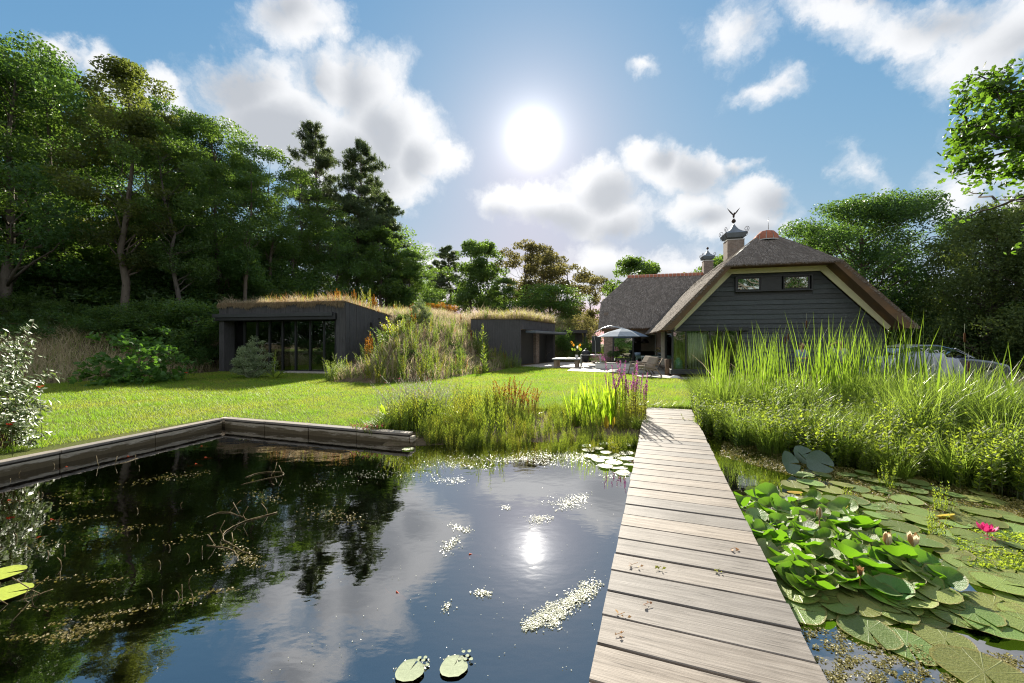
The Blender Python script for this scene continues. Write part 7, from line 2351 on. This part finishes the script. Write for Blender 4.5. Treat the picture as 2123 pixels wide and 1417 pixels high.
mb = MB(); mb.lathe([(.02, apex.z + .04), (.20, apex.z - .01), (.27, apex.z - .07)], (cc.x, cc.y, 0), 8, False); mb.build('vent', M['parasol'], ca)
for i in range(n_):
    a = 2 * PI * i / n_ + .35; mb = MB()
    mb.tube([apex - Vector((0, 0, .06)), Vector((cc.x + math.cos(a) * R_ * .98, cc.y + math.sin(a) * R_ * .98, rim_z - .02))], .012, 4); mb.build('rib', M['metal'], par)
mb = MB(); top = Vector((pz.x, pz.y, Z_at(704, 25)))
mb.tube([Vector((pz.x, pz.y, TZ)), Vector((pz.x - .02, pz.y, 1.6)), Vector((pz.x - .12, pz.y, 2.0)), Vector((pz.x + .02, pz.y - .1, 2.22)), Vector((pz.x + .35, pz.y - .3, 2.42)), Vector((pz.x + .75, pz.y - .6, 2.55)), apex + Vector((0, 0, .03))], .03, 6)
mb.build('arm', M['metal'], par)
mb = MB(); mb.box(pz + Vector((0, 0, .05)), (.8, .8, .1)); mb.build('base', M['stone_top'], par, .01)
mb = MB(); mb.box(Vector((pz.x + .1, pz.y + .3, 1.45)), (.55, .06, 1.0)); mb.build('cover_panel', M['frame_dark'], par, .01)

# low table with bench tops, vase and tray
ft = Frame(P(1147, 762.5, TZ), (.97, -.2425), (.2425, .97))
tab = thing('low_table', 'low table with pale top on chunky wooden legs beside the small pavilion', 'table', ft.o)
bx('table_top', M['stone_top'], tab, ft, -.1, 1.55, .1, 1.7, .46, .54, .01)
for t, v in ((.0, .2), (1.25, .2), (.0, 1.45), (1.25, 1.45)):
    bx('leg', M['table_leg'], tab, ft, t, t + .2, v, v + .16, 0, .458, .01)
tr = bx('tray', M['pot_dark'], None, ft, .72, 1.25, .4, .7, .542, .60, .01); tag(tr, 'dark rectangular tray lying on the low table', 'tray')
vp = ft.p(1.36, .55, .542)
vs = thing('flower_vase', 'glass vase of orange and yellow flowers on the low table', 'vase', vp)
mb = MB(); mb.lathe([(.05, 0), (.085, .02), (.09, .16), (.075, .22)], vp, 12); mb.build('vase', M['white_wall'], vs)
for i, (dx, dz, mt) in enumerate(((-.32, .78, 'orange'), (-.2, .62, 'orange'), (.02, .5, 'white_petal'), (.12, .55, 'yellow_leaf'), (.2, .62, 'orange'), (.15, .42, 'weed_yellow'), (-.28, .36, 'weed_green'), (-.1, .34, 'weed_green'), (.24, .35, 'weed_green'))):
    tip = vp + Vector((dx, .06 * math.sin(i * 2), .2 + dz)); mb = MB()
    mb.tube([vp + Vector((0, 0, .18)), vp + Vector((dx * .4, 0, .2 + dz * .6)), tip], .008, 4); st_ = mb.build('stem', M['stem'], vs)
    mb = MB(); d = (tip - vp).normalized(); s = Vector((d.z, 0, -d.x))
    for k in range(3):
        b_ = tip - d * .10 + s * (k - 1) * .015
        mb.add([b_, b_ + d * .09 + s * (.03 + .015 * k), b_ + d * .19, b_ + d * .09 - s * .03], [(0, 1, 2, 3)])
    mb.build('bloom' if i < 5 else 'leaf', M[mt], vs)
# egg shaped charcoal grill on its steel table
fg = Frame(P(1203, 761.5, TZ), (.97, -.2425), (.2425, .97))
gt_ = thing('grill_table', 'steel framed outdoor kitchen table holding the black egg grill', 'table', fg.o)
bx('work_top', M['stone_top'], gt_, fg, .02, 1.22, 0, .7, .72, .76, .005)
bx('shelf', M['table_leg'], gt_, fg, .04, 1.2, .03, .68, .22, .26, .005)
for t, v in ((0, -.02), (1.18, -.02), (0, .66), (1.18, .66)): bx('leg', M['metal'], gt_, fg, t, t + .06, v, v + .06, 0, .72)
bx('glass_panel', M['glass_dim'], gt_, fg, .52, 1.16, .02, .03, .44, .68)
gp = fg.p(.32, .33, .58)
gr = thing('egg_grill', 'black egg shaped charcoal grill with shiny dome', 'grill', gp)
mb = MB(); mb.lathe([(.12, -.30), (.22, -.18), (.27, .0), (.28, .14)], gp, 18); mb.build('bowl', M['pot_dark'], gr)
mb = MB(); mb.lathe([(.285, .16), (.28, .24), (.23, .36), (.13, .45), (.06, .47)], gp, 18); dm = mb.build('dome', M['pot_dark'], gr)
mb = MB(); mb.lathe([(.05, .47), (.06, .55), (.03, .57)], gp, 10); mb.build('vent_cap', M['black_metal'], gr)
mb = MB(); mb.tube([gp + Vector((-.15, -.27, .20)), gp + Vector((0, -.33, .21)), gp + Vector((.15, -.27, .20))], .014, 6); mb.build('handle', M['table_leg'], gr)
bw_ = thing('wooden_bowl', 'wooden bowl on the lower shelf of the grill table', 'bowl', fg.p(.85, .3, .262))
mb = MB(); mb.lathe([(.08, 0), (.18, .04), (.22, .10), (.20, .10), (.05, .03)], fg.p(.85, .3, .262), 14); mb.build('bowl', M['table_leg'], bw_)
# dining table, chairs and what stands on it
fd = Frame(Vector((X_at(1318, 22.4), 22.4, TZ)), (.97, -.2425), (.2425, .97))
dt = thing('dining_table', 'sage green dining table under the wing eaves', 'table', fd.o)
bx('table_top', M['green_paint'], dt, fd, 0, 1.72, 0, .9, .72, .77, .005)
bx('apron', M['green_paint'], dt, fd, .06, 1.66, .05, .85, .62, .72)
for t, v in ((.03, .03), (1.61, .03), (.03, .79), (1.61, .79)): bx('leg', M['green_paint'], dt, fd, t, t + .08, v, v + .08, 0, .62)
def cafe_chair(t, label):
    o = fd.p(t, -.38, 0); fr = Frame(o, HA, HD)
    c = thing('cafe_chair', label, 'chair', o, 0, 'pale chairs at the dining table')
    bx('seat', M['stone_top'], c, fr, -.21, .21, -.2, .2, .44, .475, .01)
    mb = MB(); pts = [fr.p(.2 * math.sin(q), -.2 - .03 * math.cos(q), .74) for q in np.linspace(-1.4, 1.4, 7)]; mb.tube(pts, .03, 6); mb.build('backrest', M['stone_top'], c)
    for sx in (-1, 1):
        bx('back_post', M['metal'], c, fr, sx * .17 - .01, sx * .17 + .01, -.215, -.195, .475, .73)
        for v in (-.17, .17): bx('leg', M['metal'], c, fr, sx * .18 - .012, sx * .18 + .012, v - .012, v + .012, 0, .44)
cafe_chair(.45, 'pale round backed chair at the left of the dining table'); cafe_chair(1.25, 'pale round backed chair at the right of the dining table')
pp_ = fd.p(1.42, .4, .772)
fp = thing('flower_bowl', 'grey bowl of yellow flowers on the right end of the dining table', 'flower bowl', pp_)
mb = MB(); mb.lathe([(.14, 0), (.24, .08), (.26, .17), (.24, .17)], pp_, 16); mb.build('bowl', M['lead'], fp)
r = np.random.default_rng(150)
c = r.normal(0, 1, (150, 3)) * np.array([.20, .16, .09]) + np.array([0, 0, .27]); 
mobj('foliage', quads_to_mesh('foliage', leaf_quads(c[:90], np.full(90, .09), r, .5), M['leaf_dark'], r.random(90)), fp)
mobj('blooms', quads_to_mesh('blooms', leaf_quads(c[90:] + np.array([0, 0, .08]), np.full(60, .08), r, .6, .8), M['yellow_leaf'], r.random(60)), fp)
bp = fd.p(.12, .4, .772); bl = thing('blue_pot', 'small blue pot on the left end of the dining table', 'pot', bp)
mb = MB(); mb.lathe([(.10, 0), (.16, .03), (.17, .17), (.15, .17)], bp, 12); mb.build('pot', M['blue_shirt'], bl)
for i, (px, Y) in enumerate(((1279, 26.0), (1266, 26.3))):
    q = Vector((X_at(px, Y), Y, TZ)); t = thing('potted_plant', ('ball shaped topiary in a clay pot before the glass door', 'bushy plant in a dark pot beside the brick pillar')[i], 'potted plant', q)
    mb = MB(); mb.lathe([(.16, 0), (.26, .22), (.28, .26), (.24, .26)], q, 12); mb.build('pot', M['pot'] if i == 0 else M['pot_dark'], t)
    mb = MB(); mb.tube([q + Vector((0, 0, .2)), q + Vector((0, 0, .66))], .02, 5); mb.build('stem', M['twig'], t)
    c = unit(r.normal(0, 1, (420, 3))) * .23 * (r.random((420, 1)) ** .3) + np.array([0, 0, .76])
    mobj('foliage', quads_to_mesh('foliage', leaf_quads(c, np.full(420, .06), r, .4), M['leaf_dark'], r.random(420)), t)
# lounge chairs
def lounge(px, py, rz, label):
    o = P(px, py, TZ); c = thing('lounge_chair', label, 'lounge chair', o, 0, 'wooden lounge chairs on the terrace')
    fr = Frame(o, (math.cos(rz), math.sin(rz)), (-math.sin(rz), math.cos(rz)))   # a: forward, d: left
    for s in (-.33, .33):
        mb = MB()
        # leaning back post, front leg, seat rail and arm of one side
        mb.tube([fr.p(-.62, s, 0), fr.p(-.30, s, .36), fr.p(-.14, s, .36)], .028, 6)
        mb.tube([fr.p(.40, s, 0), fr.p(.30, s, .38), fr.p(.26, s, .56)], .028, 6)
        mb.tube([fr.p(.36, s, .34), fr.p(-.32, s, .26), fr.p(-.66, s, .80)], .026, 6)
        mb.build('side_frame', M['chair_wood'], c)
        mb = MB(); mb.tube([fr.p(.34, s, .56), fr.p(.0, s, .57), fr.p(-.48, s, .52)], .026, 6); mb.build('armrest', M['chair_wood'], c)
    for k in range(7):
        q = k / 6; mb = MB(); a_ = fr.p(-.30 - .34 * q, -.31, .30 + .48 * q); b_ = fr.p(-.30 - .34 * q, .31, .30 + .48 * q); mb.tube([a_, b_], .018, 5); mb.build('back_slat', M['chair_wood'], c)
    mb = MB(); up = Vector((0, 0, 1)); sl = (fr.a * .68 + up * .08).normalized(); nn = sl.cross(fr.d)
    if nn.z < 0: nn = -nn
    mm = Matrix((sl, fr.d, nn)).transposed(); mb.box(fr.p(.0, 0, .40), (.64, .58, .12), m=mm); mb.build('seat_cushion', M['cushion'], c, .03)
    bk = (fr.a * -.34 + up * .54).normalized(); n2 = fr.d.cross(bk)
    mm = Matrix((bk, fr.d, n2)).transposed(); mb = MB(); mb.box(fr.p(-.36, 0, .62), (.52, .58, .13), m=mm); mb.build('back_cushion', M['cushion'], c, .04)
lounge(1338, 780, PI + .35, 'wooden lounge chair with taupe cushions, nearer the grass')
lounge(1325, 775, PI + .15, 'wooden lounge chair with taupe cushions, behind the nearer one')
# split post at the house corner, stone, jar
q = P(1385, 778, TZ)
po = MB(); po.tube([q, q + Vector((.01, 0, .35)), q + Vector((-.01, 0, .74))], [.145, .14, .135], 9); tag(po.build('oak_post', M['post_wood']), 'thick rough oak post standing at the house corner', 'post')
q = P(1395, 785, 0); mb = MB(); mb.ball(q + Vector((.1, 0, .03)), (.22, .16, .10), 9, 6); tag(mb.build('stone', M['white_wall']), 'pale flat stone lying at the foot of the oak post', 'stone')
q = hc.p(h.at_px(1407, .35) - UC, .42, ZW0 + .003)
jar = thing('glass_jar', 'turquoise glass jar standing inside the ground floor window', 'jar', q)
mb = MB(); mb.lathe([(.17, 0), (.18, .03), (.18, .34), (.10, .42), (.08, .46), (.09, .50)], q, 16); mb.build('jar', M['blue_jar'], jar)
q2 = hc.p(h.at_px(1490, .5) - UC, .5, ZW0 + .002); st2 = MB(); st2.box(q2 + Vector((0, 0, .07)), (.5, .3, .14)); tag(st2.build('pale_box', M['curtain']), 'pale box on the window floor right of the curtain', 'box')

# ---------------------------------------------------------------- car and wrapped pile behind the reeds
def car(loc, rz, label):
    root = thing('parked_car', label, 'car', loc, rz)
    # side outline (x forward, z) swept across a tapering width
    low = [(-2.15, .35), (-2.18, .75), (-2.05, .92), (-1.55, .98), (-.2, .98), (.75, .96), (1.55, .86), (2.05, .72), (2.15, .5), (2.1, .3), (1.75, .24), (-1.8, .24)]
    def sweep(outline, prof):
        mb = MB(); n = len(outline); V, F = [], []
        for (y, sx, dz) in prof:
            for (x, z) in outline: V.append((x * sx, y, z + dz * (z > .6)))
        for i in range(len(prof) - 1):
            for k in range(n): F.append((i * n + k, i * n + (k + 1) % n, (i + 1) * n + (k + 1) % n, (i + 1) * n + k))
        F.append(tuple(range(n - 1, -1, -1))); F.append(tuple((len(prof) - 1) * n + k for k in range(n)))
        mb.add(V, F, smooth=False); return mb
    def loc_build(mb, name, mat, bev=0.0):
        me = bpy.data.meshes.new(name); me.from_pydata(mb.V, [], mb.F); me.materials.append(M[mat]); me.update()
        o = mobj(name, me, root)
        if bev: b = o.modifiers.new('bevel', 'BEVEL'); b.width = bev; b.segments = 3; b.limit_method = 'ANGLE'; b.angle_limit = .5
        return o
    loc_build(sweep(low, [(-.88, .97, -.03), (-.80, 1, 0), (.80, 1, 0), (.88, .97, -.03)]), 'body', 'car_paint', .05)
    cab = [(-1.75, .95), (-1.35, 1.36), (-.75, 1.47), (-.1, 1.46), (.35, 1.33), (1.05, .95)]
    loc_build(sweep(cab, [(-.78, 1, -.0), (-.66, .98, .01), (.66, .98, .01), (.78, 1, 0)]), 'cabin_glass', 'car_glass', .03)
    rf = [(-1.36, 1.365), (-.75, 1.478), (-.1, 1.468), (.34, 1.345), (-.1, 1.435), (-.75, 1.44), (-1.3, 1.34)]
    loc_build(sweep(rf, [(-.70, 1, 0), (-.6, 1, .02), (.6, 1, .02), (.70, 1, 0)]), 'roof', 'car_paint', .01)
    for s in (-1, 1):
        for (a, b) in (((-1.72, .96), (-1.34, 1.37)), ((.36, 1.34), (1.06, .96)), ((-.45, .97), (-.5, 1.45))):
            mb = MB(); mb.tube([(a[0], s * .79, a[1]), (b[0], s * .69, b[1])], .03, 5); loc_build(mb, 'pillar', 'car_paint')
        for x in (-1.35, 1.35):
            mb = MB(); mb.lathe([(.02, -.10), (.30, -.10), (.33, -.06), (.33, .06), (.30, .10), (.02, .10)], (x, s * .80, .33), 18, True, Matrix.Rotation(PI / 2, 3, 'X')); wh = loc_build(mb, 'wheel', 'tyre')
            mb = MB(); mb.lathe([(.02, -.115), (.20, -.112), (.21, -.06), (.21, .06), (.20, .112), (.02, .115)], (x, s * .80, .33), 14, True, Matrix.Rotation(PI / 2, 3, 'X'))
            me = bpy.data.meshes.new('rim'); me.from_pydata(mb.V, [], mb.F); me.materials.append(M['metal']); me.update(); mobj('rim', me, wh)
        mb = MB(); mb.ball((1.98, s * .62, .68), (.12, .16, .07), 8, 6); loc_build(mb, 'headlight', 'bounce_tinted_white')
        mb = MB(); mb.ball((.62, s * .95, 1.0), (.07, .10, .06), 8, 6); loc_build(mb, 'wing_mirror', 'car_paint')
    return root
car((17.2, 16.6, -.05), math.radians(-12), 'silver grey car parked behind the reeds right of the thatched house')
# wrapped pile under pale plastic, tied with ribbons
rs = np.random.default_rng(160)
tp = Vector((X_at(1880, 14.2), 14.2, -.05))
pile = thing('wrapped_pile', 'long pile wrapped in pale plastic sheet and tied with white ribbon behind the reeds', 'wrapped pile', tp)
nu, nv = 44, 22
u = np.linspace(-1.5, 1.7, nu + 1); v = np.linspace(0, 1, nv + 1)
V = []
for b_ in v:
    for a_ in u:
        hh = 1.12 + .10 * math.sin(a_ * 2.1) - .14 * max(0, a_ - .3)
        y = -.55 + 1.1 * b_; e = max(0, 1 - abs(2 * b_ - 1) ** 5) * max(0, 1 - abs(a_ - .1) ** 8 / 1.6 ** 8)
        zz = hh * min(1, e * 1.4) + .05 * math.sin(a_ * 9 + b_ * 5) * e + rs.normal(0, .018)
        V.append((a_, y + .05 * math.sin(a_ * 7), max(0, zz)))
i = np.arange((nu + 1) * (nv + 1)).reshape(nv + 1, nu + 1)
F = np.stack((i[:-1, :-1], i[:-1, 1:], i[1:, 1:], i[1:, :-1]), -1).reshape(-1, 4)
mobj('plastic_sheet', raw_mesh('plastic_sheet', np.array(V), F, M['tarp'], smooth=True), pile)
for x in (-.55, .42, .95):
    hh = 1.12 + .10 * math.sin(x * 2.1) - .14 * max(0, x - .3)
    mb = MB(); mb.tube([(x, -.6, .1), (x, -.5, hh * .9), (x, -.2, hh + .06), (x, .3, hh + .06)], .012, 5)
    for s in (-1, 1): mb.tube([(x, -.2, hh + .06), (x + s * .10, -.22, hh + .18), (x + s * .20, -.2, hh + .16), (x + s * .12, -.2, hh + .08), (x, -.2, hh + .06)], .014, 5)
    o = mb.build('ribbon', M['rope']); o.parent = pile

# ---------------------------------------------------------------- two people by the gable
def figure(loc, rz, height_, pose, shirt, hair, label):
    k = height_ / 1.72
    root = thing('person', label, 'person', loc, rz)
    J = pose
    names = list(J.keys()); idx = {n_: i for i, n_ in enumerate(names)}
    E_ = [('pelvis', 'waist'), ('waist', 'chest'), ('chest', 'neck'), ('neck', 'head0'), ('head0', 'head1'),
          ('chest', 'shl'), ('shl', 'ell'), ('ell', 'wrl'), ('wrl', 'hal'), ('chest', 'shr'), ('shr', 'elr'), ('elr', 'wrr'), ('wrr', 'har'),
          ('pelvis', 'hil'), ('hil', 'knl'), ('knl', 'anl'), ('anl', 'tol'), ('pelvis', 'hir'), ('hir', 'knr'), ('knr', 'anr'), ('anr', 'tor')]
    rad = dict(pelvis=.135, waist=.125, chest=.145, neck=.055, head0=.075, head1=.09, shl=.065, ell=.043, wrl=.030, hal=.034, shr=.065, elr=.043, wrr=.030, har=.034, hil=.095, knl=.062, anl=.042, tol=.036, hir=.095, knr=.062, anr=.042, tor=.036)
    def skin(nm, keep, grow, mat, lift=0.0):
        ks = [n_ for n_ in names if n_ in keep]; ii = {n_: i for i, n_ in enumerate(ks)}
        me = bpy.data.meshes.new(nm); me.from_pydata([Vector(J[n_]) * k for n_ in ks], [(ii[a], ii[b]) for a, b in E_ if a in ii and b in ii], []); me.update()
        o = bpy.data.objects.new(nm, me); col.objects.link(o)
        md = o.modifiers.new('skin', 'SKIN')
        for n_ in ks:
            q = me.skin_vertices[0].data[ii[n_]]; g = rad[n_] * k + grow; q.radius = (g, g * (.72 if n_ in ('pelvis', 'waist', 'chest') else 1))
        me.skin_vertices[0].data[0].use_root = True
        sb = o.modifiers.new('sub', 'SUBSURF'); sb.levels = 2; sb.render_levels = 2
        dg = bpy.context.evaluated_depsgraph_get(); m2 = bpy.data.meshes.new_from_object(o.evaluated_get(dg))
        bpy.data.objects.remove(o); m2.materials.clear(); m2.materials.append(M[mat]); m2.polygons.foreach_set('use_smooth', np.ones(len(m2.polygons), bool))
        return mobj(nm, m2, root)
    skin('body', set(names), 0, 'skin')
    skin('shirt', {'pelvis', 'waist', 'chest', 'shl', 'ell', 'shr', 'elr'}, .026, shirt)
    skin('trousers', {'pelvis', 'hil', 'knl', 'anl', 'hir', 'knr', 'anr'}, .024, 'denim')
    hd = (Vector(J['head0']) * .35 + Vector(J['head1']) * .65) * k
    fwd = Vector((0, -1, 0))
    mb = MB(); mb.ball(hd, (.082 * k, .098 * k, .118 * k), 14, 10)
    mb.ball(hd + fwd * .098 * k + Vector((0, 0, -.01)), (.014, .022, .024), 6, 5)
    for s in (-1, 1): mb.ball(hd + Vector((s * .083 * k, .005, -.01)), (.012, .02, .03), 6, 5)
    me = bpy.data.meshes.new('head'); me.from_pydata(mb.V, [], mb.F); me.materials.append(M['skin']); me.polygons.foreach_set('use_smooth', np.ones(len(me.polygons), bool)); me.update(); hdo = mobj('head', me, root)
    mb = MB()
    for s in (-1, 1): mb.ball(hd + fwd * .090 * k + Vector((s * .032, 0, .018)), (.011, .008, .007), 6, 4)
    mb.box(hd + fwd * .092 * k + Vector((0, 0, -.05)), (.045, .012, .008))
    me = bpy.data.meshes.new('eyes_and_mouth'); me.from_pydata(mb.V, [], mb.F); me.materials.append(M['iron']); me.update(); mobj('eyes_and_mouth', me, hdo)
    mb = MB(); mb.ball(hd + Vector((0, .022 * k, .030 * k)), (.090 * k, .098 * k, .108 * k), 14, 10)
    me = bpy.data.meshes.new('hair'); me.from_pydata(mb.V, [], mb.F); me.materials.append(M[hair]); me.polygons.foreach_set('use_smooth', np.ones(len(me.polygons), bool)); me.update(); mobj('hair', me, root)
    for side in 'lr':
        w_, h_ = Vector(J['wr' + side]) * k, Vector(J['ha' + side]) * k; d = (h_ - w_).normalized(); sd = d.cross(Vector((0, 1, .2))).normalized(); nn = d.cross(sd)
        mb = MB()
        for i_ in range(4):
            l = (.075, .085, .08, .062)[i_]; b_ = h_ + d * .02 + sd * (i_ - 1.5) * .019
            mb.tube([b_, b_ + d * l * .5 + nn * .008, b_ + d * l * .85 + nn * .028], [.0095, .009, .007], 6)
        b_ = h_ - d * .02 + sd * .035; mb.tube([b_, b_ + sd * .025 + d * .03, b_ + sd * .028 + d * .06 + nn * .01], [.011, .010, .008], 6)
        me = bpy.data.meshes.new('fingers'); me.from_pydata(mb.V, [], mb.F); me.materials.append(M['skin']); me.polygons.foreach_set('use_smooth', np.ones(len(me.polygons), bool)); me.update(); mobj('fingers', me, root)
    return root
BASE = dict(pelvis=(0, 0, .92), waist=(0, 0, 1.08), chest=(0, .01, 1.30), neck=(0, .01, 1.46), head0=(0, -.01, 1.55), head1=(0, -.02, 1.64),
            shl=(.19, .01, 1.38), ell=(.25, .02, 1.12), wrl=(.20, -.16, .98), hal=(.17, -.24, .96), shr=(-.19, .01, 1.38), elr=(-.25, .02, 1.12), wrr=(-.20, -.16, .98), har=(-.17, -.24, .96),
            hil=(.10, 0, .86), knl=(.11, -.02, .48), anl=(.11, .01, .09), tol=(.12, -.13, .04), hir=(-.10, 0, .86), knr=(-.11, -.02, .48), anr=(-.11, .01, .09), tor=(-.12, -.13, .04))
pose1 = dict(BASE, ell=(.26, -.06, 1.12), wrl=(.08, -.24, 1.10), hal=(.02, -.28, 1.12), elr=(-.26, -.06, 1.12), wrr=(-.08, -.24, 1.12), har=(-.02, -.28, 1.14))
pose2 = dict(BASE, elr=(-.40, -.02, 1.50), wrr=(-.20, -.10, 1.64), har=(-.13, -.10, 1.66), ell=(.26, .02, 1.10), wrl=(.27, -.08, .86), hal=(.27, -.10, .78))
xa = X_at(1661, 14.4); figure((xa, 14.4, -.08), .2, 1.60, pose1, 'blue_shirt', 'hair', 'person in a blue shirt with hands together behind the reeds by the black wall')
xb = X_at(1741, 14.0); figure((xb, 14.0, -.08), PI - .3 + PI, 1.66, pose2, 'pale_shirt', 'hair_grey', 'person in a pale green shirt with one hand raised to the head behind the reeds')

# ---------------------------------------------------------------- litter on the boardwalk
rl = random.Random(9)
for (px, py, lb) in ((1318, 1172, 'curled tan leaf on the boardwalk planks, upper left'), (1345, 1255, 'torn tan leaf in the middle of the near planks'), (1290, 1277, 'twiggy brown debris in the gap at the left plank edge'), (1287, 1318, 'small brown leaf near the left plank edge'), (1522, 1140, 'dry brown shreds on the right of the planks'), (1490, 1185, 'small green leaf scrap on the planks'), (1367, 1180, 'little tan stalk left of the green scrap'), (1390, 868, 'green leaf scrap at the far end of the boardwalk')):
    p = P(px, py, .006); mb = MB()
    for i in range(4):
        a = rl.random() * 6.28; l = rl.uniform(.015, .035); q = p + Vector((rl.uniform(-.03, .03), rl.uniform(-.02, .02), 0)); d = Vector((math.cos(a), math.sin(a), .2)); s = Vector((-math.sin(a), math.cos(a), .1))
        mb.add([q, q + d * l * .5 + s * l * .3 + Vector((0, 0, .006)), q + d * l, q + d * l * .5 - s * l * .3], [(0, 1, 2, 3)])
    mb.tube([p + Vector((-.03, 0, .003)), p + Vector((.02, .02, .006))], .0018, 4)
    tag(mb.build('dry_leaf', M['weed_yellow'] if 'green' in lb else M['bud']), lb, 'leaf')
